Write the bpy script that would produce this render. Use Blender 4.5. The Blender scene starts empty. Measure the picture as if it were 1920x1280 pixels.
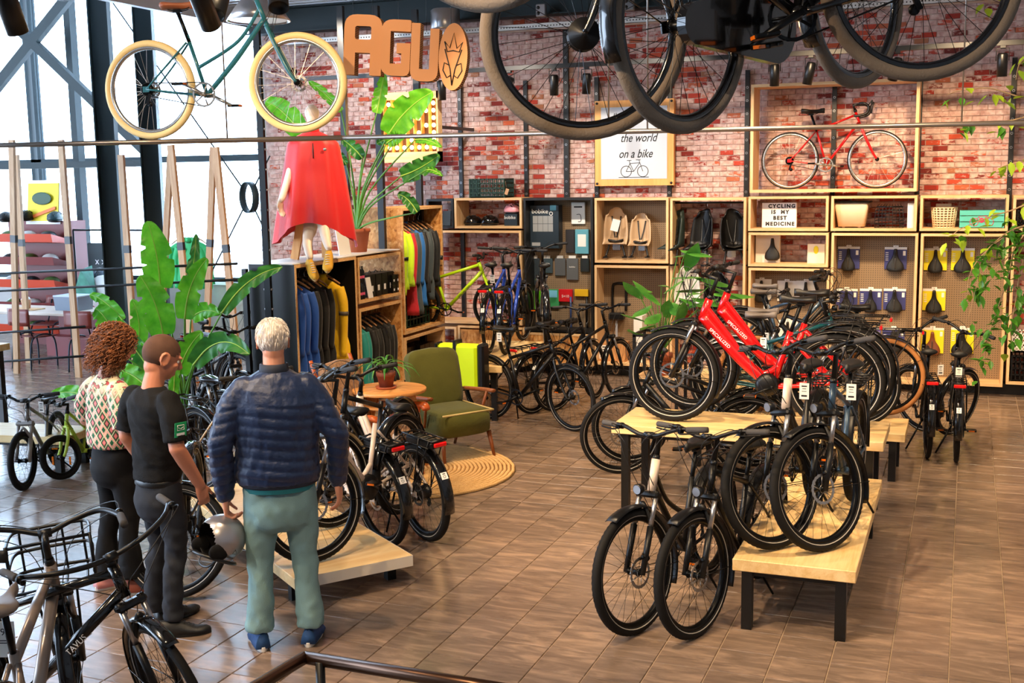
import bpy, math, random
from math import pi, sin, cos, radians as rad
from mathutils import Vector as V, Matrix as M, Quaternion
from mathutils import noise as mnoise
random.seed(7)
RND = random.Random(11)
SC = bpy.context.scene
COL = SC.collection
# ------------------------------------------------------------------ camera
FPX, CH = 2170.0, 2.6
def _cam_rot(yaw, pitch, roll):
    f = V((sin(yaw), cos(yaw), 0)); r = V((cos(yaw), -sin(yaw), 0)); u = V((0, 0, 1))
    f2 = f * cos(pitch) - u * sin(pitch); u2 = u * cos(pitch) + f * sin(pitch)
    r3 = r * cos(roll) + u2 * sin(roll); u3 = u2 * cos(roll) - r * sin(roll)
    return r3, u3, f2
CR, CU, CF = _cam_rot(rad(-21.505), rad(8.128), rad(-0.8756))
cam_d = bpy.data.cameras.new('camera'); cam = bpy.data.objects.new('camera', cam_d); COL.objects.link(cam)
cam.matrix_world = M(((CR.x, CU.x, -CF.x, 0), (CR.y, CU.y, -CF.y, 0), (CR.z, CU.z, -CF.z, CH), (0, 0, 0, 1)))
cam_d.sensor_width = 36; cam_d.lens = FPX / 1920 * 36; cam_d.clip_start = 0.05; cam_d.clip_end = 200
SC.camera = cam
def ray(x, y): return CR * ((x - 960) / FPX) - CU * ((y - 640) / FPX) + CF
def G(x, y, z=0.0):                      # point of the place seen at x,y lying at height z
    d = ray(x, y); return V((0, 0, CH)) + d * ((z - CH) / d.z)
def atY(x, y, Y): d = ray(x, y); return V((0, 0, CH)) + d * (Y / d.y)
def atX(x, y, X): d = ray(x, y); return V((0, 0, CH)) + d * (X / d.x)
# ------------------------------------------------------------------ view, world, sun
SC.view_settings.view_transform = 'Standard'; SC.view_settings.look = 'None'
SC.view_settings.gamma = 1; SC.view_settings.use_curve_mapping = False
SC.view_settings.exposure = 0.1
world = bpy.data.worlds.new('world'); SC.world = world; world.use_nodes = True
wn = world.node_tree.nodes; wn['Background'].inputs[0].default_value = (0.62, 0.78, 1.0, 1)
wn['Background'].inputs[1].default_value = 12.5
# ------------------------------------------------------------------ materials
MATS = {}
def lin(c):
    return tuple(((v / 255) / 12.92 if v / 255 <= 0.04045 else ((v / 255 + 0.055) / 1.055) ** 2.4) for v in c)
def new_mat(name):
    m = bpy.data.materials.new(name); m.use_nodes = True
    nt = m.node_tree; return m, nt, nt.nodes['Principled BSDF']
def mat(name, col=(128, 128, 128), rough=0.5, metal=0.0, bump=0.0, bscale=200, emit=0.0, trans=0.0, coat=0.0, alpha=1.0, var=0.0, vscale=8, sheen=0.0, emcol=None):
    if name in MATS: return MATS[name]
    m, nt, b = new_mat(name); c = lin(col)
    b.inputs['Base Color'].default_value = (*c, 1); b.inputs['Roughness'].default_value = rough
    b.inputs['Metallic'].default_value = metal
    b.inputs['Coat Weight'].default_value = coat
    b.inputs['Transmission Weight'].default_value = trans
    b.inputs['Alpha'].default_value = alpha
    b.inputs['Sheen Weight'].default_value = sheen; b.inputs['Specular IOR Level'].default_value = .25 if rough > .7 else .5
    if emit:
        ec = lin(emcol) if emcol else c
        b.inputs['Emission Color'].default_value = (*ec, 1); b.inputs['Emission Strength'].default_value = emit
    if var or bump:
        tc = nt.nodes.new('ShaderNodeTexCoord')
    if var:
        n = nt.nodes.new('ShaderNodeTexNoise'); n.inputs['Scale'].default_value = vscale; n.inputs['Detail'].default_value = 5
        nt.links.new(tc.outputs['Object'], n.inputs['Vector'])
        mx = nt.nodes.new('ShaderNodeMix'); mx.data_type = 'RGBA'
        mx.inputs[6].default_value = (*[v * (1 - var) for v in c], 1); mx.inputs[7].default_value = (*[min(1, v * (1 + var)) for v in c], 1)
        nt.links.new(n.outputs['Fac'], mx.inputs[0]); nt.links.new(mx.outputs[2], b.inputs['Base Color'])
    if bump:
        n2 = nt.nodes.new('ShaderNodeTexNoise'); n2.inputs['Scale'].default_value = bscale; n2.inputs['Detail'].default_value = 4
        nt.links.new(tc.outputs['Object'], n2.inputs['Vector'])
        bp = nt.nodes.new('ShaderNodeBump'); bp.inputs['Strength'].default_value = bump; bp.inputs['Distance'].default_value = 0.01
        nt.links.new(n2.outputs['Fac'], bp.inputs['Height']); nt.links.new(bp.outputs[0], b.inputs['Normal'])
    MATS[name] = m; return m
def ramp(nt, stops, interp='LINEAR'):
    r = nt.nodes.new('ShaderNodeValToRGB'); r.color_ramp.interpolation = interp
    e = r.color_ramp.elements
    while len(e) < len(stops): e.new(0.5)
    for i, (p, c) in enumerate(stops):
        e[i].position = p; e[i].color = (*lin(c), 1) if max(c) > 1 else (*c, 1)
    return r
def node(nt, t, **kw):
    n = nt.nodes.new(t)
    for k, v in kw.items():
        if k in ('operation', 'data_type', 'blend_type', 'feature', 'noise_dimensions', 'wave_type', 'bands_direction', 'distance', 'voronoi_dimensions'): setattr(n, k, v)
        else: n.inputs[k.replace('_', ' ')].default_value = v
    return n
def wood(name, c1, c2, axis=0, scale=6, rough=0.55, knots=False, use='Object', dist=3.0):
    if name in MATS: return MATS[name]
    m, nt, b = new_mat(name); L = nt.links.new
    tc = nt.nodes.new('ShaderNodeTexCoord'); mp = nt.nodes.new('ShaderNodeMapping')
    s = [scale * 3] * 3; s[axis] = scale * 0.22; mp.inputs['Scale'].default_value = s
    L(tc.outputs[use], mp.inputs[0])
    n = node(nt, 'ShaderNodeTexNoise', Scale=1.6, Detail=8, Distortion=dist * 0.25); L(mp.outputs[0], n.inputs['Vector'])
    w = nt.nodes.new('ShaderNodeTexNoise'); w.inputs['Scale'].default_value = 9; w.inputs['Detail'].default_value = 3
    L(mp.outputs[0], w.inputs['Vector'])
    ad = node(nt, 'ShaderNodeMath', operation='MULTIPLY_ADD'); ad.inputs[1].default_value = 0.35; L(w.outputs['Fac'], ad.inputs[0]); L(n.outputs['Fac'], ad.inputs[2])
    r = ramp(nt, [(0.42, c2), (0.62, tuple((a + b_) / 2 for a, b_ in zip(c1, c2))), (0.85, c1)]); L(ad.outputs[0], r.inputs[0])
    L(r.outputs[0], b.inputs['Base Color']); b.inputs['Roughness'].default_value = rough
    MATS[name] = m; return m
def osb(name='osb', tint=1.0):
    if name in MATS: return MATS[name]
    m, nt, b = new_mat(name); L = nt.links.new
    tc = nt.nodes.new('ShaderNodeTexCoord')
    outs = []
    for k, rot in enumerate(((0.3, 0.5, 0.4), (1.1, -0.7, 1.9))):
        mp = nt.nodes.new('ShaderNodeMapping'); mp.inputs['Rotation'].default_value = rot; mp.inputs['Scale'].default_value = (34, 9, 22)
        ns = node(nt, 'ShaderNodeTexNoise', Scale=5); L(tc.outputs['Object'], ns.inputs['Vector'])
        av = node(nt, 'ShaderNodeVectorMath', operation='MULTIPLY_ADD'); av.inputs[1].default_value = (.12, .12, .12)
        L(ns.outputs['Color'], av.inputs[0]); L(tc.outputs['Object'], av.inputs[2]); L(av.outputs[0], mp.inputs[0])
        v = nt.nodes.new('ShaderNodeTexVoronoi'); v.inputs['Scale'].default_value = 1.0; L(mp.outputs[0], v.inputs['Vector']); outs.append(v)
    mx = node(nt, 'ShaderNodeMath', operation='ADD'); L(outs[0].outputs['Color'], mx.inputs[0]); L(outs[1].outputs['Color'], mx.inputs[1])
    md = node(nt, 'ShaderNodeMath', operation='MULTIPLY'); md.inputs[1].default_value = 0.5; L(mx.outputs[0], md.inputs[0])
    r = ramp(nt, [(0.1, tuple(v * tint for v in (140, 82, 34))), (0.4, tuple(v * tint for v in (196, 134, 68))), (0.65, tuple(v * tint for v in (214, 156, 90))), (0.95, tuple(v * tint for v in (236, 192, 132)))]); L(md.outputs[0], r.inputs[0])
    L(r.outputs[0], b.inputs['Base Color']); b.inputs['Roughness'].default_value = 0.6
    MATS[name] = m; return m
# ------------------------------------------------------------------ mesh builder
def frame_from(d):
    d = d.normalized(); a = V((0, 0, 1)) if abs(d.z) < 0.9 else V((1, 0, 0))
    x = d.cross(a).normalized(); y = d.cross(x).normalized(); return x, y
def spline(pts, n=8, closed=False):
    P = [V(p) for p in pts]; out = []; N = len(P)
    if N < 3 and not closed: return P
    seg = N if closed else N - 1
    for i in range(seg):
        if closed: p0, p1, p2, p3 = P[i - 1], P[i], P[(i + 1) % N], P[(i + 2) % N]
        else: p0, p1, p2, p3 = P[max(i - 1, 0)], P[i], P[i + 1], P[min(i + 2, N - 1)]
        for k in range(n):
            t = k / n
            out.append(0.5 * ((2 * p1) + (p2 - p0) * t + (2 * p0 - 5 * p1 + 4 * p2 - p3) * t * t + (3 * p1 - p0 - 3 * p2 + p3) * t ** 3))
    if not closed: out.append(P[-1])
    return out
class MB:
    def __init__(s): s.v = []; s.f = []; s.mi = []; s.sm = []; s.cur = 0; s.X = None
    def add(s, vs, fs, smooth=False):
        o = len(s.v)
        if s.X is not None: vs = [s.X @ V(p) for p in vs]
        s.v.extend([tuple(p) for p in vs]); s.f.extend([tuple(i + o for i in f) for f in fs])
        s.mi.extend([s.cur] * len(fs)); s.sm.extend([smooth] * len(fs)); return s
    def box(s, c, size, rot=None, taper=1.0, bev=0.0):
        hx, hy, hz = [k / 2 for k in size]; c = V(c)
        if bev > 0:
            b = min(bev, hx * .9, hy * .9, hz * .9); vs = []
            for sx in (-1, 1):
                for sy in (-1, 1):
                    for sz in (-1, 1):
                        vs += [V((sx * (hx - b), sy * (hy - b), sz * hz)), V((sx * (hx - b), sy * hy, sz * (hz - b))), V((sx * hx, sy * (hy - b), sz * (hz - b)))]
            if rot: vs = [rot @ p for p in vs]
            vs = [p + c for p in vs]
            I = lambda a, b_, c_, k: ((a > 0) * 4 + (b_ > 0) * 2 + (c_ > 0)) * 3 + k
            fs = []
            for q in (-1, 1):
                fs.append([I(-1, -1, q, 0), I(1, -1, q, 0), I(1, 1, q, 0), I(-1, 1, q, 0)][::q])
                fs.append([I(-1, q, -1, 1), I(1, q, -1, 1), I(1, q, 1, 1), I(-1, q, 1, 1)][::-q])
                fs.append([I(q, -1, -1, 2), I(q, 1, -1, 2), I(q, 1, 1, 2), I(q, -1, 1, 2)][::q])
            for a in (-1, 1):
                for b_ in (-1, 1):
                    fs.append([I(-1, a, b_, 0), I(1, a, b_, 0), I(1, a, b_, 1), I(-1, a, b_, 1)][::(1 if a * b_ < 0 else -1)])
                    fs.append([I(a, -1, b_, 0), I(a, 1, b_, 0), I(a, 1, b_, 2), I(a, -1, b_, 2)][::(-1 if a * b_ < 0 else 1)])
                    fs.append([I(a, b_, -1, 1), I(a, b_, 1, 1), I(a, b_, 1, 2), I(a, b_, -1, 2)][::(1 if a * b_ < 0 else -1)])
                    for q in (-1, 1): fs.append([I(a, b_, q, 0), I(a, b_, q, 1), I(a, b_, q, 2)][::(-1 if a * b_ * q > 0 else 1)])
            return s.add(vs, fs)
        vs = []
        for sz in (-1, 1):
            t = taper if sz > 0 else 1
            for sx, sy in ((-1, -1), (1, -1), (1, 1), (-1, 1)):
                p = V((sx * hx * t, sy * hy * t, sz * hz)); vs.append((rot @ p if rot else p) + c)
        return s.add(vs, [(0, 3, 2, 1), (4, 5, 6, 7), (0, 1, 5, 4), (1, 2, 6, 5), (2, 3, 7, 6), (3, 0, 4, 7)])
    def bb(s, a, b): return s.box(tuple((p + q) / 2 for p, q in zip(a, b)), tuple(abs(q - p) for p, q in zip(a, b)))
    def tube(s, pts, r, n=8, closed=False, caps=True, flat=1.0, up=None, smooth=True):
        P = [V(p) for p in pts]; N = len(P)
        R = [r] * N if not isinstance(r, (list, tuple)) else list(r)
        if len(R) != N:
            R = [R[min(int(i / (N - 1) * (len(R) - 1)), len(R) - 2)] * (1 - (i / (N - 1) * (len(R) - 1)) % 1) + R[min(int(i / (N - 1) * (len(R) - 1)) + 1, len(R) - 1)] * ((i / (N - 1) * (len(R) - 1)) % 1) if i < N - 1 else R[-1] for i in range(N)]
        T = []
        for i in range(N):
            if closed: d = P[(i + 1) % N] - P[i - 1]
            else: d = P[min(i + 1, N - 1)] - P[max(i - 1, 0)]
            T.append(d.normalized() if d.length > 1e-9 else V((0, 0, 1)))
        x, y = frame_from(T[0])
        if up is not None:
            x = (V(up) - T[0] * V(up).dot(T[0])).normalized(); y = T[0].cross(x)
        vs = []; fs = []
        for i in range(N):
            if i:
                x = (x - T[i] * x.dot(T[i])); x = x.normalized() if x.length > 1e-6 else frame_from(T[i])[0]; y = T[i].cross(x)
            for k in range(n):
                a = 2 * pi * k / n; vs.append(P[i] + (x * cos(a) * flat + y * sin(a)) * R[i])
        for i in range(N if closed else N - 1):
            j = (i + 1) % N
            for k in range(n): fs.append((i * n + k, i * n + (k + 1) % n, j * n + (k + 1) % n, j * n + k))
        if caps and not closed: fs.append(tuple(range(n))[::-1]); fs.append(tuple((N - 1) * n + k for k in range(n)))
        return s.add(vs, fs, smooth)
    def rod(s, a, b, r, n=8, r2=None): return s.tube([a, b], [r, r if r2 is None else r2], n)
    def lathe(s, prof, n=24, c=(0, 0, 0), axis='z', closed=False, smooth=True, mod=None):
        vs = []; fs = []; m = len(prof)
        for i in range(n):
            a = 2 * pi * i / n
            for k, (r, z) in enumerate(prof):
                rr = r + (mod(i, k) if mod else 0)
                p = V((rr * cos(a), rr * sin(a), z))
                if axis == 'y': p = V((p.x, p.z, p.y))
                elif axis == 'x': p = V((p.z, p.x, p.y))
                vs.append(p + V(c))
        for i in range(n):
            j = (i + 1) % n
            for k in range(m if closed else m - 1):
                q = (k + 1) % m
                f = (i * m + k, j * m + k, j * m + q, i * m + q)
                fs.append(f if axis != 'y' else f[::-1])
        return s.add(vs, fs, smooth)
    def prism(s, poly, t, X=None, smooth=False):     # 2-D outline (x,z) given thickness t along y
        n = len(poly); vs = [V((p[0], -t / 2, p[1])) for p in poly] + [V((p[0], t / 2, p[1])) for p in poly]
        if X is not None: vs = [X @ p for p in vs]
        fs = [tuple(range(n)), tuple(range(2 * n - 1, n - 1, -1))] + [(i, i + n, (i + 1) % n + n, (i + 1) % n) for i in range(n)]
        return s.add(vs, fs, smooth)
    def ell(s, c, R, nu=16, nv=10, rot=None, smooth=True, fn=None):
        vs = [V((0, 0, -R[2]))]; fs = []
        for j in range(1, nv):
            t = -pi / 2 + pi * j / nv
            for i in range(nu):
                a = 2 * pi * i / nu; vs.append(V((R[0] * cos(t) * cos(a), R[1] * cos(t) * sin(a), R[2] * sin(t))))
        vs.append(V((0, 0, R[2])))
        if fn: vs = [fn(p) for p in vs]
        if rot: vs = [rot @ p for p in vs]
        vs = [p + V(c) for p in vs]
        for i in range(nu): fs.append((0, 1 + (i + 1) % nu, 1 + i))
        for j in range(nv - 2):
            for i in range(nu):
                a = 1 + j * nu; b = a + nu; fs.append((a + i, a + (i + 1) % nu, b + (i + 1) % nu, b + i))
        l = 1 + (nv - 2) * nu
        for i in range(nu): fs.append((l + i, l + (i + 1) % nu, len(vs) - 1))
        return s.add(vs, fs, smooth)
    def loft(s, rings, caps=True, closed=True, smooth=True):
        n = len(rings[0]); vs = [p for r in rings for p in r]; fs = []
        for i in range(len(rings) - 1):
            for k in range(n if closed else n - 1):
                q = (k + 1) % n; fs.append((i * n + k, i * n + q, (i + 1) * n + q, (i + 1) * n + k))
        if caps and closed: fs.append(tuple(range(n))[::-1]); fs.append(tuple((len(rings) - 1) * n + k for k in range(n)))
        return s.add(vs, fs, smooth)
    def grid(s, fn, nu, nv, smooth=True, thick=0.0):
        vs = [V(fn(i / nu, j / nv)) for j in range(nv + 1) for i in range(nu + 1)]; fs = []
        for j in range(nv):
            for i in range(nu): a = j * (nu + 1) + i; fs.append((a, a + 1, a + nu + 2, a + nu + 1))
        if thick:
            N = len(vs); nr = [V((0, 0, 0)) for _ in vs]
            for f in fs:
                q = (vs[f[2]] - vs[f[0]]).cross(vs[f[3]] - vs[f[1]])
                for i in f: nr[i] += q
            vs = vs + [p - (n_.normalized() if n_.length > 0 else n_) * thick for p, n_ in zip(vs, nr)]
            fs = fs + [tuple(i + N for i in f[::-1]) for f in fs]
            for i in range(nu): a = i; fs.append((a + 1, a, a + N, a + 1 + N)); a = nv * (nu + 1) + i; fs.append((a, a + 1, a + 1 + N, a + N))
            for j in range(nv): a = j * (nu + 1); fs.append((a, a + nu + 1, a + nu + 1 + N, a + N)); a += nu; fs.append((a + nu + 1, a, a + N, a + nu + 1 + N))
        return s.add(vs, fs, smooth)
    def mesh(s, name, mats):
        me = bpy.data.meshes.new(name); me.from_pydata(s.v, [], s.f)
        if not isinstance(mats, (list, tuple)): mats = [mats]
        for m in mats: me.materials.append(m)
        me.polygons.foreach_set('material_index', s.mi); me.polygons.foreach_set('use_smooth', s.sm); me.update(); return me
KID = {}
def obj(name, data, parent=None, label=None, X=None, kind=None, loc=None, rotz=None):
    o = bpy.data.objects.new(name, data); COL.objects.link(o)
    if parent is not None: o.parent = parent; KID.setdefault(parent.name, []).append(o)
    if X is not None: o.matrix_local = X
    if loc is not None: o.location = loc
    if rotz is not None: o.rotation_euler = (0, 0, rotz)
    if label: o['label'] = label
    if kind: o['kind'] = kind
    return o
def part(name, mb, m, parent=None, label=None, kind=None, X=None): return obj(name, mb.mesh(name, m), parent, label, X, kind)
def tag(o, label, cat, group=None, kind=None):
    o['label'] = label; o['category'] = cat
    if group: o['group'] = group
    if kind: o['kind'] = kind
    return o
def thing(name, label, cat, loc=(0, 0, 0), rz=0.0, group=None, X=None):
    o = obj(name, None); o.empty_display_size = 0.1
    if X is not None: o.matrix_world = X
    else: o.location = loc; o.rotation_euler = (0, 0, rz)
    return tag(o, label, cat, group)
def kids(o): return KID.get(o.name, [])
def copy_tree(o, parent=None):
    c = o.copy(); COL.objects.link(c)
    if parent is not None: c.parent = parent; KID.setdefault(parent.name, []).append(c)
    for ch in kids(o): copy_tree(ch, c)
    return c
def TR(x, y, z): return M.Translation((x, y, z))
def RZ(a): return M.Rotation(a, 4, 'Z')
def RX(a): return M.Rotation(a, 4, 'X')
def RY(a): return M.Rotation(a, 4, 'Y')
def text(name, body, size, m, parent=None, X=None, ext=0.0005, align='CENTER', shear=0.0, sx=1.0, space=1.0, label=None, bold=0.0):
    c = bpy.data.curves.new(name, 'FONT'); c.body = body; c.size = size; c.extrude = ext; c.align_x = align; c.align_y = 'CENTER'; c.shear = shear
    c.space_character = space; c.offset = bold; c.resolution_u = 3
    c.materials.append(m); t_ = bpy.data.objects.new('t', c); me = bpy.data.meshes.new_from_object(t_); bpy.data.objects.remove(t_); bpy.data.curves.remove(c); me.name = name
    if not me.materials: me.materials.append(m)
    o = bpy.data.objects.new(name, me); COL.objects.link(o); o['kind'] = 'stuff'
    if parent is not None: o.parent = parent; KID.setdefault(parent.name, []).append(o)
    if X is not None: o.matrix_local = X @ M.Diagonal((sx, 1, 1, 1))
    if label: o['label'] = label
    return o
FRONT = RX(pi / 2)                     # text lying in the XZ plane, read from -Y
BLK = mat('black_paint', (12, 12, 13), 0.4); STEEL = mat('dark_steel', (20, 22, 24), 0.45, 0.6)
CHROME = mat('chrome', (200, 200, 205), 0.22, 1.0); RUBBER = mat('rubber', (19, 18, 18), 0.75, bump=.15, bscale=300)
WHITE = mat('white_print', (240, 240, 240), 0.6); INK = mat('black_print', (20, 20, 22), 0.6)
PLY = wood('plywood', (232, 196, 148), (206, 160, 106), 0, 5); PLYV = wood('plywood_upright', (232, 196, 148), (206, 160, 106), 2, 5)
PLYE = wood('plywood_edge', (236, 196, 140), (205, 150, 92), 0, 10)
TABLEW = wood('pale_table_wood', (236, 206, 152), (212, 170, 108), 0, 4, 0.42)
OSB = osb(); TERRA = mat('terracotta', (186, 104, 72), 0.8, bump=.2, bscale=60, var=.15)
# ================================================================== unseen spots: shop lighting plus lamps added to brighten hanging bikes and letters
def spot(loc, target, power, ang=60, col=(1.0, 0.78, 0.52), size=0.05, blend=0.5):
    d = bpy.data.lights.new('unseen_spot', 'SPOT'); d.energy = power; d.spot_size = rad(ang); d.spot_blend = blend
    d.color = col; d.shadow_soft_size = size
    o = bpy.data.objects.new('unseen_spot', d); COL.objects.link(o); o.location = loc
    o.rotation_euler = (V(target) - V(loc)).to_track_quat('-Z', 'Y').to_euler(); return o
WARM = (1.0, 0.71, 0.42); NEUT = (1.0, 0.86, 0.70)
for loc, tgt, p, a, c in [
    ((-2.6, 4.0, 4.6), (-0.6, 8.0, 0.4), 820, 62, WARM), ((-1.6, 7.2, 4.6), (0.2, 9.6, 0), 560, 70, WARM),
    ((-3.4, 6.2, 4.6), (-1.6, 8.6, 0.5), 520, 60, WARM), ((0.6, 5.6, 4.6), (0.1, 8.4, 0), 560, 70, WARM),
    ((-3.6, 9.8, 4.6), (-3.9, 11.2, 0), 560, 70, WARM), ((-5.0, 7.6, 4.6), (-4.2, 9.0, 0), 460, 66, WARM),
    ((-3.4, 4.6, 4.6), (-3.9, 6.6, 0), 420, 66, WARM), ((-1.6, 11.6, 4.4), (-1.5, 14.2, 1.3), 560, 76, WARM),
    ((0.0, 11.8, 4.4), (0.0, 14.4, 1.4), 560, 76, WARM), ((-3.4, 11.8, 4.4), (-3.4, 14.3, 1.3), 420, 80, NEUT),
    ((-5.4, 11.8, 4.4), (-5.4, 14.3, 1.6), 360, 80, NEUT), ((-4.6, 10.6, 4.4), (-6.5, 12.0, 1.0), 420, 70, WARM),
    ((-7.4, 12.2, 4.5), (-7.6, 14.6, 2.9), 260, 80, NEUT), ((-1.0, 9.2, 4.5), (-1.0, 11.6, .4), 420, 70, WARM),
    ((-2.6, 1.5, 4.6), (-1.5, 5.5, 0.0), 420, 76, WARM), ((-5.2, 3.4, 4.7), (-4.6, 6.0, 0.8), 240, 80, NEUT),
    ((0.8, 9.6, 4.5), (1.1, 12.4, .8), 260, 80, WARM), ((-6.4, 3.5, 4.4), (-4.6, 5.4, 2.4), 240, 60, WARM), ((-3.0, 2.2, 4.4), (-1.2, 5.4, 3.0), 160, 70, WARM), ((-1.7, 1.0, 4.7), (-.8, 4.2, 2.9), 330, 70, NEUT), ((-4.4, 4.4, 4.7), (-4.9, 7.1, 3.2), 330, 60, WARM), ((-2.6, 4.6, 4.7), (-3.8, 7.6, 3.7), 260, 50, WARM), ((-5.4, 2.6, 4.7), (-3.6, 4.2, 1.0), 300, 60, WARM), ((-6.4, 8.2, 4.8), (-7.4, 10.6, 2.9), 420, 50, NEUT)]:  # several here are added lamps aimed at the dark hanging bikes and cardboard letters
    spot(loc, tgt, p * 0.95, a, c)
# ================================================================== floor
TS, TX0, TY0 = 0.2965, -0.0045, 6.672
def tile_material():
    m, nt, b = new_mat('floor_tile'); L = nt.links.new
    g = nt.nodes.new('ShaderNodeNewGeometry'); tc = g.outputs['Position']
    mp = nt.nodes.new('ShaderNodeMapping'); mp.inputs['Scale'].default_value = (1 / TS, 1 / TS, 1); mp.inputs['Location'].default_value = (-TX0 / TS, -TY0 / TS, 0); L(tc, mp.inputs[0])
    fl = node(nt, 'ShaderNodeVectorMath', operation='FLOOR'); L(mp.outputs[0], fl.inputs[0])
    sp = nt.nodes.new('ShaderNodeSeparateXYZ'); L(fl.outputs[0], sp.inputs[0])
    cb = nt.nodes.new('ShaderNodeCombineXYZ'); L(sp.outputs[0], cb.inputs[0]); L(sp.outputs[1], cb.inputs[1])
    wn_ = nt.nodes.new('ShaderNodeTexWhiteNoise'); wn_.noise_dimensions = '2D'; L(cb.outputs[0], wn_.inputs[0])
    sc = node(nt, 'ShaderNodeVectorMath', operation='MULTIPLY_ADD'); sc.inputs[1].default_value = (7, 7, 7); L(wn_.outputs['Color'], sc.inputs[0])
    m2 = nt.nodes.new('ShaderNodeMapping'); m2.inputs['Scale'].default_value = (2.2, 9, 1); L(tc, m2.inputs[0]); L(m2.outputs[0], sc.inputs[2])
    n = node(nt, 'ShaderNodeTexNoise', Scale=1.5, Detail=9, Roughness=0.62, Distortion=0.6); L(sc.outputs[0], n.inputs['Vector'])
    md = node(nt, 'ShaderNodeMath', operation='MULTIPLY_ADD'); md.inputs[1].default_value = 0.10; L(wn_.outputs['Value'], md.inputs[0]); L(n.outputs['Fac'], md.inputs[2])
    r = ramp(nt, [(0.32, (96, 82, 72)), (0.55, (124, 105, 91)), (0.85, (172, 145, 124))]); L(md.outputs[0], r.inputs[0]); L(r.outputs[0], b.inputs['Base Color'])
    rr = node(nt, 'ShaderNodeMapRange'); rr.inputs[3].default_value = 0.14; rr.inputs[4].default_value = 0.32; L(n.outputs['Fac'], rr.inputs[0]); L(rr.outputs[0], b.inputs['Roughness'])
    b.inputs['Specular IOR Level'].default_value = 0.5
    return m
TILE = tile_material(); GROUT = mat('grout', (158, 138, 116), 0.8, var=.12, vscale=30)
FX0, FX1, FY0, FY1 = -20.0, 4.0, 1.0, 18.5
fb = MB().box(((FX0 + FX1) / 2, (FY0 + FY1) / 2, -0.06), (FX1 - FX0, FY1 - FY0, 0.108)); floor = part('floor', fb, GROUT, kind='structure')
def tilemesh():
    h = TS / 2 - 0.0022; e = 0.003; mb = MB()
    mb.add([(-h, -h, -.006), (h, -h, -.006), (h, h, -.006), (-h, h, -.006), (-h + e, -h + e, 0), (h - e, -h + e, 0), (h - e, h - e, 0), (-h + e, h - e, 0)],
           [(4, 5, 6, 7), (0, 1, 5, 4), (1, 2, 6, 5), (2, 3, 7, 6), (3, 0, 4, 7)]); return mb
tm = tilemesh(); tme = tm.mesh('tile', TILE)
cells = []
i0, i1 = int((FX0 - TX0) / TS) + 1, int((FX1 - TX0) / TS) - 1; j0, j1 = int((FY0 - TY0) / TS), int((FY1 - TY0) / TS) - 1
for i in range(i0, i1):
    for j in range(j0, j1):
        c = V((TX0 + (i + .5) * TS, TY0 + (j + .5) * TS, 0)); d = c - V((0, 0, CH)); z = d.dot(CF)
        ok = z > 0.5 and abs(d.dot(CR) / z * FPX) < 980 and abs(d.dot(CU) / z * FPX) < 660
        # open floor first: right of the plinth, in front of the wall boxes
        hidden = (-2.5 < c.x < -0.5 and 8.4 < c.y < 9.3) or (-1.2 < c.x < -.5 and 6.4 < c.y < 8.6)
        cells.append(((0 if ok and not hidden else 1), d.length, i, j, c))
cells.sort(key=lambda q: q[:2])
rest = MB()
for k, (ok, _, i, j, c) in enumerate(cells):
    c.z = RND.uniform(-.0004, .0004)
    if k < 300: obj('tile', tme, floor, loc=c)
    else:
        o = len(rest.v); rest.v.extend([(p[0] + c.x, p[1] + c.y, p[2]) for p in tm.v]); rest.f.extend([tuple(q + o for q in f) for f in tm.f]); rest.mi.extend([0] * 5); rest.sm.extend([False] * 5)
part('floor_tiles', rest, TILE, floor, kind='stuff')
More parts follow.
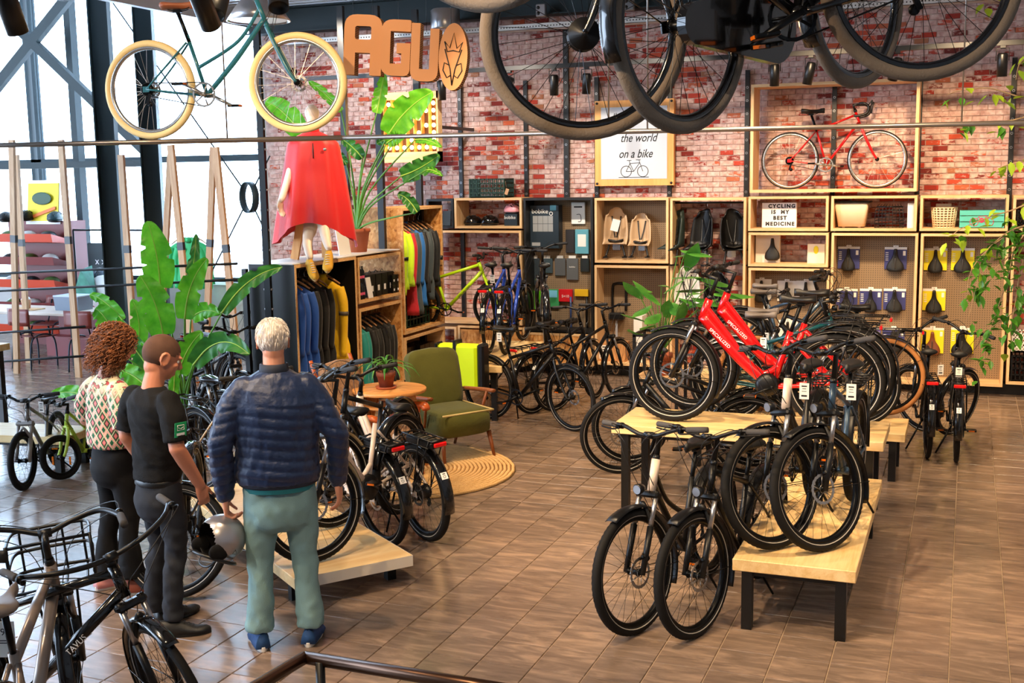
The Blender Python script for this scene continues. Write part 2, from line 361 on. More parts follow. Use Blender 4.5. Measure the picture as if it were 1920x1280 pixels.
# ================================================================== brick wall
BL, BH = 0.168, 0.0655
def brick_material():
    m, nt, b = new_mat('brick'); L = nt.links.new
    g = nt.nodes.new('ShaderNodeNewGeometry'); P = g.outputs['Position']
    sp = nt.nodes.new('ShaderNodeSeparateXYZ'); L(P, sp.inputs[0])
    zr = node(nt, 'ShaderNodeMath', operation='DIVIDE'); zr.inputs[1].default_value = BH; L(sp.outputs[2], zr.inputs[0])
    row = node(nt, 'ShaderNodeMath', operation='FLOOR'); L(zr.outputs[0], row.inputs[0])
    hf = node(nt, 'ShaderNodeMath', operation='MULTIPLY'); hf.inputs[1].default_value = .5; L(row.outputs[0], hf.inputs[0])
    fr = node(nt, 'ShaderNodeMath', operation='FRACT'); L(hf.outputs[0], fr.inputs[0])
    xd = node(nt, 'ShaderNodeMath', operation='DIVIDE'); xd.inputs[1].default_value = BL; L(sp.outputs[0], xd.inputs[0])
    xa = node(nt, 'ShaderNodeMath', operation='ADD'); L(xd.outputs[0], xa.inputs[0]); L(fr.outputs[0], xa.inputs[1])
    cl = node(nt, 'ShaderNodeMath', operation='FLOOR'); L(xa.outputs[0], cl.inputs[0])
    cb = nt.nodes.new('ShaderNodeCombineXYZ'); L(cl.outputs[0], cb.inputs[0]); L(row.outputs[0], cb.inputs[1])
    w = nt.nodes.new('ShaderNodeTexWhiteNoise'); w.noise_dimensions = '2D'; L(cb.outputs[0], w.inputs[0])
    r = ramp(nt, [(0, (98, 26, 20)), (.3, (140, 38, 28)), (.6, (168, 54, 36)), (.85, (190, 84, 50)), (1, (150, 98, 70))]); L(w.outputs['Value'], r.inputs[0])
    # whitewash left on the brick, in patches and per brick
    n1 = node(nt, 'ShaderNodeTexNoise', Scale=1.1, Detail=3); L(P, n1.inputs['Vector'])
    mp = nt.nodes.new('ShaderNodeMapping'); mp.inputs['Scale'].default_value = (9, 9, 20); L(P, mp.inputs[0])
    n2 = node(nt, 'ShaderNodeTexNoise', Scale=1.6, Detail=7, Roughness=.7); L(mp.outputs[0], n2.inputs['Vector'])
    s1 = nt.nodes.new('ShaderNodeSeparateColor'); L(w.outputs['Color'], s1.inputs[0])
    a1 = node(nt, 'ShaderNodeMath', operation='MULTIPLY_ADD'); a1.inputs[1].default_value = 1.05; L(n1.outputs['Fac'], a1.inputs[0]); L(n2.outputs['Fac'], a1.inputs[2])
    a2 = node(nt, 'ShaderNodeMath', operation='MULTIPLY_ADD'); a2.inputs[1].default_value = .55; L(s1.outputs[1], a2.inputs[0]); L(a1.outputs[0], a2.inputs[2])
    th = ramp(nt, [(0.0, (0, 0, 0)), (.02, (0, 0, 0)), (.12, (.9, .9, .9))])
    sb = node(nt, 'ShaderNodeMath', operation='SUBTRACT'); sb.inputs[1].default_value = 1.09; L(a2.outputs[0], sb.inputs[0]); L(sb.outputs[0], th.inputs[0])
    n3 = node(nt, 'ShaderNodeTexNoise', Scale=14, Detail=6); L(P, n3.inputs['Vector'])
    wc = ramp(nt, [(.3, (166, 128, 118)), (.55, (204, 176, 168)), (.75, (224, 208, 202))]); L(n3.outputs['Fac'], wc.inputs[0])
    mx = nt.nodes.new('ShaderNodeMix'); mx.data_type = 'RGBA'; L(th.outputs[0], mx.inputs[0]); L(r.outputs[0], mx.inputs[6]); L(wc.outputs[0], mx.inputs[7])
    L(mx.outputs[2], b.inputs['Base Color']); b.inputs['Roughness'].default_value = .85
    bp = nt.nodes.new('ShaderNodeBump'); bp.inputs['Strength'].default_value = .5; bp.inputs['Distance'].default_value = .006; L(n2.outputs['Fac'], bp.inputs['Height']); L(bp.outputs[0], b.inputs['Normal'])
    return m
BRICK = brick_material()
mo, nt, b = new_mat('mortar'); L = nt.links.new; g = nt.nodes.new('ShaderNodeNewGeometry')
n3 = node(nt, 'ShaderNodeTexNoise', Scale=11, Detail=6); L(g.outputs['Position'], n3.inputs['Vector'])
wc = ramp(nt, [(.3, (146, 112, 102)), (.55, (186, 160, 152)), (.75, (204, 188, 182))]); L(n3.outputs['Fac'], wc.inputs[0]); L(wc.outputs[0], b.inputs['Base Color']); b.inputs['Roughness'].default_value = .9
WY = 14.72; WX0, WX1, WZ1 = -9.62, 2.0, 4.95
wall_back = part('wall_back', MB().bb((WX0, WY, 0), (WX1, WY + .25, WZ1)), mo, kind='structure')
def brickmb(seed):
    R = random.Random(seed); mb = MB(); w, h, d = BL - .011, BH - .011, .012; j = lambda: R.uniform(-.002, .002)
    f = []
    for sx, sz in ((-1, -1), (1, -1), (1, 1), (-1, 1)): f.append((sx * w / 2 + j(), -d + j() * .6, sz * h / 2 + j()))
    k = [(p[0] * 1.02, .003, p[2] * 1.05) for p in f]
    mb.add(f + k, [(0, 1, 2, 3), (0, 4, 5, 1), (1, 5, 6, 2), (2, 6, 7, 3), (3, 7, 4, 0)]); return mb
BM = [brickmb(i) for i in range(8)]; BME = [q.mesh('brick', BRICK) for q in BM]
bl = []
for row in range(int(WZ1 / BH)):
    off = 0.5 * (row % 2)
    for c in range(int(WX0 / BL) - 2, int(WX1 / BL) + 2):
        x = (c - off + .5) * BL; z = (row + .5) * BH
        if x - BL / 2 < WX0 or x + BL / 2 > WX1: continue
        bl.append((abs(z - 2.95) * 1.6 + abs(x + 4.2) * (.5 if x > -8 else 2), x, z))
bl.sort(); rb = MB()
for k, (_, x, z) in enumerate(bl):
    q = RND.randrange(8)
    if k < 300: obj('brick', BME[q], wall_back, loc=(x, WY, z))
    else:
        o = len(rb.v); rb.v.extend([(p[0] + x, p[1] + WY, p[2] + z) for p in BM[q].v]); rb.f.extend([tuple(i + o for i in f) for f in BM[q].f]); rb.mi.extend([0] * 5); rb.sm.extend([False] * 5)
part('brickwork', rb, BRICK, wall_back, kind='stuff')
# right wall, then unseen walls added to block sky light
PLAST = mat('grey_plaster', (168, 164, 160), .8, var=.06)
part('wall_right', MB().bb((WX1, -6.0, 0), (WX1 + .2, WY + .25, WZ1)), PLAST, kind='structure')
part('wall_unseen_left', MB().bb((-24.2, 5.0, 0), (-24.0, 15.7, 7.3)), PLAST, kind='structure')  # unseen wall added to keep the strong side light off the cross braces
part('wall_unseen_rear', MB().bb((-20, -6.2, 0), (WX1 + .2, -6.0, 5.2)), PLAST, kind='structure')  # out of view behind the camera, added to cut the sky fill
part('floor_behind', MB().bb((-20, -6.2, -.11), (4, 1.0, -.001)), mat('floor_tile_plain', (100, 88, 82), .45), kind='structure')
# ================================================================== ceiling: ribbed steel deck on dark beams
DECK = mat('white_steel_deck', (196, 202, 208), .45, .2)
dk = MB(); y = -6.0; prof = []
while y < 19:
    prof += [(y, 5.05), (y + .07, 5.05), (y + .10, 4.98), (y + .17, 4.98)]; y += .2
vs = []; fs = []
for (yy, zz) in prof: vs += [(-9.65, yy, zz), (4, yy, zz)]
for i in range(len(prof) - 1): fs.append((2 * i, 2 * i + 1, 2 * i + 3, 2 * i + 2))
dk.add(vs, fs).bb((-9.65, -6.2, 5.15), (4, 19, 5.2)).bb((-9.75, -6.2, 4.75), (-9.65, 19, 7.3)).bb((-24, -6.2, 7.25), (-9.7, 19, 7.3))
part('ceiling', dk, DECK, kind='structure')
BEAM = mat('green_grey_steel', (16, 36, 40), .6)
def ibeam(mb, a, b_, h=.3, w=.2, up=(0, 0, 1)):
    a, b_ = V(a), V(b_); d = (b_ - a); ln = d.length; d.normalize(); u = V(up); u = (u - d * u.dot(d)).normalized(); s = d.cross(u)
    R = M((d, s, u)).transposed(); c = (a + b_) / 2
    mb.box(c + u * (h / 2 - .008), (ln, w, .016), R); mb.box(c - u * (h / 2 - .008), (ln, w, .016), R); mb.box(c, (ln, .012, h - .03), R); return mb
for k, yb in enumerate((14.4, 10.6)):
    o = part('ceiling_beam', ibeam(MB(), (WX0, yb, 4.80), (3.8, yb, 4.80), .34, .24), BEAM, kind='structure')
for xb in (-4.2, 1.2): part('ceiling_beam', ibeam(MB(), (xb, 2.5, 4.83), (xb, 18, 4.83), .26, .18), BEAM, kind='structure')
# ================================================================== glazed front on the left
FRAMEG = mat('green_grey_frame', (14, 42, 50), .6)
FY = 15.6
SILLZ = .95
part('wall_left', MB().bb((-24, FY - .1, 0), (WX0 + .02, FY + .12, SILLZ)).bb((WX0 - .05, WY, 0), (WX0, FY, 7.2)), mat('grey_sill_wall', (176, 172, 168), .8, var=.08), kind='structure')
part('trim_1', MB().bb((-20, FY - .16, SILLZ), (WX0, FY + .14, SILLZ + .04)), mat('white_sill', (235, 235, 238), .5), kind='structure')
GLASS = mat('window_glass', (235, 245, 250), .02, trans=1.0); GLASS.node_tree.nodes['Principled BSDF'].inputs['IOR'].default_value = 1.02
CURT = mat('sheer_curtain', (250, 250, 252), .9, emit=0)
nt = CURT.node_tree; b = nt.nodes['Principled BSDF']; tl = nt.nodes.new('ShaderNodeBsdfTranslucent'); tl.inputs[0].default_value = (.98, .98, 1, 1)
ms = nt.nodes.new('ShaderNodeMixShader'); ms.inputs[0].default_value = .75; nt.links.new(b.outputs[0], ms.inputs[1]); nt.links.new(tl.outputs[0], ms.inputs[2]); nt.links.new(ms.outputs[0], nt.nodes['Material Output'].inputs[0])
xs = [-24, -14.75, -9.7]
for k in range(2):
    w = obj('window_%d' % (k + 1), None); w['kind'] = 'structure'
    x0, x1 = xs[k] + .04, xs[k + 1] - .04
    part('window_frame', MB().bb((x0, FY - .05, SILLZ + .04), (x0 + .07, FY + .05, 7.2)).bb((x1 - .07, FY - .05, SILLZ + .04), (x1, FY + .05, 7.2)).bb((x0, FY - .05, SILLZ + .04), (x1, FY + .05, SILLZ + .11)).bb((x0, FY - .05, 7.13), (x1, FY + .05, 7.2)).bb((x0, FY - .05, 2.90), (x1, FY + .05, 3.0)), FRAMEG, w)
    part('pane', MB().bb((x0 + .07, FY - .006, SILLZ + .11), (x1 - .07, FY + .006, 2.9)), GLASS, w); part('pane', MB().bb((x0 + .07, FY - .006, 3.0), (x1 - .07, FY + .006, 7.13)), GLASS, w)
# steel columns, cross brace, ring
for k, (px, Y) in enumerate(((190, 13.0), (272, 13.9))):
    c = atY(px, 100, Y); 
    part('steel_column', ibeam(MB(), (c.x, Y, 0), (c.x, Y, 7.2), .26, .26, up=(cos(.5), sin(.5), 0)), BEAM, kind='structure')
c = atY(137, 100, 15.2); part('steel_column', MB().bb((c.x - .06, 15.1, 0), (c.x + .06, 15.25, 7.2)), BEAM, kind='structure')
br = MB()
def strip(mb, a, b_, w, t): 
    a, b_ = V(a), V(b_); d = (b_ - a); ln = d.length; d.normalize(); s = V((0, 1, 0)); u = s.cross(d)
    mb.box((a + b_) / 2, (ln, t, w), M((d, s, u)).transposed()); return mb
Y = 14.6
strip(br, atY(-60, 230, Y), atY(140, -20, Y), .16, .10); strip(br, atY(10, 30, Y), atY(290, 300, Y), .14, .10)
part('cross_brace', br, BEAM, kind='structure')
part('steel_crossbeam', MB().bb((-20, Y - .07, atY(130, 315, Y).z), (atY(280, 310, Y).x, Y + .07, atY(130, 303, Y).z)), BEAM, kind='structure')
part('gusset_plate', MB().bb(tuple(atY(264, 316, Y - .16)), tuple(atY(292, 290, Y - .14))), mat('steel_plate', (96, 112, 120), .5, .5), kind='structure')
# tension rods meeting in a ring
tr = thing('brace_ring', 'round dark steel ring joining four tension rods against the bright window', 'brace', atY(467, 370, 14.4))
cc = atY(467, 370, 14.4)
ang = rad(28)
part('ring', MB().lathe([(.21, -.05), (.225, -.05), (.225, .05), (.21, .05)], 40, axis='y', closed=True), FRAMEG, tr, X=RZ(rad(-30)))
for q in ((208, 0), (506, 292), (392, 520), (506, 452)):
    e = atY(q[0], q[1], 14.4) - cc; d = e.normalized(); part('rod', MB().rod(d * .2, e, .011, 6), FRAMEG, tr)
# ================================================================== overhead: track, cable tray, rail
TRK = MB(); a = atY(560, 153, 13.3); b_ = atY(1960, 92, 13.3)
TRK.bb((a.x, 13.27, 3.86), (b_.x + .3, 13.33, 3.91)); trk = tag(part('light_track', TRK, BLK), 'long black lighting track running along in front of the brick wall', 'track')
tray = MB(); pz = 4.45
tray.bb((-9.2, 14.25, pz), (1.5, 14.26, pz + .07)).bb((-9.2, 14.25, pz), (1.5, 14.45, pz + .006)).bb((-9.2, 14.44, pz), (1.5, 14.45, pz + .07))
trayo = tag(part('cable_tray', tray, mat('galvanised_steel', (200, 200, 198), .5, .3)), 'white perforated cable tray running high along the top of the brick wall', 'cable tray')
hl = MB()
for k in range(260): hl.box((-9.1 + k * .04, 14.2485, pz + .036), (.014, .002, .016))
part('hole_row', hl, BLK, trayo, kind='stuff')
# ================================================================== bicycles
REFL = mat('reflective_band', (176, 170, 160), .45)
ALU = mat('silver_alloy', (176, 176, 180), .28, .9); DARKALU = mat('black_alloy', (20, 21, 23), .35, .7)
GRIP = mat('grey_grip', (70, 68, 68), .75, bump=.2, bscale=250); GRIPB = mat('black_grip', (30, 30, 31), .7)
REDL = mat('red_lens', (216, 20, 24), .18, coat=.6); ORNG = mat('orange_reflector', (240, 118, 20), .25); TAGM = mat('white_price_card', (236, 232, 224), .6)
SADB = mat('black_saddle', (15, 15, 16), .5); SADG = mat('grey_saddle', (112, 104, 100), .55); BRAKE = mat('disc_steel', (170, 168, 166), .3, 1.0)
CABLE = mat('cable', (16, 16, 18), .45); BLKG = mat('gloss_black', (14, 14, 16), .16, .2, coat=.6); BLKS = mat('satin_black', (13, 13, 15), .38, .2)
WM = {}
def wheel_meshes(r, tw, tyre, rim, tread, band, nsp, drum, disc, spm):
    key = (r, tw, tyre.name, rim.name, tread, band, nsp, drum, disc, spm.name)
    if key in WM: return WM[key]
    n = 132 if tread else 56; rc = r - tw; t = MB()
    pr = []
    for k in range(12):
        a = 2 * pi * k / 12 + pi / 12; pr.append((rc + tw * cos(a), tw * .95 * sin(a)))
    kn = (0, 1, 10, 11)
    t.lathe(pr, n, axis='y', closed=True, mod=(lambda i, k: (-.0035 if (i + k) % 2 else .001) if k in kn else 0) if tread else None)
    bd = MB()
    if band:
        for s in (-1, 1): bd.lathe([(rc - tw * .50, s * (tw * .84 + .001)), (rc - tw * .34, s * (tw * .91 + .0012))], 56, axis='y')
    R = rc - tw * .8; rm = MB(); rw = max(.011, tw * .6)
    rm.lathe([(R + .006, -rw), (R - .012, -rw), (R - .022, -rw * .5), (R - .022, rw * .5), (R - .012, rw), (R + .006, rw)], 56, axis='y', closed=True)
    sp = MB(); hw = .03
    for k in range(nsp):
        a = 2 * pi * k / nsp; s = 1 if k % 2 else -1; b = a + (.55 if (k // 2) % 2 else -.55)
        hr = (.045 if drum else .02)
        sp.tube([V((hr * cos(b), s * hw, hr * sin(b))), V(((R - .02) * cos(a), 0, (R - .02) * sin(a)))], .0013, 3, caps=False, smooth=False)
    hb = MB(); h = .05 if drum else .017
    hb.lathe([(.004, -.055), (.012, -.055), (.014, -.036), (h + .006, -.034), (h + .006, -.028), (h, -.024), (h, .024), (h + .006, .028), (h + .006, .034), (.014, .036), (.012, .055), (.004, .055)], 18, axis='y')
    dm = None
    if disc:
        dm = MB(); ns = 10
        dm.lathe([(disc - .017, .0425), (disc, .0425), (disc, .0445), (disc - .017, .0445)], 60, axis='y', closed=True, smooth=False, mod=lambda i, k: (-.003 if i % 3 == 0 else 0))
        for k in range(ns // 2):
            a = 2 * pi * k / 5; dm.tube([V((.02 * cos(a), .0435, .02 * sin(a))), V(((disc - .01) * cos(a + .5), .0435, (disc - .01) * sin(a + .5)))], .003, 4, flat=1)
        for k in range(36):
            a = 2 * pi * k / 36; rr = disc - .008
        dm.lathe([(.022, .0425), (.026, .0425), (.026, .0445), (.022, .0445)], 20, axis='y', closed=True)
    out = (t.mesh('tyre', tyre), bd.mesh('reflective_band', REFL) if band else None, rm.mesh('rim', rim), sp.mesh('spokes', spm), hb.mesh('hub', DARKALU if not drum else BLKS), dm.mesh('brake_disc', BRAKE) if dm else None)
    WM[key] = out; return out
def saddle_mb(L=.27, W=.075, h=.05, soft=1.0):
    mb = MB(); rings = []; N = 12
    for i in range(N + 1):
        u = i / N; x = -L * .42 + L * u
        w = W * (1.0 - .78 * (1 / (1 + math.exp(-(u - .48) * 11)))) * (math.sin(min(1, u * 5 + .28) * pi / 2) ** .5) * (1 if u < .94 else .75)
        top = h * (.5 + .12 * cos(u * 2 * pi)) * soft; rg = []
        for k in range(14):
            a = 2 * pi * k / 14; y = w * cos(a); z = sin(a)
            z = top * z if z > 0 else h * .42 * z * (1 + .5 * (1 - abs(cos(a))))
            if z > 0: z -= .008 * math.exp(-(y / .012) ** 2) * (1 if .1 < u < .8 else 0)
            rg.append(V((x, y, z)))
        rings.append(rg)
    mb.loft(rings); return mb
def tag_card(p, X, w=.055, h=.095, label=None, body='€'):
    t = part('price_tag', MB().box((0, 0, -h / 2 - .02), (w, .0014, h)).rod((0, 0, 0), (0, 0, -.02), .001, 4), TAGM, p, label, X=X)
    ln = MB()
    for k, (a, b_) in enumerate(((.7, -.02), (.5, -.035), (.6, -.05))): ln.box((0, -.0012, b_ - .018), (w * a * .8, .0006, .007 if k == 0 else .003))
    ln.box((0, -.0012, -h + .0), (w * .6, .0006, .010)); part('printed_lines', ln, INK, t, kind='stuff')
def make_bike(label, loc, yaw, anchor='front', group=None, steer=0, lean=0, pitch=0, wb=1.12, r=.355, tw=.025, fr=BLKS, fr2=None, tyre=RUBBER, rim=DARKALU, tread=False, band=True,
              disc=.09, drum=False, fork='susp', forkm=BLKS, stan=ALU, step=False, thick=.02, motor=False, batt=None, fend=None, rack=False, rack_batt=False, frack=False, saddle=SADB, sad_h=.93, sad=True,
              bar='flat', barw=.34, bar_h=1.04, bar_m=BLKS, grip=GRIPB, light=False, tail=False, tagc=None, lettering=None, let_m=None, let_k=1.5, let_t=.5, nsp=28, crank_m=DARKALU, stickers=False, kick=True, spm=DARKALU, cables=True, chaincase=False, basket=False, sleeve=None, name='bicycle'):
    k = r / .355
    root = obj(name, None); tag(root, label, 'bicycle', group)
    ax = wb if anchor == 'front' else (0 if anchor == 'rear' else wb / 2)
    root.matrix_world = M.Translation(V(loc)) @ RZ(yaw) @ RY(-pitch) @ RX(lean) @ TR(-ax, 0, 0)
    # geometry
    a = V((-.345, 0, .939)); fh = V((wb, 0, r)); ao = V((wb - .055 * k, 0, r))
    crown = ao + a * (r * 1.12 + .03); hb = ao + a * (r * 1.12 + .055); ht = hb + a * (.15 if not step else .17)
    bbk = V((.44 * k, 0, r - .055)); sd = V((-.28, 0, .96)).normalized(); stl = (.46 if not step else .44) * (k if k < .9 else 1)
    if k < .9: ht = hb + a * .1
    sc = bbk + sd * stl; rh = V((0, 0, r))
    S = M.Translation(hb) @ M.Rotation(steer, 4, a) @ M.Translation(-hb)
    # frame
    f = MB(); T = thick
    dtr = T * (1.55 if motor else 1.1)
    f.rod(hb, ht, T * 1.05, 14)
    if step == 'wave':
        f.tube(spline([hb + a * .1, hb.lerp(bbk, .35) + V((0, 0, .07)), bbk + V((.12, 0, .1)), bbk + sd * .16], 8), T * .85, 10)
        f.tube(spline([hb + a * .03, hb.lerp(bbk, .55) - V((0, 0, .02)), bbk], 6), dtr, 12)
    elif step:
        f.tube(spline([hb + a * .11, hb.lerp(bbk, .45) + V((-.0, 0, .10)), bbk + sd * .2], 8), T * .8, 10, flat=.85)
        f.tube(spline([hb + a * .03, hb.lerp(bbk, .5), bbk], 6), [dtr, dtr * 1.15, dtr], 12, flat=.8)
    else:
        tt = sc - sd * .04; f.rod(tt, hb + a * .12, T * .9, 12); f.tube([hb + a * .03, bbk], dtr, 12)
    f.rod(bbk, sc, T * .85, 12); f.rod(bbk - V((0, .035, 0)), bbk + V((0, .035, 0)), T * 1.25, 14)
    for s in (-1, 1):
        f.tube(spline([bbk + V((-.02, s * .03, 0)), bbk.lerp(rh, .4) + V((0, s * .045, -.005)), rh + V((0, s * .062, 0))], 4), [T * .62, T * .45], 8)
        f.tube(spline([sc + V((0, s * .018, -.05)), sc.lerp(rh, .5) + V((0, s * .05, -.03)), rh + V((0, s * .062, 0))], 4), [T * .5, T * .4], 8)
        f.box(rh + V((0, s * .064, 0)), (.05, .006, .04))
    fm = part('frame', f, fr, root)
    if sleeve: part('frame_sleeve', MB().rod(hb - a * .01, ht + a * .005, T * 1.3, 16), sleeve, fm, 'pale head tube')
    if motor: part('motor', MB().lathe([(0, -.075), (.055, -.075), (.085, -.06), (.092, 0), (.085, .06), (.055, .075), (0, .075)], 22, c=tuple(bbk + V((.04, 0, .015))), axis='y'), BLKS, fm)
    if batt == 'tube':
        p0, p1 = hb.lerp(bbk, .2) + V((0, 0, .0)), hb.lerp(bbk, .78); part('battery', MB().tube([p0 + V((0, 0, .03)), p1 + V((0, 0, .03))], .036, 10, flat=.9), BLKS, fm)
    elif batt == 'silver':
        p0, p1 = bbk + sd * .05 + V((-.045, 0, .02)), bbk + sd * .42 + V((-.06, 0, .0)); part('battery', MB().box((p0 + p1) / 2, (.075, .07, (p1 - p0).length), RY(-.28).to_3x3(), bev=.012), ALU, fm, 'silver battery case')
    if lettering:
        p = hb.lerp(bbk, let_t); d = (hb - bbk).normalized(); ang = math.atan2(d.z, d.x)
        for s in (-1, 1):
            X = M.Translation(p + V((0, s * (dtr + .001), 0))) @ (RY(-ang) if s < 0 else RY(-ang) @ RZ(pi)) @ FRONT
            text('lettering', lettering, dtr * let_k, let_m or WHITE, fm, X, space=1.05)
    if sad:
        top = sc + sd * (sad_h - sc.z) / sd.z; sp_ = MB().rod(sc - sd * .05, top - V((0, 0, .04)), .0145, 12).box(top + V((0, 0, -.04)), (.06, .03, .02))
        for s in (-1, 1): sp_.tube(spline([top + V((-.08, s * .025, -.015)), top + V((-.04, s * .02, -.035)), top + V((.05, s * .02, -.035)), top + V((.11, s * .008, -.012))], 4), .0035, 6)
        part('seat_post', sp_, DARKALU, root); part('saddle', saddle_mb(W=.078), saddle, root, X=M.Translation(top))
    # wheels
    tm_, bm_, rm_, sm_, hm_, dm_ = wheel_meshes(r, tw, tyre, rim, tread, band, nsp, False, disc, spm)
    _, _, _, _, hm2, _ = wheel_meshes(r, tw, tyre, rim, tread, band, nsp, True, 0, spm)
    for wi, (hub, X0) in enumerate(((rh, M.Identity(4)), (fh, S))):
        w = obj('wheel', tm_, root, X=X0 @ M.Translation(hub) @ RY(RND.uniform(0, 6)))
        for nm, me in (('reflective_band', bm_), ('rim', rm_), ('spokes', sm_), ('hub', hm2 if (drum and (wi == 0 or drum == 2)) else hm_), ('brake_disc', dm_)):
            if me is not None: obj(nm, me, w)
    # fork
    fk = MB(); cw = tw + .03
    if fork == 'susp':
        st = MB()
        for s in (-1, 1):
            axp = fh + V((0, s * cw, 0)); c0 = crown + V((.03, s * cw, -.0)); m0 = axp.lerp(c0, .60)
            fk.tube([axp + V((0, 0, -.012)), m0], [.016, .020], 12); st.rod(m0, c0, .0145, 12)
        fk.tube(spline([axp_ for axp_ in (fh + V((-.02, -cw, 0)) + (crown - fh) * .62 + V((.03, 0, 0)), crown - (crown - fh) * .12 + V((.06, 0, .0)) + V((0, -.012, 0)), crown - (crown - fh) * .12 + V((.06, .012, 0)), fh + V((-.02, cw, 0)) + (crown - fh) * .62 + V((.03, 0, 0)))], 5), .013, 8)
        cr = MB().box(crown + V((.025, 0, .0)), (.06, 2 * cw + .04, .035), RY(-.35).to_3x3(), bev=.01)
        for s in (-1, 1): cr.rod(crown + V((.03, s * cw, .0)), crown + V((.03, s * cw, .0)) + a * .025, .018, 10)
        fko = part('fork', fk, forkm, root, X=S); part('stanchions', st, stan, fko); part('fork_crown', cr, forkm, fko)
    else:
        for s in (-1, 1): fk.tube(spline([crown + V((0, s * .03, 0)), crown.lerp(fh, .35) + V((-.008, s * cw, 0)), fh.lerp(crown, .2) + V((-.012, s * cw, 0)), fh + V((0, s * cw, 0))], 5), [.015, .015, .011], 10)
        fk.tube(spline([crown + V((0, -.03, 0)), crown + V((0, 0, .012)), crown + V((0, .03, 0))], 4), .016, 8).rod(crown, hb, .016, 10)
        fko = part('fork', fk, forkm, root, X=S)
    if disc: part('brake_caliper', MB().box(fh + V((-.045, .055, .08)), (.05, .03, .06), RY(.5).to_3x3(), bev=.01), DARKALU, fko)
    # stem and bar
    top = ht + a * .03; st = MB().rod(ht, top, .021, 12)
    bc = V((ht.x - .02 + (.07 if bar in ('flat', 'drop') else .03), 0, max(bar_h - (.05 if bar != 'drop' else 0), top.z + .01)))
    if bar in ('flat', 'drop'): st.tube([top, top + a * max(0.0, (bc.z - top.z)) * .9, bc], .017, 10)
    else: st.tube(spline([top, top + a * (bc.z - top.z) * .8, bc], 4), .016, 10)
    st.rod(bc + V((0, -.028, 0)), bc + V((0, .028, 0)), .021, 12)
    part('stem', st, bar_m, root, X=S)
    hbm = MB(); grips = []
    if bar == 'flat':
        pts = [bc + V((-.05, -barw, .045)), bc + V((-.02, -barw * .55, .042)), bc + V((0, -barw * .28, .015)), bc + V((0, -.05, 0)), bc + V((0, .05, 0)), bc + V((0, barw * .28, .015)), bc + V((-.02, barw * .55, .042)), bc + V((-.05, barw, .045))]
    elif bar == 'swept':
        pts = [bc + V((-.24, -barw, .04)), bc + V((-.13, -barw * .97, .05)), bc + V((-.0, -barw * .72, .06)), bc + V((.03, -barw * .35, .03)), bc + V((0, 0, 0)), bc + V((.03, barw * .35, .03)), bc + V((-.0, barw * .72, .06)), bc + V((-.13, barw * .97, .05)), bc + V((-.24, barw, .04))]
    else: pts = [bc + V((0, -.18, 0)), bc + V((0, .18, 0))]
    if bar == 'drop':
        hbm.rod(pts[0], pts[1], .013, 10)
        for s in (-1, 1): hbm.tube(spline([pts[0 if s < 0 else 1], bc + V((.05, s * .2, .0)), bc + V((.10, s * .2, -.04)), bc + V((.085, s * .2, -.11)), bc + V((.0, s * .2, -.14)), bc + V((-.06, s * .2, -.14))], 6), .015, 10).tube(spline([bc + V((.10, s * .2, -.02)), bc + V((.14, s * .2, .03)), bc + V((.13, s * .19, -.02)), bc + V((.12, s * .19, -.1))], 4), .008, 6)
    else: P = spline(pts, 6); hbm.tube(P, .0125, 10)
    hbo = part('handlebar', hbm, bar_m, root, X=S)
    if bar != 'drop':
        for s, idx in ((-1, 0), (1, -1)):
            e = P[idx]; q = P[idx + (7 if bar == 'flat' else 6) * (1 if idx == 0 else -1)]
            d = (q - e).normalized(); part('grip', MB().tube([e - d * .004, e + d * .02, e + d * .12, e + d * .125], [.017, .018, .0175, .015], 12), grip, hbo)
            b0 = e + d * .15; lv = MB().rod(b0, b0 + d * .02, .019, 10).box(b0 + V((.02, 0, -.005)), (.035, .02, .02)); fw = V((1, 0, -.25)).normalized()
            lv.tube(spline([b0 + fw * .03, b0 + fw * .055 - d * .02, b0 + fw * .05 - d * .10, b0 + fw * .045 - d * .13], 4), [.006, .005, .005], 6)
            part('brake_lever', lv, DARKALU, hbo)
            if cables:
                cb = MB(); b1 = b0 + V((.02, 0, 0))
                cb.tube(spline([b1, b1 + V((.10, -s * .03, .03)), bc + V((.15, s * .06, -.02)), hb + a * .08 + V((.06, s * .02, 0)), hb + V((-.04, s * .03, -.05))], 6), .0025, 5)
                cb.tube(spline([b1, b1 + V((.07, -s * .06, -.02)), bc + V((.12, s * .10, -.09)), hb + V((.06, s * .03, 0)), crown + V((-.02, s * .03, -.1))], 6), .0023, 5)
                part('brake_cable', cb, CABLE, hbo)
    if light:
        lm = MB().lathe([(0, -.03), (.02, -.028), (.03, 0), (.032, .025), (.028, .03), (0, .03)], 16, c=(0, 0, 0), axis='x'); l = part('headlight', lm, BLKS, root, X=S @ M.Translation(crown + V((.1, 0, .05))))
        part('lens', MB().lathe([(0, .031), (.026, .031)], 16, axis='x'), ALU, l)
    # drivetrain
    cr = MB(); ca = RND.uniform(-.6, .6); cl = .165 * min(1, k)
    c0 = bbk + V((0, -.055, 0)); ra = .085 if not motor else .07
    chr_ = MB().lathe([(ra - .012, -.002), (ra, -.002), (ra, .002), (ra - .012, .002)], 36, c=tuple(c0), axis='y', closed=True, smooth=False, mod=lambda i, q: .003 if (i % 2 and q in (1, 2)) else 0)
    for q in range(5): chr_.rod(c0, c0 + V(((ra - .01) * cos(q * 1.2566), 0, (ra - .01) * sin(q * 1.2566))), .006, 5)
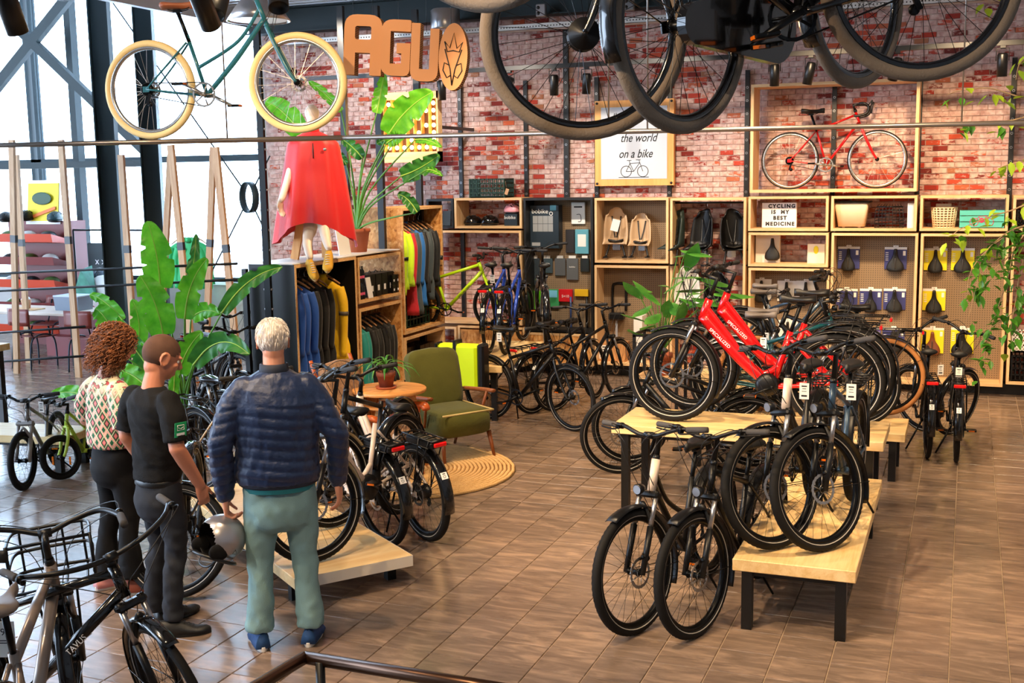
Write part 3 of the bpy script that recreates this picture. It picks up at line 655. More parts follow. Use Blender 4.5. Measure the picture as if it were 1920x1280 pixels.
    for s in (-1, 1):
        d = V((cos(ca) * s, 0, sin(ca) * s)); p0 = bbk + V((0, s * .07, 0)); p1 = p0 + d * cl + V((0, s * .008, 0)); cr.tube([p0, p1], [.015, .010], 8); cr.rod(p0 - V((0, s * .03, 0)), p0 + V((0, s * .01, 0)), .016, 8)
        pd = part('pedal', MB().box(p1 + V((0, s * .055, 0)), (.085, .085, .018), bev=.005).rod(p1, p1 + V((0, s * .1, 0)), .006, 6), DARKALU, root)
        part('pedal_reflector', MB().box(p1 + V((0, s * .055, 0)), (.090, .05, .012)), ORNG, pd)
    cro = part('crankset', cr, crank_m, root); part('chainring', chr_, crank_m if crank_m is not DARKALU else DARKALU, cro)
    ch = MB(); rc = .045; pts = [c0 + V((ra * cos(t), 0, ra * sin(t))) for t in [pi / 2 - q * pi / 6 for q in range(7)]] + [rh + V((rc * cos(t), -.05, rc * sin(t))) for t in [-pi / 2 - q * pi / 4 for q in range(5)]]
    ch.tube(pts, .0035, 4, closed=True)
    if chaincase:
        cc = MB(); pts = []
        for q in range(13): t = -pi / 2 + q * pi / 12; pts.append((bbk.x + .13 * cos(t), bbk.z + .13 * sin(t)))
        for q in range(9): t = pi / 2 + q * pi / 8; pts.append((.0 + .07 * cos(t), r + .07 * sin(t)))
        cc.prism([(p[0], p[1]) for p in pts], .035, M.Translation((0, -.055, 0))); part('chain_case', cc, BLKG, root)
    else:
        part('chain', ch, DARKALU, root)
        cs = MB().lathe([(.02, -.05), (.05, -.046), (.048, -.04), (.036, -.032), (.034, -.026)], 20, c=tuple(rh), axis='y')
        if not fend or disc: cs.box(rh + V((.01, -.055, -.07)), (.02, .012, .08), RY(.3).to_3x3()).lathe([(0, -.004), (.02, -.004), (.02, .004), (0, .004)], 12, c=tuple(rh + V((.02, -.055, -.105))), axis='y')
        part('sprocket', cs, DARKALU, root)
    # mudguards, racks
    def fender(c, a0, a1, w, m, X=None, flap=False):
        mb = MB(); R = r + .022; rg = []; N = 22
        for q in range(N + 1):
            t = a0 + (a1 - a0) * q / N; u = V((cos(t), 0, sin(t))); n_ = V((0, 1, 0)); ring = []
            for j in range(7): b = (j - 3) / 3; ring.append(c + u * (R - .012 * b * b) + n_ * (b * w))
            for j in range(6, -1, -1): b = (j - 3) / 3; ring.append(c + u * (R - .0025 - .012 * b * b) + n_ * (b * w * .97))
            rg.append(ring)
        mb.loft(rg)
        for s in (-1, 1): mb.tube([c + V((0, s * .06, 0)), c + V((cos(a1 if a1 > a0 else a0), 0, sin(max(a0, a1)))) * 0 + V((cos((a0 + a1) / 2 + .9) * R, s * w * .9, sin((a0 + a1) / 2 + .9) * R))], .0025, 5)
        return part('mudguard', mb, m, root, X=X)
    if fend:
        fw = tw + .012
        fender(fh, rad(62), rad(205), fw, fend, S); rf = fender(rh, rad(-12 + 20), rad(192), fw, fend)
        if stickers:
            for q in (0,):
                t = rad(150); R = r + .0235; stx = part('sticker', MB().box((0, 0, 0), (.05, fw * 1.2, .001)), WHITE, rf, X=M.Translation(rh + V((cos(t) * R, 0, sin(t) * R))) @ RY(pi / 2 - t))
                part('sticker_mark', MB().lathe([(.008, .0008), (.011, .0008), (.011, .0013), (.008, .0013)], 14, closed=True, c=(-.006, 0, 0)).box((.014, 0, .001), (.006, .02, .0008)), INK, stx)
    if rack:
        rk = MB(); z = 2 * r + .075; x0, x1 = -.30, .12
        for y in (-.055, .055): rk.tube([(x0, y, z), (x1, y, z)], .006, 6)
        for q in range(5): xx = x0 + .02 + q * .095; rk.rod((xx, -.055, z), (xx, .055, z), .005, 6)
        rk.rod((x0, -.06, z), (x0, .06, z), .009, 8).rod((x1, -.03, z), sc + V((0, -.02, -.04)), .005, 6).rod((x1, .03, z), sc + V((0, .02, -.04)), .005, 6)
        for s in (-1, 1): rk.tube([(-.12, s * .058, z), (0, s * .075, r + .02)], .006, 6).tube([(-.26, s * .058, z), (0, s * .075, r + .02)], .005, 6)
        rk.tube([(-.28, -.08, z - .045), (.02, -.08, z - .045)], .004, 5).tube([(-.28, .08, z - .045), (.02, .08, z - .045)], .004, 5)
        rko = part('luggage_rack', rk, BLKS, root)
        if rack_batt: part('rack_battery', MB().box((-.1, 0, z - .035), (.36, .11, .05), bev=.012), BLKS, rko)
        if tail: part('tail_light', MB().box((x0 - .015, 0, z - .025), (.02, .10, .03), bev=.006), REDL, rko)
    elif tail: part('tail_light', MB().box((-.2, 0, 2 * r + .02), (.02, .05, .035), bev=.006), REDL, root)
    if frack:
        g_ = MB(); z = bar_h - .33; x0 = ht.x + .08; w = .18; x1 = x0 + .27
        lp = spline([(x0, -w, z + .16), (x0 + .02, -w, z + .24), (x0 + .02, 0, z + .27), (x0 + .02, w, z + .24), (x0, w, z + .16)], 6)
        for zz, ex in ((.22, 0), (.12, .0), (.02, 0)):
            g_.tube(spline([(x0, -w, z + zz), (x1 - .05, -w * .95, z + zz), (x1, -w * .6, z + zz), (x1, w * .6, z + zz), (x1 - .05, w * .95, z + zz), (x0, w, z + zz)], 6), .008, 8)
        for yy in (-.14, -.05, .05, .14): g_.tube(spline([(x0, yy, z), (x1 - .02, yy, z), (x1, yy, z + .04), (x1, yy, z + .22)], 4), .006, 6)
        for yy in (-w, w): g_.tube([(x0, yy, z), (x0, yy, z + .23)], .008, 8).tube([(x0 + .02, yy * .5, z), fh + V((0, yy * .36, .02))], .006, 6)
        g_.rod((x0, -w, z), (x0, w, z), .008, 8).rod((x0, -w, z + .22), (x0, w, z + .22), .008, 8)
        part('front_carrier', g_, BLKS, root, X=S)
    if kick: part('kickstand', MB().tube([bbk + V((-.08, .03, -.02)), V((bbk.x - .16, .17, .006 if lean == 0 else .03))], [.010, .008], 6), DARKALU, root)
    if tagc: tag_card(root, M.Translation(V(tagc[:3])) @ RZ(tagc[3] - yaw) if len(tagc) > 3 else M.Translation(V(tagc)))
    root['_'] = 0; del root['_']
    return root
# ================================================================== wall boxes
SF, SB = 14.2, 14.63                                     # front and back plane of the boxes
PEG = None
def pegmat():
    m, nt, b = new_mat('pegboard'); L = nt.links.new
    g = nt.nodes.new('ShaderNodeNewGeometry'); mp = nt.nodes.new('ShaderNodeMapping'); mp.inputs['Scale'].default_value = (38, 38, 38); L(g.outputs['Position'], mp.inputs[0])
    fr = node(nt, 'ShaderNodeVectorMath', operation='FRACTION'); L(mp.outputs[0], fr.inputs[0])
    sb = node(nt, 'ShaderNodeVectorMath', operation='SUBTRACT'); sb.inputs[1].default_value = (.5, .5, .5); L(fr.outputs[0], sb.inputs[0])
    ml = node(nt, 'ShaderNodeVectorMath', operation='MULTIPLY'); ml.inputs[1].default_value = (1, 0, 1); L(sb.outputs[0], ml.inputs[0])
    ln = node(nt, 'ShaderNodeVectorMath', operation='LENGTH'); L(ml.outputs[0], ln.inputs[0])
    r = ramp(nt, [(0, (26, 20, 14)), (.14, (26, 20, 14)), (.2, (136, 112, 84))]); L(ln.outputs['Value'], r.inputs[0]); L(r.outputs[0], b.inputs['Base Color']); b.inputs['Roughness'].default_value = .7
    return m
PEG = pegmat()
BLKW = mat('black_stained_wood', (13, 13, 14), .5, var=.2, vscale=20)
def wbox(x0, x1, y0, y1, label, peg=False, m=PLY, mv=PLYV, group='box shelves on the brick wall', t=.03, sf=SF, sb=SB, back=None, z0=None, z1=None, cat='shelf'):
    a, b_ = atY(x0, (y0 + y1) / 2, sf), atY(x1, (y0 + y1) / 2, sf)
    zt = atY((x0 + x1) / 2, y0, sf).z if z1 is None else z1; zb = atY((x0 + x1) / 2, y1, sf).z if z0 is None else z0
    X0, X1 = a.x, b_.x; h, w = zt - zb, X1 - X0
    o = thing('wall_box', label, cat, ((X0 + X1) / 2, sf, zb), group=group)
    part('top_panel', MB().bb((-w / 2, 0, h - t), (w / 2, sb - sf, h)), m, o); part('bottom_panel', MB().bb((-w / 2, 0, 0), (w / 2, sb - sf, t)), m, o)
    for s in (-1, 1): part('side_panel', MB().bb((s * w / 2, 0, t), (s * (w / 2 - t), sb - sf, h - t)), mv, o)
    if peg: part('pegboard', MB().bb((-w / 2 + t, sb - sf - .10, t), (w / 2 - t, sb - sf - .085, h - t)), PEG, o)
    if back: part('back_panel', MB().bb((-w / 2 + t, sb - sf - .02, t), (w / 2 - t, sb - sf - .01, h - t)), back, o)
    o['X0'] = 0; del o['X0']
    return dict(o=o, x0=X0 + t, x1=X1 - t, z0=zb + t, z1=zt - t)
bA = wbox(852, 978, 371, 428, 'pale plywood wall box holding helmets, under the green crate')
bA0 = wbox(800, 850, 373, 428, 'small black wall box left of the helmet box', m=BLKW, mv=BLKW)
bB = wbox(800, 978, 432, 607, 'wide open plywood wall box behind the lime green bike frame')
bC = wbox(983, 1112, 371, 622, 'tall black framed pegboard box with packaged accessories', True, BLKW, BLKW)
bD = wbox(1115, 1253, 371, 493, 'plywood pegboard box holding two beige child seats', True)
bE = wbox(1115, 1253, 498, 686, 'plywood pegboard box with a lock and cardboard carton inside', True)
bF = wbox(1256, 1397, 371, 700, 'tall open plywood box with dark child seats hanging from a rod')
bG = wbox(1403, 1553, 368, 433, 'plywood wall box holding the white letter board')
bH = wbox(1403, 1553, 436, 500, 'plywood wall box with one black saddle on a white box')
bI = wbox(1402, 1553, 503, 708, 'plywood pegboard box behind the grey saddles of parked bikes', True)
bJ = wbox(1558, 1719, 367, 433, 'plywood wall box holding a beige basket and a wire basket')
bK = wbox(1556, 1717, 437, 717, 'tall plywood pegboard box with saddles on dark blue cards', True)
bL = wbox(1725, 1891, 366, 433, 'plywood wall box holding a woven basket and turquoise crate')
bM = wbox(1722, 1886, 438, 722, 'tall plywood pegboard box with saddles on yellow cards', True)
bN = wbox(1899, 2060, 366, 433, 'plywood wall box cut by the right picture edge, upper')
bO = wbox(1892, 2050, 438, 724, 'plywood wall box with black crate behind the hanging plant')
bP = wbox(1407, 1722, 152, 360, 'large plywood frame box around the red racing bicycle', group='box shelves on the brick wall', t=.035)
b1 = wbox(859, 984, 612, 684, 'low chipboard fronted box under the lime green bike', back=None); part('front_panel', MB().bb((-.44, .004, .03), (.44, .02, .47)), OSB, b1['o'])
b2 = wbox(987, 1112, 625, 684, 'low chipboard fronted box under the black pegboard box'); part('front_panel', MB().bb((-.44, .004, .03), (.44, .02, .40)), OSB, b2['o'])
b0 = wbox(800, 856, 612, 684, 'low open box beside the clothing shelf')
part('trim_2', MB().bb((-7.2, 14.42, 0), (1.9, 14.6, .125)), BLK, kind='structure')
# black slotted posts between the boxes
for k, (px, zt) in enumerate(((862, 3.85), (985, 3.85), (1061, 4.55), (1118, 3.85), (1255, 3.85), (1400, 3.85), (1563, 3.85), (1723, 3.85), (1897, 3.85))):
    x = atY(px, 250, 14.65).x; o = thing('steel_post', ['black slotted steel post left of the small framed sign wall', 'black slotted post above the black pegboard box, left side', 'wide black post rising to the ceiling beam', 'black slotted post at the left edge of the framed quote', 'black slotted post at the right edge of the framed quote', 'black slotted post left of the red racing bike frame', 'black slotted post behind the red racing bike', 'black slotted post right of the red racing bike frame', 'black slotted post at the right picture edge'][k], 'post', (x, 14.675, 0), group='black steel posts along the brick wall')
    w = .055 if k != 2 else .07
    part('post', MB().bb((-w / 2, -.02, 0), (w / 2, .022, zt)), BLK, o)
    hm = MB()
    for q in range(int((zt - 2.3) / .16)): hm.lathe([(.010, -.0215), (.015, -.0215)], 10, c=(0, 0, 2.36 + q * .16), axis='y')
    part('bolt_rings', hm, ALU, o, kind='stuff'); part('foot', MB().lathe([(0, .0), (.03, 0), (.03, .008), (.008, .012), (.008, .05)], 12), CHROME, o)
# ------------------------------------------------------------------ goods in the boxes
def on(px, y, Y): return atY(px, y, Y)
PB = SB - .105                                            # pegboard face
NAVY = mat('navy_card', (52, 56, 112), .5); YELC = mat('yellow_card', (240, 222, 26), .5); WCARD = mat('white_card', (236, 234, 228), .55)
SADBR = mat('brown_saddle', (120, 66, 40), .5); PLBAG = mat('clear_bag', (150, 156, 160), .15, alpha=.55)
def hung_saddle(x, y0, y1, card, label, big=1.0, sm=SADB, text_=None, sadon=True, w=37):
    c0, c1 = on(x, y0, PB), on(x, y1, PB); h = c0.z - c1.z
    o = thing('boxed_saddle', label, 'saddle', (c0.x, PB, c0.z), group='saddles hanging on the pegboards')
    W_ = w / 2170 * 14.9; hh = max(h * .93, .2) if sadon else h
    part('backing_card', MB().bb((-W_ / 2, -.012, -hh * .82), (W_ / 2, -.004, -.025)), card, o); part('card_header', MB().bb((-W_ / 2, -.0125, -.028), (W_ / 2, -.004, 0)).bb((-.03, -.012, 0), (.03, -.005, .02)), WCARD, o)
    ln = MB()
    for q in range(5): ln.bb((-W_ / 2 + .012, -.0135, -.07 - q * .022), (-W_ / 2 + .045, -.012, -.062 - q * .022))
    ln.bb((W_ / 2 - .045, -.0135, -.10), (W_ / 2 - .015, -.012, -.045)); part('printed_lines', ln, WCARD, o, kind='stuff')
    if sadon:
        X = TR(0, -.055, -hh * .55) @ RX(0) @ M(((0, -1, 0, 0), (0, 0, -1, 0), (1, 0, 0, 0), (0, 0, 0, 1))).to_4x4()
        part('saddle', saddle_mb(L=.27, W=.082 * big, h=.05), sm, o, X=X)
        part('centre_channel', MB().tube(spline([(0, -.088, -hh * .78), (0, -.098, -hh * .6), (0, -.092, -hh * .4)], 4), .006, 6, flat=1), mat('saddle_channel', (64, 60, 58), .4), o)
    if text_: text('lettering', text_, .055, WCARD, o, TR(0, -.0135, -.07) @ FRONT, sx=1.05)
    part('hook', MB().rod((0, 0, .008), (0, -.07, .008), .003, 5), CHROME, o)
    return o
for a in ((1592, 462, 516, NAVY, 'black saddle on navy card, top left of the navy cards', 1.0), (1680, 463, 517, NAVY, 'wide black saddle on navy card, top right of the navy cards', 1.25), (1588, 541, 592, NAVY, 'slim black saddle on navy card, left in the middle row', .95),
          (1633, 541, 592, NAVY, 'black saddle with pale channel on navy card, middle of the middle row', 1.0), (1678, 541, 592, NAVY, 'broad black saddle on navy card, right in the middle row', 1.15), (1676, 614, 668, NAVY, 'large black saddle on navy card, bottom right beside handlebar', 1.2),
          (1755, 465, 519, YELC, 'black saddle on yellow card, top left of the yellow cards', 1.05), (1806, 465, 519, YELC, 'black forked saddle on yellow card, top right of the yellow cards', 1.2), (1752, 541, 594, YELC, 'matt black saddle on yellow card above the left parked bike', 1.15), (1805, 614, 676, YELC, 'very wide black saddle on yellow card, bottom right', 1.5)): hung_saddle(*a)
hung_saddle(1749, 614, 676, YELC, 'brown saddle on yellow card behind a handlebar', 1.15, SADBR)
hung_saddle(1631, 614, 650, mat('violet_card', (92, 84, 150), .5), 'violet saddle pack with large white lettering', text_='CORDO', sadon=False)
for k, (x, y) in enumerate(((1429, 523), (1476, 526), (1512, 526), (1430, 590), (1478, 600))):
    hung_saddle(x, y, y + 50, WCARD, ['white saddle pack above the grey bike saddle, leftmost', 'white saddle pack with orange print, second from left', 'white saddle pack behind the raised handlebar', 'white pack low behind the teal bicycle', 'white pack low beside the black saddles'][k], 1.0, w=34)
def pack(name, x0, x1, y0, y1, m, label, cat, group=None, Y=None, d=.05, extra=None, bev=.004):
    Y = Y if Y else PB; a, b_ = on(x0, y0, Y - d), on(x1, y1, Y - d)
    o = part(name, MB().box((0, 0, 0), (b_.x - a.x, d, a.z - b_.z), bev=bev), m); o.location = ((a.x + b_.x) / 2, Y - d / 2 - .001, (a.z + b_.z) / 2)
    tag(o, label, cat, group); return o, (b_.x - a.x), (a.z - b_.z)
DBLUE = mat('slate_box', (30, 44, 54), .4); TEALC = mat('teal_carton', (92, 160, 178), .5)
o, w, h = pack('product_box', 991, 1048, 385, 466, DBLUE, 'large dark slate child seat box with photo panel on pegboard', 'box', d=.16)
text('lettering', 'bobike', .085, WCARD, o, TR(-w * .12, -.082, h * .36) @ FRONT); pn = MB(); g_ = mat('photo_grey', (150, 152, 152), .5)
for q in range(4):
    for j in range(2): pn.bb((-w * .36 + q * w * .17, -.0815, -.06 + j * .105), (-w * .36 + q * w * .17 + w * .16, -.08, .04 + j * .105))
part('photo_panel', pn, g_, o, kind='stuff'); part('label_sticker', MB().bb((w * .22, -.083, h * .38), (w * .42, -.08, h * .5)), TEALC, o); part('printed_marks', MB().bb((-w * .4, -.0815, -h * .44), (-w * .12, -.08, -h * .36)), g_, o); part('round_mark', MB().lathe([(.018, -.082), (.025, -.082)], 20, c=(w * .25, 0, h * .31), axis='y'), WCARD, o)
o, w, h = pack('product_card', 1071, 1097, 379, 420, WCARD, 'white card pack with round beige window at top of pegboard', 'package', d=.03); part('printed_lines', MB().bb((-w * .3, -.0165, h * .25), (w * .3, -.015, h * .32)).tube(spline([(-.02, -.017, -.02), (.03, -.017, -.02), (.04, -.017, -.10), (0, -.017, -.11)], 4), .004, 5), INK, o, kind='stuff')
o, w, h = pack('product_card', 1078, 1104, 430, 476, TEALC, 'teal carton hanging right in the middle of the pegboard', 'package', d=.05); part('window', MB().bb((-w * .3, -.0265, -h * .2), (w * .3, -.025, h * .3)), WCARD, o)
pack('product_card', 1060, 1077, 430, 474, mat('dark_pack', (44, 42, 44), .4), 'small dark pack left of the teal carton', 'package', d=.03)
hg = ['clear bag with long dark parts, leftmost in the bag row', 'clear bag with white teal label, second in the row', 'clear bag of small black parts in the middle of the row', 'clear bag with bold white print, fourth in the row', 'small dark pack at the right end of the bag row']
for k, (x0, x1, y1) in enumerate(((992, 1012, 535), (1015, 1036, 512), (1040, 1060, 517), (1062, 1084, 525), (1088, 1105, 510))):
    o, w, h = pack('parts_bag', x0, x1, 484, y1, mat('bag_%s' % 'abcde'[k], [(52, 60, 66), (60, 76, 84), (88, 90, 92), (96, 98, 100), (44, 48, 50)][k], .2, coat=.5), hg[k], 'package', 'packaged parts on the black pegboard', d=.03)
    part('bag_header', MB().bb((-w * .3, -.017, h * .5), (w * .3, -.005, h * .5 + .035)), WCARD, o)
    if k in (1, 3): text('lettering', 'bobike', .03, WCARD, o, TR(0, -.017, .03) @ FRONT)
for k, (x0, x1, y0, y1, c, lb) in enumerate(((994, 1015, 545, 580, (96, 190, 20), 'lime green pack in the lowest pegboard row'), (1018, 1048, 542, 576, (60, 150, 90), 'green and sky blue pack in the lowest pegboard row'), (1047, 1073, 542, 566, (206, 24, 34), 'red wrapped lock in the lowest pegboard row'), (1077, 1103, 542, 556, (226, 178, 30), 'yellow and blue narrow pack in the lowest pegboard row'))):
    o, w, h = pack('accessory_pack', x0, x1, y0, y1, mat('acc_%s' % 'abcd'[k], c, .4), lb, 'package', 'packaged parts on the black pegboard', d=.04)
    if k == 1: part('sky_print', MB().bb((-w * .4, -.0215, h * .05), (w * .4, -.02, h * .45)), mat('sky_print', (120, 196, 226), .5), o)
    if k == 2: text('lettering', '5=10', .05, WCARD, o, TR(0, -.021, -.01) @ FRONT)
for k, x in enumerate((1070, 1100)):
    o = part('bicycle_pump', MB().rod((0, 0, 0), (0, 0, -.34), .014, 8).rod((0, 0, -.34), (0, 0, -.42), .018, 8), [mat('blue_plastic', (60, 80, 130), .4), BLKS][k]); o.location = on(x, 556, PB - .05); tag(o, ['slim blue pump hanging low on the black pegboard', 'slim black pump hanging low right on the pegboard'][k], 'pump')
# helmets
def helmet(loc, m, label, cat='helmet', rz=0, s=1.0, group=None, vents=True, tilt=0):
    o = thing('helmet', label, cat, loc, rz, group)
    def fn(p): 
        z = p.z
        if z < 0: z *= .25
        return V((p.x * (1 + .1 * (p.x > 0)), p.y, z))
    X = RX(tilt)
    part('shell', MB().ell((0, 0, .035 * s), (.145 * s, .11 * s, .125 * s), 24, 14, fn=fn), m, o, X=X)
    vm = MB()
    if vents:
        for q in range(-2, 3):
            for j in range(3):
                a = -.5 + j * .65; y = q * .036 * s; x = .15 * s * sin(a); z = .035 * s + .122 * s * cos(a) * math.sqrt(max(0, 1 - (y / (.115 * s)) ** 2))
                vm.ell((x, y * (1 - .1 * j), z), (.035 * s, .009 * s, .008 * s), 8, 5, rot=RY(a).to_3x3())
        part('vents', vm, BLK if m is not SADB else mat('vent_grey', (70, 72, 76), .4), o, kind='stuff', X=X)
    part('rim_lining', MB().ell((0, 0, .012 * s), (.135 * s, .10 * s, .03 * s), 20, 6), BLK, o, X=X)
    return o
Yh = 14.4
PINK = mat('pink_shell', (232, 158, 170), .35)
for k, (x, lb) in enumerate(((886, 'black helmet on the left in the small plywood box'), (918, 'black helmet with yellow print in the middle of the plywood box'))):
    p = on(x, 420, Yh); helmet((p.x, Yh, bA['z0'] + .0), BLKG, lb, s=.85, rz=.6, group='helmets in the plywood box')
o, w, h = pack('helmet_carton', 945, 970, 401, 423, DBLUE, 'dark carton carrying the pink helmet', 'box', Y=14.5, d=.22); text('lettering', 'bobike', .06, WCARD, o, TR(-.01, -.112, .03) @ FRONT)
ctop = o.location.z + h / 2; helmet((o.location.x - .02, 14.39, ctop + .002), PINK, 'pale pink child helmet on top of a dark carton', s=.85, rz=2.6)
# green crate on top
CRG = mat('dark_green_plastic', (22, 58, 42), .5)
def crate(loc, w, d, h, m, label, rz=0, name='plastic_crate', group=None, nx=9, rows=4, cat='crate'):
    o = thing(name, label, cat, loc, rz, group)
    part('base', MB().bb((-w / 2, -d / 2, 0), (w / 2, d / 2, .012)), m, o)
    for nm, a, L_ in (('side', 0, w), ('side', 1, d), ('side', 2, w), ('side', 3, d)):
        mb = MB(); off = (d if a % 2 == 0 else w) / 2
        for q in range(nx + 1): x = -L_ / 2 + q * L_ / nx; mb.bb((x - .006, -off, 0), (x + .006, -off + .012, h))
        for q in range(rows + 1): z = q * h / rows; t = .008 if 0 < q < rows else .018; mb.bb((-L_ / 2, -off, max(0, z - t)), (L_ / 2, -off + .012, min(h, z + t)))
        part(nm, mb, m, o, X=RZ(a * pi / 2))
    return o
p = on(921, 369, 14.4); crate((p.x, 14.42, bA['z1'] + .032), .5, .34, .25, CRG, 'dark green plastic crate standing on top of the helmet box')
o = part('paper_tag', MB().box((0, 0, -.05), (.045, .002, .08), RY(.35).to_3x3()).rod((0, 0, 0), (-.02, 0, .09), .0012, 4), mat('kraft_paper', (196, 150, 112), .8)); o.location = on(950, 352, 14.22); tag(o, 'kraft paper tag hanging on the right end of the green crate', 'tag')
# child seats
BEIGE = mat('beige_plastic', (206, 172, 134), .5)
def child_seat(loc, m, label, rz=0, s=1.0, group=None, pad=None, tilt=.0, legs=True, name='child_seat'):
    o = thing(name, label, 'child seat', loc, rz, group); o.rotation_euler = (tilt, 0, rz)
    sh = MB()
    def fn(u, v):
        z = v * .56 * s; w = (.13 + .05 * sin(min(1, (1 - v) * 1.4) * pi / 2) - (.05 * max(0, v - .75) / .25)) * s; t = (u - .5) * 2
        y = -.03 * s - .16 * s * (abs(t) ** 3) * (1 - .55 * v) ; zz = z - (.05 * s * t * t if v > .85 else 0)
        if v < .12: y -= .14 * s * (1 - v / .12) 
        return (w * t, y, zz + .18 * s)
    sh.grid(fn, 14, 14, thick=.014); part('shell', sh, m, o)
    part('seat_cushion', MB().grid(lambda u, v: ((u - .5) * .24 * s, -.045 * s - v * .15 * s, .20 * s + .02 * abs(u - .5) * 2), 8, 5, thick=.02), pad or BLKS, o)
    for q in (-1, 1): part('strap', MB().tube(spline([(q * .07 * s, -.05 * s, .60 * s), (q * .045 * s, -.09 * s, .42 * s), (q * .012 * s, -.14 * s, .27 * s)], 4), .010, 6, flat=.3), BLK, o)
    if legs:
        for q in (-1, 1):
            part('footrest', MB().tube(spline([(q * .09 * s, -.14 * s, .2 * s), (q * .13 * s, -.17 * s, .05 * s), (q * .15 * s, -.2 * s, -.02 * s)], 3), .014, 6).box((q * .15 * s, -.23 * s, -.03 * s), (.07 * s, .12 * s, .02 * s)), BLKS, o)
        part('mount', MB().box((0, -.04 * s, .12 * s), (.12 * s, .06 * s, .1 * s)).rod((-.08 * s, -.05 * s, .1 * s), (.08 * s, -.05 * s, .1 * s), .008, 6), CHROME, o)
    return o
p = on(1153, 487, 14.4); o = child_seat((p.x, 14.5, bD['z0'] + .06), BEIGE, 'beige child seat with paper card, left in the pegboard box', s=.82, rz=.15); part('card', MB().box((0, -.17, .38), (.1, .002, .15), RY(.25).to_3x3()), TAGM, o)
p = on(1201, 480, 14.4); child_seat((p.x, 14.5, bD['z0'] + .06), BEIGE, 'beige child seat with black straps, right in the pegboard box', s=.72)
rdz = bF['z1'] - .03
o = tag(part('hanging_rod', MB().rod((bF['x0'], 14.35, rdz), (bF['x1'], 14.35, rdz), .012, 8), BLK), 'black rod across the top of the tall open box', 'rod')
gs = ['olive black child seat hanging leftmost from the rod', 'black child seat hanging in the middle of the rod', 'black child seat hanging rightmost from the rod']
DGR = mat('dark_green_shell', (34, 46, 40), .5)
for k, x in enumerate((1280, 1326, 1367)):
    p = on(x, 450, 14.35); o = child_seat((p.x, 14.42, rdz - .74), [DGR, BLKS, BLKS][k], gs[k], rz=(-.9, -.5, .5)[k], s=.9, group='child seats on the rod', pad=BLK); part('hook', MB().tube(spline([(0, -.02, .68), (0, -.02, .74), (0, .01, .77), (0, .03, .74)], 4), .003, 5), CHROME, o)
for k, (x, y) in enumerate(((1285, 590), (1340, 600))):
    p = on(x, y, 14.4); child_seat((p.x, 14.45, p.z), [WCARD, BLKS][k], ['pale child seat low behind the monstera leaves', 'dark child seat low behind the red bike handlebar'][k], rz=.3, s=.85)
# lock on the pegboard, cartons
lk = thing('folding_lock', 'black hoop lock with strap hanging on the pegboard over the carton', 'lock', on(1161, 532, PB - .02)); part('hoop', MB().tube(spline([(-.09, 0, -.42), (-.09, 0, -.06), (-.05, 0, 0), (.05, 0, 0), (.09, 0, -.06), (.09, 0, -.35)], 5), .018, 8), BLKS, lk); part('housing', MB().box((-.02, -.05, -.42), (.2, .12, .10), bev=.02), BLKS, lk); part('strap', MB().box((-.02, -.06, -.62), (.03, .006, .34)).box((0, -.06, -.85), (.02, .006, .2), RY(-.1).to_3x3()), mat('grey_strap', (150, 152, 160), .6), lk)
CARD = mat('cardboard', (196, 142, 92), .8, var=.06)
def carton(x0, x1, y0, y1, label, Y=14.3, d=.3, m=CARD, zb=None, lbls=True):
    a, b_ = on(x0, y0, Y), on(x1, y1, Y); zb = b_.z if zb is None else zb; h = a.z - zb; w = b_.x - a.x
    o = part('carton', MB().bb((-w / 2, 0, 0), (w / 2, d, h)), m); o.location = ((a.x + b_.x) / 2, Y, zb + .0005); tag(o, label, 'box')
    part('flap_seam', MB().bb((-w / 2, d / 2 - .003, h), (w / 2, d / 2 + .003, h + .001)), BLK, o)
    if lbls:
        l = part('shipping_label', MB().bb((-w * .45, -.0012, h * .5), (-w * .08, -.0002, h * .85)), TAGM, o); part('printed_lines', MB().bb((-w * .3, -.002, h * .6), (-w * .18, -.0012, h * .64)).bb((-w * .3, -.002, h * .72), (-w * .16, -.0012, h * .78)), INK, l, kind='stuff')
        part('shipping_label', MB().bb((-w * .45, -.0012, h * .12), (-w * .26, -.0002, h * .45)), TAGM, o); part('round_sticker', MB().lathe([(0, -.0012), (.022, -.0012)], 16, c=(-w * .18, 0, h * .25), axis='y'), INK, o)
    return o
carton(1119, 1172, 641, 680, 'brown cardboard carton with white labels at the bottom of the pegboard box', zb=bE['z0'])
carton(1188, 1204, 592, 676, 'tall narrow cream carton standing right of the cardboard carton', m=WCARD, zb=bE['z0'], lbls=False)
# saddle display, letter board, baskets
o, w, h = pack('saddle_carton', 1417, 1461, 440, 494, WCARD, 'tall white carton behind the single black saddle', 'box', Y=14.55, d=.1)
so = part('loose_saddle', saddle_mb(L=.27, W=.095, h=.055), SADB, X=M.Translation((on(1448, 470, 14.38).x, 14.38, bH['z0'] + .145)) @ M(((0, -1, 0, 0), (0, 0, -1, 0), (1, 0, 0, 0), (0, 0, 0, 1))).to_4x4()); tag(so, 'single black saddle standing upright in a plywood box', 'saddle')
o, w, h = pack('snack_bag', 1514, 1546, 457, 495, mat('cream_pack', (240, 228, 196), .5), 'cream and yellow pack leaning at right in the plywood box', 'package', Y=14.5, d=.08); part('printed_leaf', MB().ell((0, -.041, .05), (.03, .002, .05), 8, 6), YELC, o)
o, w, h = pack('letter_board', 1429, 1493, 380, 427, mat('letter_board_white', (236, 228, 226), .6), 'white letter board with four lines of black capitals', 'sign', Y=14.4, d=.05)
o.location.z = bG['z0'] + h / 2 + .001
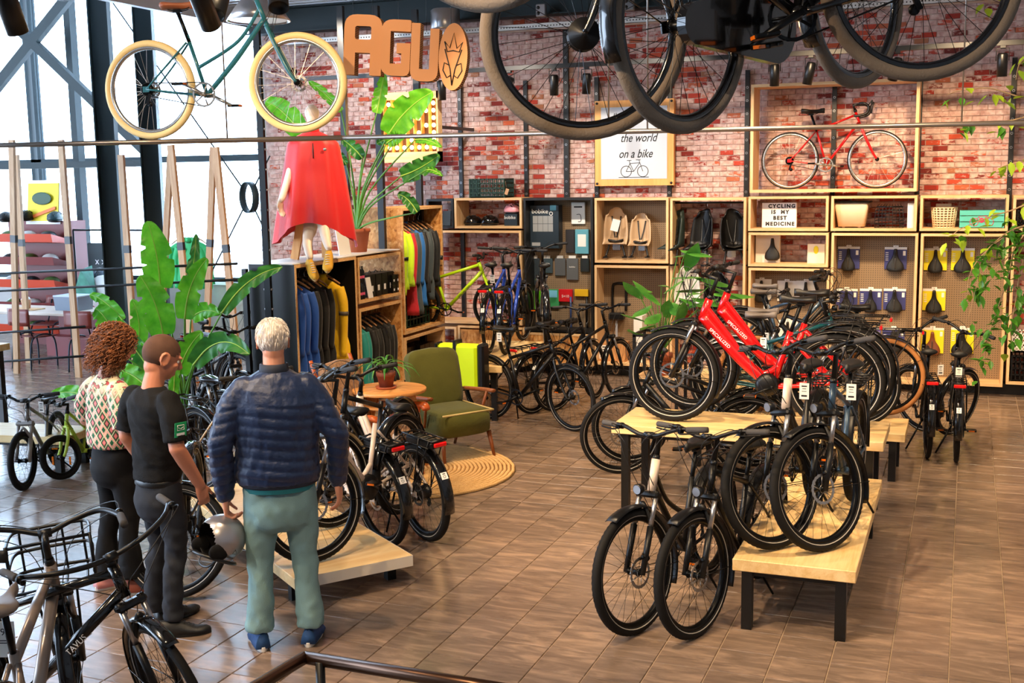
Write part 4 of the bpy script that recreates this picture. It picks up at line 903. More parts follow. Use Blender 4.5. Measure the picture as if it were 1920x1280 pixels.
for q, s_ in enumerate(('CYCLING', 'IS  MY', 'BEST', 'MEDICINE')): text('lettering', s_, .062, INK, o, TR((.03, .01, .01, .01)[q], -.0255, h * (.36 - q * .235)) @ FRONT, space=1.3, bold=.0035)
for q in range(3): part('letter_rail', MB().bb((-w / 2, -.027, h * (.25 - .25 * q) - .002), (w / 2, -.025, h * (.25 - .25 * q) + .002)), WHITE, o)
SAND = mat('sand_plastic', (222, 190, 156), .5)
def tub(loc, w0, w1, d, h, m, label):
    o = thing('plastic_basket', label, 'basket', loc)
    rings = []
    def rr(w, dd, z): 
        c = .03; P = []
        for sx, sy, a0 in ((1, 1, 0), (-1, 1, pi / 2), (-1, -1, pi), (1, -1, 1.5 * pi)):
            for q in range(4): a = a0 + q * pi / 6; P.append(V((sx * (w / 2 - c) + c * cos(a), sy * (dd / 2 - c) + c * sin(a), z)))
        return P
    mb = MB(); mb.loft([rr(w0, d * .8, 0), rr(w1, d, h), rr(w1 - .02, d - .02, h), rr(w0 - .02, d * .8 - .02, .01)]); part('tub', mb, m, o)
    part('rim', MB().tube(rr(w1 + .02, d + .02, h - .01), .012, 6, closed=True), BLKS, o); 
    for s in (-1, 1): part('foot', MB().box((s * w0 * .3, -.05, .0), (.03, .04, .03)), m, o)
    o.location.z += .016
    return o
p = on(1596, 428, 14.35); tub((p.x, 14.42, bJ['z0']), .30, .40, .28, .30, SAND, 'beige plastic basket with dark rim in the plywood box')
p = on(1667, 426, 14.35); wb_ = thing('wire_basket', 'black wire basket standing right of the beige basket', 'basket', (p.x, 14.42, bJ['z0'] + .006))
wm = MB()
for q in range(7): z = q * .04; k_ = 1 - .03 * max(0, q - 3); wm.tube([(-.16 * k_, -.13, z), (.16 * k_, -.13, z), (.16 * k_, .13, z), (-.16 * k_, .13, z)], .004, 5, closed=True)
part('hoops', wm, BLKS, wb_, kind='stuff'); wm = MB()
for q in range(9): x = -.16 + q * .04; wm.tube(spline([(x, -.13, 0), (x * .95, -.135, .2), (x * .8, -.08, .26), (x * .7, 0, .27)], 3), .0035, 5)
part('ribs', wm, BLKS, wb_, kind='stuff')
pack('white_carton', 1702, 1713, 381, 428, WCARD, 'narrow white carton at the right end beside the wire basket', 'box', Y=14.45, d=.15)
p = on(1769, 427, 14.35); wv = thing('woven_basket', 'cream woven rattan basket in the plywood box right of the posts', 'basket', (p.x, 14.42, bL['z0'] + .004)); wm = MB()
for q in range(9): z = q * .028; R = .115 + .003 * q; wm.tube([(R * cos(t * pi / 12), R * sin(t * pi / 12) * .9, z) for t in range(24)], .008, 6, closed=True)
part('weave', wm, mat('rattan', (232, 206, 170), .7), wv, kind='stuff'); wm = MB()
for q in range(20): a = q * pi / 10; wm.rod((.115 * cos(a), .104 * sin(a), 0), (.142 * cos(a), .127 * sin(a), .23), .008, 5)
part('stakes', wm, mat('rattan'), wv, kind='stuff')
pack('book', 1755, 1784, 382, 396, WCARD, 'white book standing behind the woven basket', 'book', Y=14.66, d=.04); 
TURQ = mat('turquoise_wood', (84, 186, 172), .55)
p = on(1840, 425, 14.32); tc_ = thing('slatted_crate', 'turquoise slatted wooden crate with a pink painted bicycle', 'crate', (p.x, 14.34, bL['z0'] + .001))
for q in range(3):
    part('slat', MB().bb((-.235, -.1, .01 + q * .068), (.235, -.088, .064 + q * .068)), TURQ, tc_); part('slat', MB().bb((-.235, .09, .01 + q * .068), (.235, .102, .064 + q * .068)), TURQ, tc_)
for s in (-1, 1): part('end_panel', MB().bb((s * .235, -.088, 0), (s * .222, .09, .2)), TURQ, tc_)
bk = MB(); 
for cx in (-.08, .08): bk.tube([(cx + .045 * cos(t * pi / 10), -.102, .07 + .045 * sin(t * pi / 10)) for t in range(20)], .0035, 4, closed=True)
bk.tube([(-.08, -.102, .07), (-.03, -.102, .13), (.05, -.102, .14), (.08, -.102, .07)], .003, 4).tube([(-.03, -.102, .13), (0, -.102, .06), (.05, -.102, .14)], .003, 4).ell((0, -.101, .09), (.03, .002, .03)); part('painted_bicycle', bk, mat('pink_paint', (214, 60, 96), .5), tc_, kind='stuff')
p = on(1905, 720, 14.3); crate((p.x + .15, 14.42, bO['z0'] + .001), .42, .34, .3, BLKS, 'black plastic crate at the bottom of the right edge box')
p = on(1905, 650, 14.3); crate((p.x + .12, 14.42, bO['z0'] + .34), .34, .28, .22, WCARD, 'white plastic basket stacked above the black crate')
p = on(1915, 425, 14.35); crate((p.x + .1, 14.42, bN['z0'] + .001), .3, .26, .2, BLKS, 'black wire basket in the top right corner box')
# green-black small stand left
p = on(838, 423, 14.35); o = part('leaflet_stand', MB().box((0, 0, .1), (.12, .02, .2), RX(-.15).to_3x3()), mat('leaflet_dark', (40, 46, 48), .5)); o.location = (p.x, 14.35, bA0['z0']); tag(o, 'small dark leaflet stand in the black wall box', 'leaflet')
# framed quote
def frame_px(name, x0, x1, y0, y1, Y, fm, fw, pm, label, cat, dep=.05):
    a, b_ = on(x0, y0, Y), on(x1, y1, Y); o = thing(name, label, cat, ((a.x + b_.x) / 2, Y, (a.z + b_.z) / 2)); w, h = b_.x - a.x, a.z - b_.z
    part('frame_board', MB().bb((-w / 2, 0, -h / 2), (w / 2, dep + .035, h / 2)), fm, o)
    if pm: part('poster', MB().bb((-w / 2 + fw, -.006, -h / 2 + fw), (w / 2 - fw, 0, h / 2 - fw)), pm, o)
    return o, w, h
HON = wood('honey_plywood', (232, 170, 96), (216, 146, 72), 2, 4)
o, w, h = frame_px('framed_quote', 1115, 1263, 190, 347, 14.56, HON, .085, mat('poster_white', (196, 200, 208), .6), 'honey wood framed white poster with handwritten words and a drawn bicycle', 'poster')
for sx in (-1, 1):
    for sz in (-1, 1): part('screw', MB().lathe([(0, -.012), (.016, -.012), (.016, 0)], 12, c=(sx * (w / 2 - .03), 0, sz * (h / 2 - .03)), axis='y'), BLK, o)
for q, (s_, sz, dx, dz) in enumerate((("I've", .13, -.22, .33), ('seen', .13, .12, .33), ('the world', .15, .06, .06), ('on a bike', .15, .02, -.14))): text('handwriting', s_, sz, INK, o, TR(dx, -.0065, dz) @ FRONT, shear=.35, sx=.8, bold=.0015)
bk = MB(); r_ = .07
for cx in (-.10, .12): bk.tube([(cx + r_ * cos(t * pi / 12), -.008, -.36 + r_ * sin(t * pi / 12)) for t in range(24)], .004, 4, closed=True)
for a_, b_2 in (((-.10, -.36), (-.05, -.26)), ((-.05, -.26), (.08, -.25)), ((.12, -.36), (.07, -.22)), ((-.05, -.26), (0, -.36)), ((0, -.36), (-.10, -.36)), ((0, -.36), (.08, -.25)), ((-.05, -.26), (-.06, -.22)), ((-.09, -.22), (-.03, -.22)), ((.03, -.215), (.09, -.215)), ((-.2, -.435), (.2, -.435))): bk.rod((a_[0], -.008, a_[1]), (b_2[0], -.008, b_2[1]), .0035, 4)
part('drawn_bicycle', bk, INK, o, kind='stuff')
# lit marquee behind the plant
a, b_ = on(703, 175, 13.4), on(823, 303, 13.4)
o = thing('marquee_light', 'plywood box sign with rows of warm glowing bulbs behind plant leaves', 'light', ((a.x + b_.x) / 2, 13.4, (a.z + b_.z) / 2)); w, h = b_.x - a.x, a.z - b_.z
part('frame', MB().bb((-w / 2, 0, h / 2 - .09), (w / 2, .12, h / 2)).bb((-w / 2, 0, -h / 2), (w / 2, .12, -h / 2 + .13)).bb((-w / 2, 0, -h / 2), (-w / 2 + .1, .12, h / 2)).bb((w / 2 - .02, 0, -h / 2), (w / 2, .12, h / 2)), PLY, o)
[part('wall_bracket', MB().bb((q * w * .4 - .02, .12, -.02), (q * w * .4 + .02, 1.3, .02)), BLK, o) for q in (-1, 1)]; part('inner_board', MB().bb((-w / 2 + .1, .10, -h / 2 + .13), (w / 2 - .02, .12, h / 2 - .09)), mat('charred_wood', (70, 44, 28), .7), o)
BULB = mat('warm_bulb', (255, 214, 140), .3, emit=14, emcol=(255, 206, 128)); CELL = wood('warm_cell_wood', (226, 150, 78), (180, 104, 44), 2, 8)
cm = [(c, r_) for c in range(7) for r_ in range(7)]
cw, ch_ = (w - .14) / 7, (h - .24) / 7
for c, r_ in cm:
    if c == 0 and r_ > 3 and r_ < 6: continue
    x = -w / 2 + .11 + (c + .5) * cw; z = -h / 2 + .14 + (r_ + .5) * ch_
    if r_ in (0, 6) or c in (1, 6) or (c + r_) % 2 == 0 and c > 1: part('bulb', MB().ell((x, .05, z), (.026, .026, .028), 10, 7), BULB, o)
for c in range(8): part('divider', MB().bb((-w / 2 + .105 + c * cw, .012, -h / 2 + .13), (-w / 2 + .115 + c * cw, .10, h / 2 - .09)), CELL, o)
d = bpy.data.lights.new('marquee_glow', 'POINT'); d.energy = 22; d.color = (1, .7, .36); d.shadow_soft_size = .25; q = bpy.data.objects.new('marquee_glow', d); COL.objects.link(q); q.location = (o.location.x, 13.25, o.location.z)
# posts in front of the wall near the marquee
for k, (px, Y, z1) in enumerate(((713, 12.47, 4.6), (648, 12.9, 4.7), (785, 13.6, 4.7))):
    x = on(px, 300, Y).x; p = part('steel_post', MB().bb((-.04, -.03, 1.755 if k == 0 else 0), (.04, .03, z1)), BLK); p.location = (x, Y, 0); tag(p, ['black slotted post rising in front of the glowing sign', 'black post behind the red poncho mannequin', 'black post between glowing sign and helmets'][k], 'post', 'black steel posts along the brick wall')
# track spots
def track_spot(p, tilt, lit, label, L_=.24, R_=.052, az=0):
    o = thing('track_spot', label, 'spotlight', p, group='black track spotlights'); X = RZ(az) @ RX(tilt)
    part('housing', MB().lathe([(0, 0), (R_ * .8, 0), (R_, -.02), (R_, -L_), (R_ * .92, -L_), (R_ * .86, -L_ + .03), (0, -L_ + .03)], 24), BLKS, o, X=X @ TR(0, 0, .04))
    part('lens', MB().lathe([(0, -L_ + .034), (R_ * .85, -L_ + .034)], 24), mat('lit_lens', (255, 236, 200), .3, emit=18, emcol=(255, 226, 180)) if lit else mat('dim_lens', (120, 110, 96), .2, emit=.6), o, X=X @ TR(0, 0, .04))
    part('yoke', MB().tube([(-R_ - .01, 0, -.04), (-R_ - .01, 0, .085), (R_ + .01, 0, .085), (R_ + .01, 0, -.04)], .006, 6).box((0, 0, .105), (.05, .05, .03)), BLK, o)
    return o
ls = ['spotlight on the track left of the framed quote, hidden by the cardboard emblem', 'tilted spotlight seen through the large wheel spokes', 'lit spotlight pointing down above the quote frame', 'dark spotlight right of the lit one', 'dark spotlight left above the red racing bike', 'dark tilted spotlight above the racing bike saddle', 'dark spotlight behind the lowest hanging tyre', 'dark spotlight at the top right corner']
for k, (x, lit, t, az) in enumerate(((828, 0, .0, 0), (955, 0, .5, 1.2), (1039, 1, .0, 0), (1100, 0, .12, .5), (1452, 0, .0, 0), (1520, 0, .2, 1.8), (1682, 0, .3, 2.2), (1878, 0, .05, 0))):
    track_spot((on(x, 150, 13.3).x, 13.3, 3.745), t, lit, ls[k], az=az)
for k, (x, y) in enumerate(((925, 95), )): ts = track_spot(on(x, y - 30, 14.3), 0, 0, 'spotlight hanging from the cable tray behind the large wheel'); part('drop_rod', MB().rod((0, 0, .12), (0, 0, 4.452 - ts.location.z), .006, 6), BLK, ts)
# ventilation unit and sockets near ceiling
p = on(835, 38, 14.0); o = tag(part('ceiling_duct_cap', MB().lathe([(0, -.12), (.18, -.12), (.19, -.1), (.19, .12), (.16, .14), (0, .14)], 26), ALU), 'round galvanised vent unit under the steel deck', 'vent'); o.location = p
for k, (x, y) in enumerate(((1015, 20), (1180, 8))):
    o = thing('junction_box', ['grey double socket box on the beam, left one', 'grey double socket box on the beam, right one'][k], 'socket', on(x, y, 14.245), group='socket boxes under the ceiling'); part('case', MB().box((0, 0, 0), (.13, .07, .16), bev=.01), ALU, o)
    for s in (-1, 1): part('outlet', MB().lathe([(0, -.037), (.022, -.037), (.022, -.035)], 12, c=(-.03, 0, s * .035), axis='y'), BLK, o)
# ================================================================== display tables and plinths
def table(label, loc, rz, L_, W_, H_, t=.07, m=TABLEW, inset=.10, legs=True, legm=BLK, diag=False, name='display_table', group='wooden bicycle display tables'):
    o = thing(name, label, 'table', loc, rz, group)
    part('tabletop', MB().box((0, 0, H_ - t / 2), (L_, W_, t), bev=.004), m, o)
    part('top_frame', MB().bb((-L_ / 2 + inset, -W_ / 2 + inset * .6, H_ - t - .035), (L_ / 2 - inset, W_ / 2 - inset * .6, H_ - t)), legm, o)
    for sx in (-1, 1):
        for sy in (-1, 1): part('leg', MB().bb((sx * (L_ / 2 - inset) - .03, sy * (W_ / 2 - inset * .6) - .03, 0), (sx * (L_ / 2 - inset) + .03, sy * (W_ / 2 - inset * .6) + .03, H_ - t)), legm, o)
    return o
TZ1, TZ2 = .42, .68
TW_Y = wood('pale_table_wood_long', (236, 206, 152), (212, 170, 108), 1, 4, 0.42)
table('low pale wooden table in front carrying two light mountain bikes', (-.84, 7.40, 0), 0, .68, 2.05, TZ1, m=TW_Y, inset=.08)
table('higher pale wooden table carrying the red electric bikes', (-1.51, 8.83, 0), 0, 2.02, .72, TZ2)
table('pale wooden bench behind the red bikes, its end toward the aisle', (-1.35, 10.30, 0), 0, 1.86, .66, .42)
table('long pale table at the back carrying blue and silver bikes', (-5.02, 12.15, 0), rad(6), .74, 1.9, .60, m=TW_Y)
pl = thing('plinth', 'low pale wooden plinth behind the grey haired man carrying a bicycle', 'plinth', (-4.44, 6.83, 0), rad(143))
part('board', MB().box((0, 0, .165), (2.4, .80, .07), bev=.004), wood('plinth_wood', (240, 208, 152), (224, 180, 118), 1, 5, .42), pl); part('edge_band', MB().bb((-1.201, -.401, .13), (1.201, -.4002, .2)).bb((-1.2012, -.401, .13), (-1.2002, .401, .2)), mat('pale_edge', (232, 222, 206), .5), pl)
for sx in (-1, 1):
    for sy in (-1, 1): part('foot', MB().bb((sx * 1.0 - .03, sy * .33 - .03, 0), (sx * 1.0 + .03, sy * .33 + .03, .13)), STEEL, pl)
# ================================================================== clothing unit along X = CX
CX, CD = -6.35, .55
def cbox(y0, y1, z0, z1, label, m=OSB, me=PLYE, t=.035, back=None, side=None, name='clothing_box', d=CD):
    o = thing(name, label, 'shelf', (CX, (y0 + y1) / 2, z0), group='clothing boxes'); w, h = y1 - y0, z1 - z0
    part('top_panel', MB().bb((-d, -w / 2, h - t), (-.003, w / 2, h)), m, o); part('bottom_panel', MB().bb((-d, -w / 2, 0), (-.003, w / 2, t)), m, o)
    for s in (-1, 1): part('side_panel', MB().bb((-d, s * w / 2, t), (-.003, s * (w / 2 - t), h - t)), side if (side and s < 0) else m, o)
    part('front_edging', MB().bb((-.003, -w / 2, h - t), (0, w / 2, h)).bb((-.003, -w / 2, 0), (0, w / 2, t)).bb((-.003, -w / 2, t), (0, -w / 2 + t, h - t)).bb((-.003, w / 2 - t, t), (0, w / 2, h - t)), me, o)
    if z0 < .3:
        for s in (-1, 1): part('foot', MB().bb((-d + .04, s * (w / 2 - .09) - .03, -z0), (-.04, s * (w / 2 - .09) + .03, 0)), BLK, o)
    if back: part('back_panel', MB().bb((-d, -w / 2 + t, t), (-d + .012, w / 2 - t, h - t)), back, o)
    return o
BLKPLY = mat('black_plywood', (14, 13, 14), .45, var=.15, vscale=14)
cbox(10.12, 11.40, .22, 1.74, 'black clothing box with blue, black and yellow jackets', BLKPLY, back=BLKPLY, side=BLKPLY)
cbox(11.44, 12.50, 1.20, 1.72, 'chipboard box with black bottles and cartons', OSB)
cbox(11.44, 12.50, .12, 1.14, 'chipboard box with teal and black clothing', OSB, back=OSB)
cbox(12.56, 13.72, .70, 2.24, 'tall chipboard box with neon and dark jackets', OSB, back=OSB)
cbox(12.56, 13.72, .14, .66, 'low plywood box with black cartons and a white card', PLY, back=PLY)
# white top board over the first boxes
part_ = tag(part('white_top_board', MB().bb((CX - CD, 10.1, 1.742), (CX - .01, 12.50, 1.752)), mat('white_top', (236, 236, 234), .4)), 'thin white board on top of the clothing boxes under the mannequin', 'board')
part_ = tag(part('black_side_panel', MB().bb((atY(468, 600, 10.05).x, 10.02, .0), (CX - CD - .02, 10.07, 1.70)), BLKPLY), 'black panel standing left of the clothing boxes', 'panel')
# lattice post at the near end
for k, (px, Y) in enumerate(((497, 9.98),)):
    p0 = on(483, 124, Y) if False else atY(497, 412, Y)
    o = thing('slotted_post', 'tall slotted steel post at the near corner of the clothing unit', 'post', (p0.x, Y, 0))
    part('post', MB().bb((-.035, -.02, 0), (.035, .02, 4.7)), STEEL, o)
    bm = MB()
    for q in range(20): bm.lathe([(0, 0), (.012, 0), (.012, .012), (0, .014)], 8, c=(.035, 0, .5 + q * .2), axis='x'); bm.lathe([(0, 0), (.012, 0), (.012, -.012), (0, -.014)], 8, c=(-.035, 0, .5 + q * .2), axis='x')
    part('bolts', bm, ALU, o, kind='stuff')
# hangers + garments. local frame: hanger bar along x (shoulders along X world), rail along Y
HANG = wood('hanger_wood', (196, 150, 108), (150, 104, 66), 0, 6)
def garment(y, m, label, x=CX - .27, zt=1.60, L_=.85, sh=.24, group=None, sleeves=.62, thick=.05, rz=0, hem=1.25, stripe=None, collar=True, seed=0):
    R = random.Random(seed + int(y * 100)); o = thing('hanging_jacket', label, 'jacket', (x, y, zt), rz + R.uniform(-.12, .12), group)
    rings = []; N = 18
    for i in range(N + 1):
        v = i / N; z = -.05 - L_ * v; hw = sh * min(1, .30 + 3.2 * v) if v < .22 else sh * (1.0 - .10 * math.sin(pi * min(1, (v - .22) * 1.6)) + (hem - 1) * v); 
        if v < .22: hw = sh * (.34 + .66 * math.sin(v / .22 * pi / 2)); z = -.03 - (.02 + .10 * (hw / sh) ** 2) if True else z
        if v >= .22: z = -.15 - (L_ - .15) * (v - .22) / .78
        t = thick * (.55 + .9 * v); ring = []
        for k in range(24):
            a = 2 * pi * k / 24; fold = .010 * v * sin(a * 5 + y * 9 + v * 2) + .006 * sin(z * 22 + a * 2)
            ring.append(V(((hw + fold) * cos(a), (t + fold) * sin(a) * (1 - .35 * abs(cos(a))), z)))
        rings.append(ring)
    part('body', MB().loft(rings), m, o)
    for s in (-1, 1):
        P = spline([(s * sh * .80, 0, -.15), (s * sh * 1.0, -.012, -.30), (s * sh * 1.03, -.02, -.5), (s * sh * .98, -.03, -.15 - sleeves)], 5)
        so = part('sleeve', MB().tube(P, [.062, .058, .050, .040], 12, flat=.8), m, o)
        if stripe: part('stripe', MB().tube([P[8], P[9]], [.0585, .0575], 12, flat=.82), stripe, so)
    if collar: part('collar', MB().lathe([(.055, -.05), (.06, 0), (.052, .035), (.047, .03), (.05, -.04)], 18, closed=True, c=(0, 0, -.03)), m, o)
    hm = MB().tube(spline([(-sh * .85, 0, -.10), (-.1, 0, -.035), (0, 0, -.005), (.1, 0, -.035), (sh * .85, 0, -.10)], 5), [.010, .012, .014, .012, .010], 8)
    h = part('hanger', hm, HANG, o); part('hanger_hook', MB().tube(spline([(0, 0, 0), (0, 0, .05), (.02, 0, .08), (0, 0, .105), (-.02, 0, .085)], 4), .0025, 5), CHROME, h)
    return o
def rail(y0, y1, z, label): tag(part('clothes_rail', MB().rod((CX - .27, y0, z), (CX - .27, y1, z), .011, 8), BLK), label, 'rail')
rail(10.16, 11.36, 1.66, 'black clothes rail in the black box'); rail(11.48, 12.46, 1.085, 'black clothes rail in the chipboard box'); rail(12.60, 13.68, 2.15, 'black clothes rail in the tall box')
def cloth(n, c, r=.6, **k): return mat('cloth_' + n, c, r, bump=.35, bscale=30, sheen=.2, **k)
BLUEC = cloth('blue', (24, 84, 176)); BLKC = cloth('black', (10, 10, 11)); YELJ = cloth('yellow', (246, 196, 4)); TEALJ = cloth('teal', (22, 138, 132)); NEON = cloth('neon', (206, 240, 24)); REDJ = cloth('red', (190, 22, 34)); GRYJ = cloth('charcoal', (60, 70, 72)); BLU2 = cloth('azure', (30, 104, 176))
for k, y in enumerate((10.25, 10.36, 10.47)): garment(y, BLUEC, ['royal blue jacket hanging nearest the black side panel', 'royal blue jacket second from the black panel', 'royal blue jacket third, beside the black jackets'][k], zt=1.56, L_=1.02 + .04 * k, group='jackets in the black box', seed=k, rz=.1)
for k, y in enumerate((10.62, 10.74, 10.86)): garment(y, BLKC, ['black jacket next to the blue jackets', 'black jacket in the middle of the black box', 'black jacket next to the yellow jacket'][k], zt=1.56, L_=1.02, group='jackets in the black box', seed=k)
garment(11.12, YELJ, 'bright yellow jacket with a grey sleeve stripe', zt=1.56, L_=.95, sh=.26, sleeves=.75, group='jackets in the black box', stripe=mat('grey_stripe', (90, 84, 74), .6), thick=.07)
garment(11.58, TEALJ, 'teal jacket hanging behind the small potted plant', zt=.985, L_=.80, group='jackets in the chipboard box'); garment(11.70, TEALJ, 'second teal jacket behind the first', zt=.985, L_=.74, group='jackets in the chipboard box')
for k, y in enumerate((11.84, 11.97, 12.10, 12.23, 12.34)): garment(y, BLKC, ['black jacket beside the teal ones', 'second black jacket in the chipboard box', 'third black jacket in the chipboard box', 'fourth black jacket in the chipboard box', 'black jacket at the far end of the chipboard box'][k], zt=.985, L_=.8, group='jackets in the chipboard box', seed=k)
garment(12.68, NEON, 'neon yellow jacket with black cuff bands, first on the rail', zt=2.05, L_=.80, sleeves=.72, stripe=BLK, thick=.06, group='jackets in the tall box'); garment(12.80, NEON, 'second neon yellow jacket behind the first', zt=2.05, L_=.78, group='jackets in the tall box')
garment(12.92, REDJ, 'long red jacket beside the neon ones', zt=2.05, L_=1.15, group='jackets in the tall box'); garment(13.04, GRYJ, 'charcoal jacket between red and blue', zt=2.05, L_=1.15, group='jackets in the tall box'); garment(13.15, BLU2, 'azure jacket in the tall box', zt=2.05, L_=1.05, group='jackets in the tall box')
garment(13.28, BLKC, 'black jacket beside the azure one', zt=2.05, L_=.9, thick=.06, group='jackets in the tall box'); garment(13.42, GRYJ, 'dark grey jacket near the far end', zt=2.05, L_=1.0, group='jackets in the tall box', seed=3); garment(13.56, BLKC, 'black jacket at the far end of the tall box', zt=2.05, L_=.85, group='jackets in the tall box', seed=4)
# goods on the shelves
def carton_x(y, z, w, h, d, m, label, x=CX - .05, group=None, name='product_carton', mark=WHITE):
    o = part(name, MB().bb((-d, -w / 2, 0), (0, w / 2, h)), m); o.location = (x, y, z + .0005); tag(o, label, 'box', group); part('label_print', MB().bb((0, -w * .2, h * .25), (.001, w * .15, h * .5)), mark, o); part('carry_cord', MB().tube(spline([(-d * .5, -w * .3, h), (-d * .5, 0, h + .03), (-d * .5, w * .3, h)], 4), .004, 5), BLK, o); return o
for k in range(4): carton_x(11.86 + k * .155, 1.235, .14, .26, .24, BLKS, ['black carton with white label beside the white card, first of four', 'second black carton on the chipboard shelf', 'third black carton on the chipboard shelf', 'fourth black carton on the chipboard shelf'][k], group='black cartons on the chipboard shelf')
for k in range(6): carton_x(12.08 + .07 + (k % 3) * .1 + .1, 1.235 + (.11 if k > 2 else 0), .085, .105, .12, BLKS, ['small black can nearest, lower row', 'small black can in the middle, lower row', 'small black can far, lower row', 'small black can nearest, upper row', 'small black can in the middle, upper row', 'small black can far, upper row'][k] + ' on the chipboard shelf', x=CX - .02 - .0, group='small black packs') if k % 3 > 0 else None
for k in range(6):
    o = thing('bottle', ['bottle nearest the front on the chipboard shelf, lower tier', 'black bottle second from the front, lower tier', 'black bottle third from the front, lower tier', 'bottle nearest the front, stacked on top', 'black bottle second, stacked on top', 'black bottle third, stacked on top'][k], 'bottle', (CX - .06, 11.52 + (k % 3) * .06, 1.2355 + (.19 if k > 2 else 0)), group='black bottles on the chipboard shelf')
    part('body', MB().lathe([(0, 0), (.025, 0), (.026, .01), (.026, .13), (.012, .155), (.012, .185), (0, .185)], 14), BLKS, o); part('band', MB().lathe([(.0265, .05), (.0265, .08)], 14), mat('pink_band', (220, 90, 130), .5), o)
def easel_card(loc, rz, w, h, label):
    o = part('info_card', MB().box((0, 0, h / 2), (.012, w, h), RY(-.16).to_3x3()), WHITE); o.location = loc; o.rotation_euler = (0, 0, rz); tag(o, label, 'card', 'white information cards')
    part('card_print', MB().box((.012 + .0, 0, h * .25), (.001, w * .4, h * .06), RY(-.16).to_3x3()).box((-.02, 0, h * .72), (.001, w * .5, h * .03), RY(-.16).to_3x3()), INK, o); return o
easel_card((CX - .03, 11.74, 1.236), 0, .10, .24, 'white folded card between bottles and black cartons')
easel_card((CX - .04, 12.95, .176), 0, .12, .26, 'white folded card in the low plywood box'); easel_card((-6.5, 11.38, 1.753), -.1, .22, .36, 'white card standing beside the terracotta pot on the white board')
for k in range(6): carton_x((12.70, 12.84, 13.10, 13.24, 13.38, 13.52)[k], .176, .13, (.20, .32, .30, .30, .30, .30)[k], .26, BLKS, ['short black carton with green mark, nearest', 'black carton left of the white card', 'black carton right of the white card', 'second black carton right of the white card', 'third black carton right of the white card', 'black carton at the far end of the low box'][k], x=CX - (.1 if k != 2 else .16), group='black cartons in the low box', mark=mat('green_mark', (60, 190, 70), .5) if k == 0 else WHITE)
crate((CX - .3, 13.05, .736), .36, .9, .40, CRG, 'dark green plastic crate under the hanging jackets', nx=10)
# ================================================================== round table, armchairs, rug
rug = thing('round_rug', 'round braided jute rug under the green armchair', 'rug', (-4.58, 9.05, 0.001)); JUTE = wood('jute', (216, 178, 122), (178, 136, 82), 0, 30, .95); rm = MB()
part('base', MB().lathe([(0, .001), (.95, .001), (.96, .006), (0, .008)], 60), JUTE, rug); rm = MB()
for q in range(25):
    R = .05 + q * .037; n = max(16, int(R * 120)); rm.tube([(R * cos(2 * pi * i / n) * (1 + .004 * sin(i * 1.7)), R * sin(2 * pi * i / n) * (1 + .004 * cos(i * 2.3)), .010 + .003 * (i % 2)) for i in range(n)], .017, 5, closed=True)
part('braids', rm, JUTE, rug, kind='stuff')
RW = wood('warm_table_wood', (226, 164, 96), (196, 126, 62), 0, 5, .4)
rt = thing('round_table', 'small round wooden table with the potted spider plant on top', 'table', (-4.68, 8.92, .014), rad(20)); part('tabletop', MB().lathe([(0, .73), (.32, .73), (.325, .735), (.325, .755), (.32, .76), (0, .76)], 48), RW, rt)
part('lower_shelf', MB().lathe([(0, .60), (.24, .60), (.24, .615), (0, .615)], 32), RW, rt)
for q in range(3):
    a = q * 2 * pi / 3 + .6; rr = RZ(a); part('leg', MB().add([rr @ V(p) for p in ((.10, -.011, .73), (.24, -.011, .73), (.40, -.011, 0), (.32, -.011, 0), (.10, .011, .73), (.24, .011, .73), (.40, .011, 0), (.32, .011, 0))], [(0, 1, 2, 3), (7, 6, 5, 4), (0, 4, 5, 1), (1, 5, 6, 2), (2, 6, 7, 3), (3, 7, 4, 0)]), RW, rt)
GRV = mat('green_velvet', (78, 78, 26), .85, bump=.3, bscale=40, sheen=.1, var=.25, vscale=6); TEAKW = wood('teak', (150, 84, 40), (112, 58, 26), 2, 6, .4); PIPE = mat('worn_piping', (196, 176, 120), .8)
ac = thing('green_armchair', 'worn green velvet armchair with slim wooden arms on the rug', 'armchair', (-4.45, 9.70, .014), rad(56))
# local: front toward -y ; rotated so it faces camera-right
def cushion(mb, c, size, rot=None, puff=.02, n=8):
    hx, hy, hz = [q / 2 for q in size]; rings = []
    for i in range(n + 1):
        u = -1 + 2 * i / n; ring = []
        for k in range(20):
            a = 2 * pi * k / 20; ca, sa = cos(a), sin(a); e = .35
            x = hx * math.copysign(abs(ca) ** e, ca); z = hz * math.copysign(abs(sa) ** e, sa) * (1 + puff * 4 * (1 - u * u) * (1 - (x / hx) ** 2) * (1 if abs(sa) > .5 else 0)); f = (1 - max(0, abs(u) - .86) * 1.3)
            p = V((x * f, hy * u, z * f)); ring.append((rot @ p if rot else p) + V(c))
        rings.append(ring)
    mb.loft(rings); return mb
part('seat', cushion(MB(), (0, -.02, .34), (.56, .60, .24)), GRV, ac); part('backrest', cushion(MB(), (0, .30, .68), (.56, .13, .56), RX(-.22).to_3x3()), GRV, ac)
part('piping', MB().tube([(-.275, -.31, .445), (.275, -.31, .445)], .010, 6).tube([(.275, -.31, .445), (.275, .26, .445)], .008, 6), PIPE, ac, 'frayed pale piping')
for sx in (-1, 1):
    part('front_leg', MB().rod((sx * .25, -.26, .24), (sx * .27, -.32, 0), .024, 10, .014), TEAKW, ac); part('back_leg', MB().rod((sx * .25, .26, .24), (sx * .27, .38, 0), .024, 10, .014), TEAKW, ac)
    part('armrest', MB().tube(spline([(sx * .34, -.22, .60), (sx * .35, -.05, .585), (sx * .34, .30, .555)], 5), [.018, .022, .018], 8, flat=1.5).rod((sx * .33, -.12, .585), (sx * .30, -.02, .30), .014, 8), TEAKW, ac)
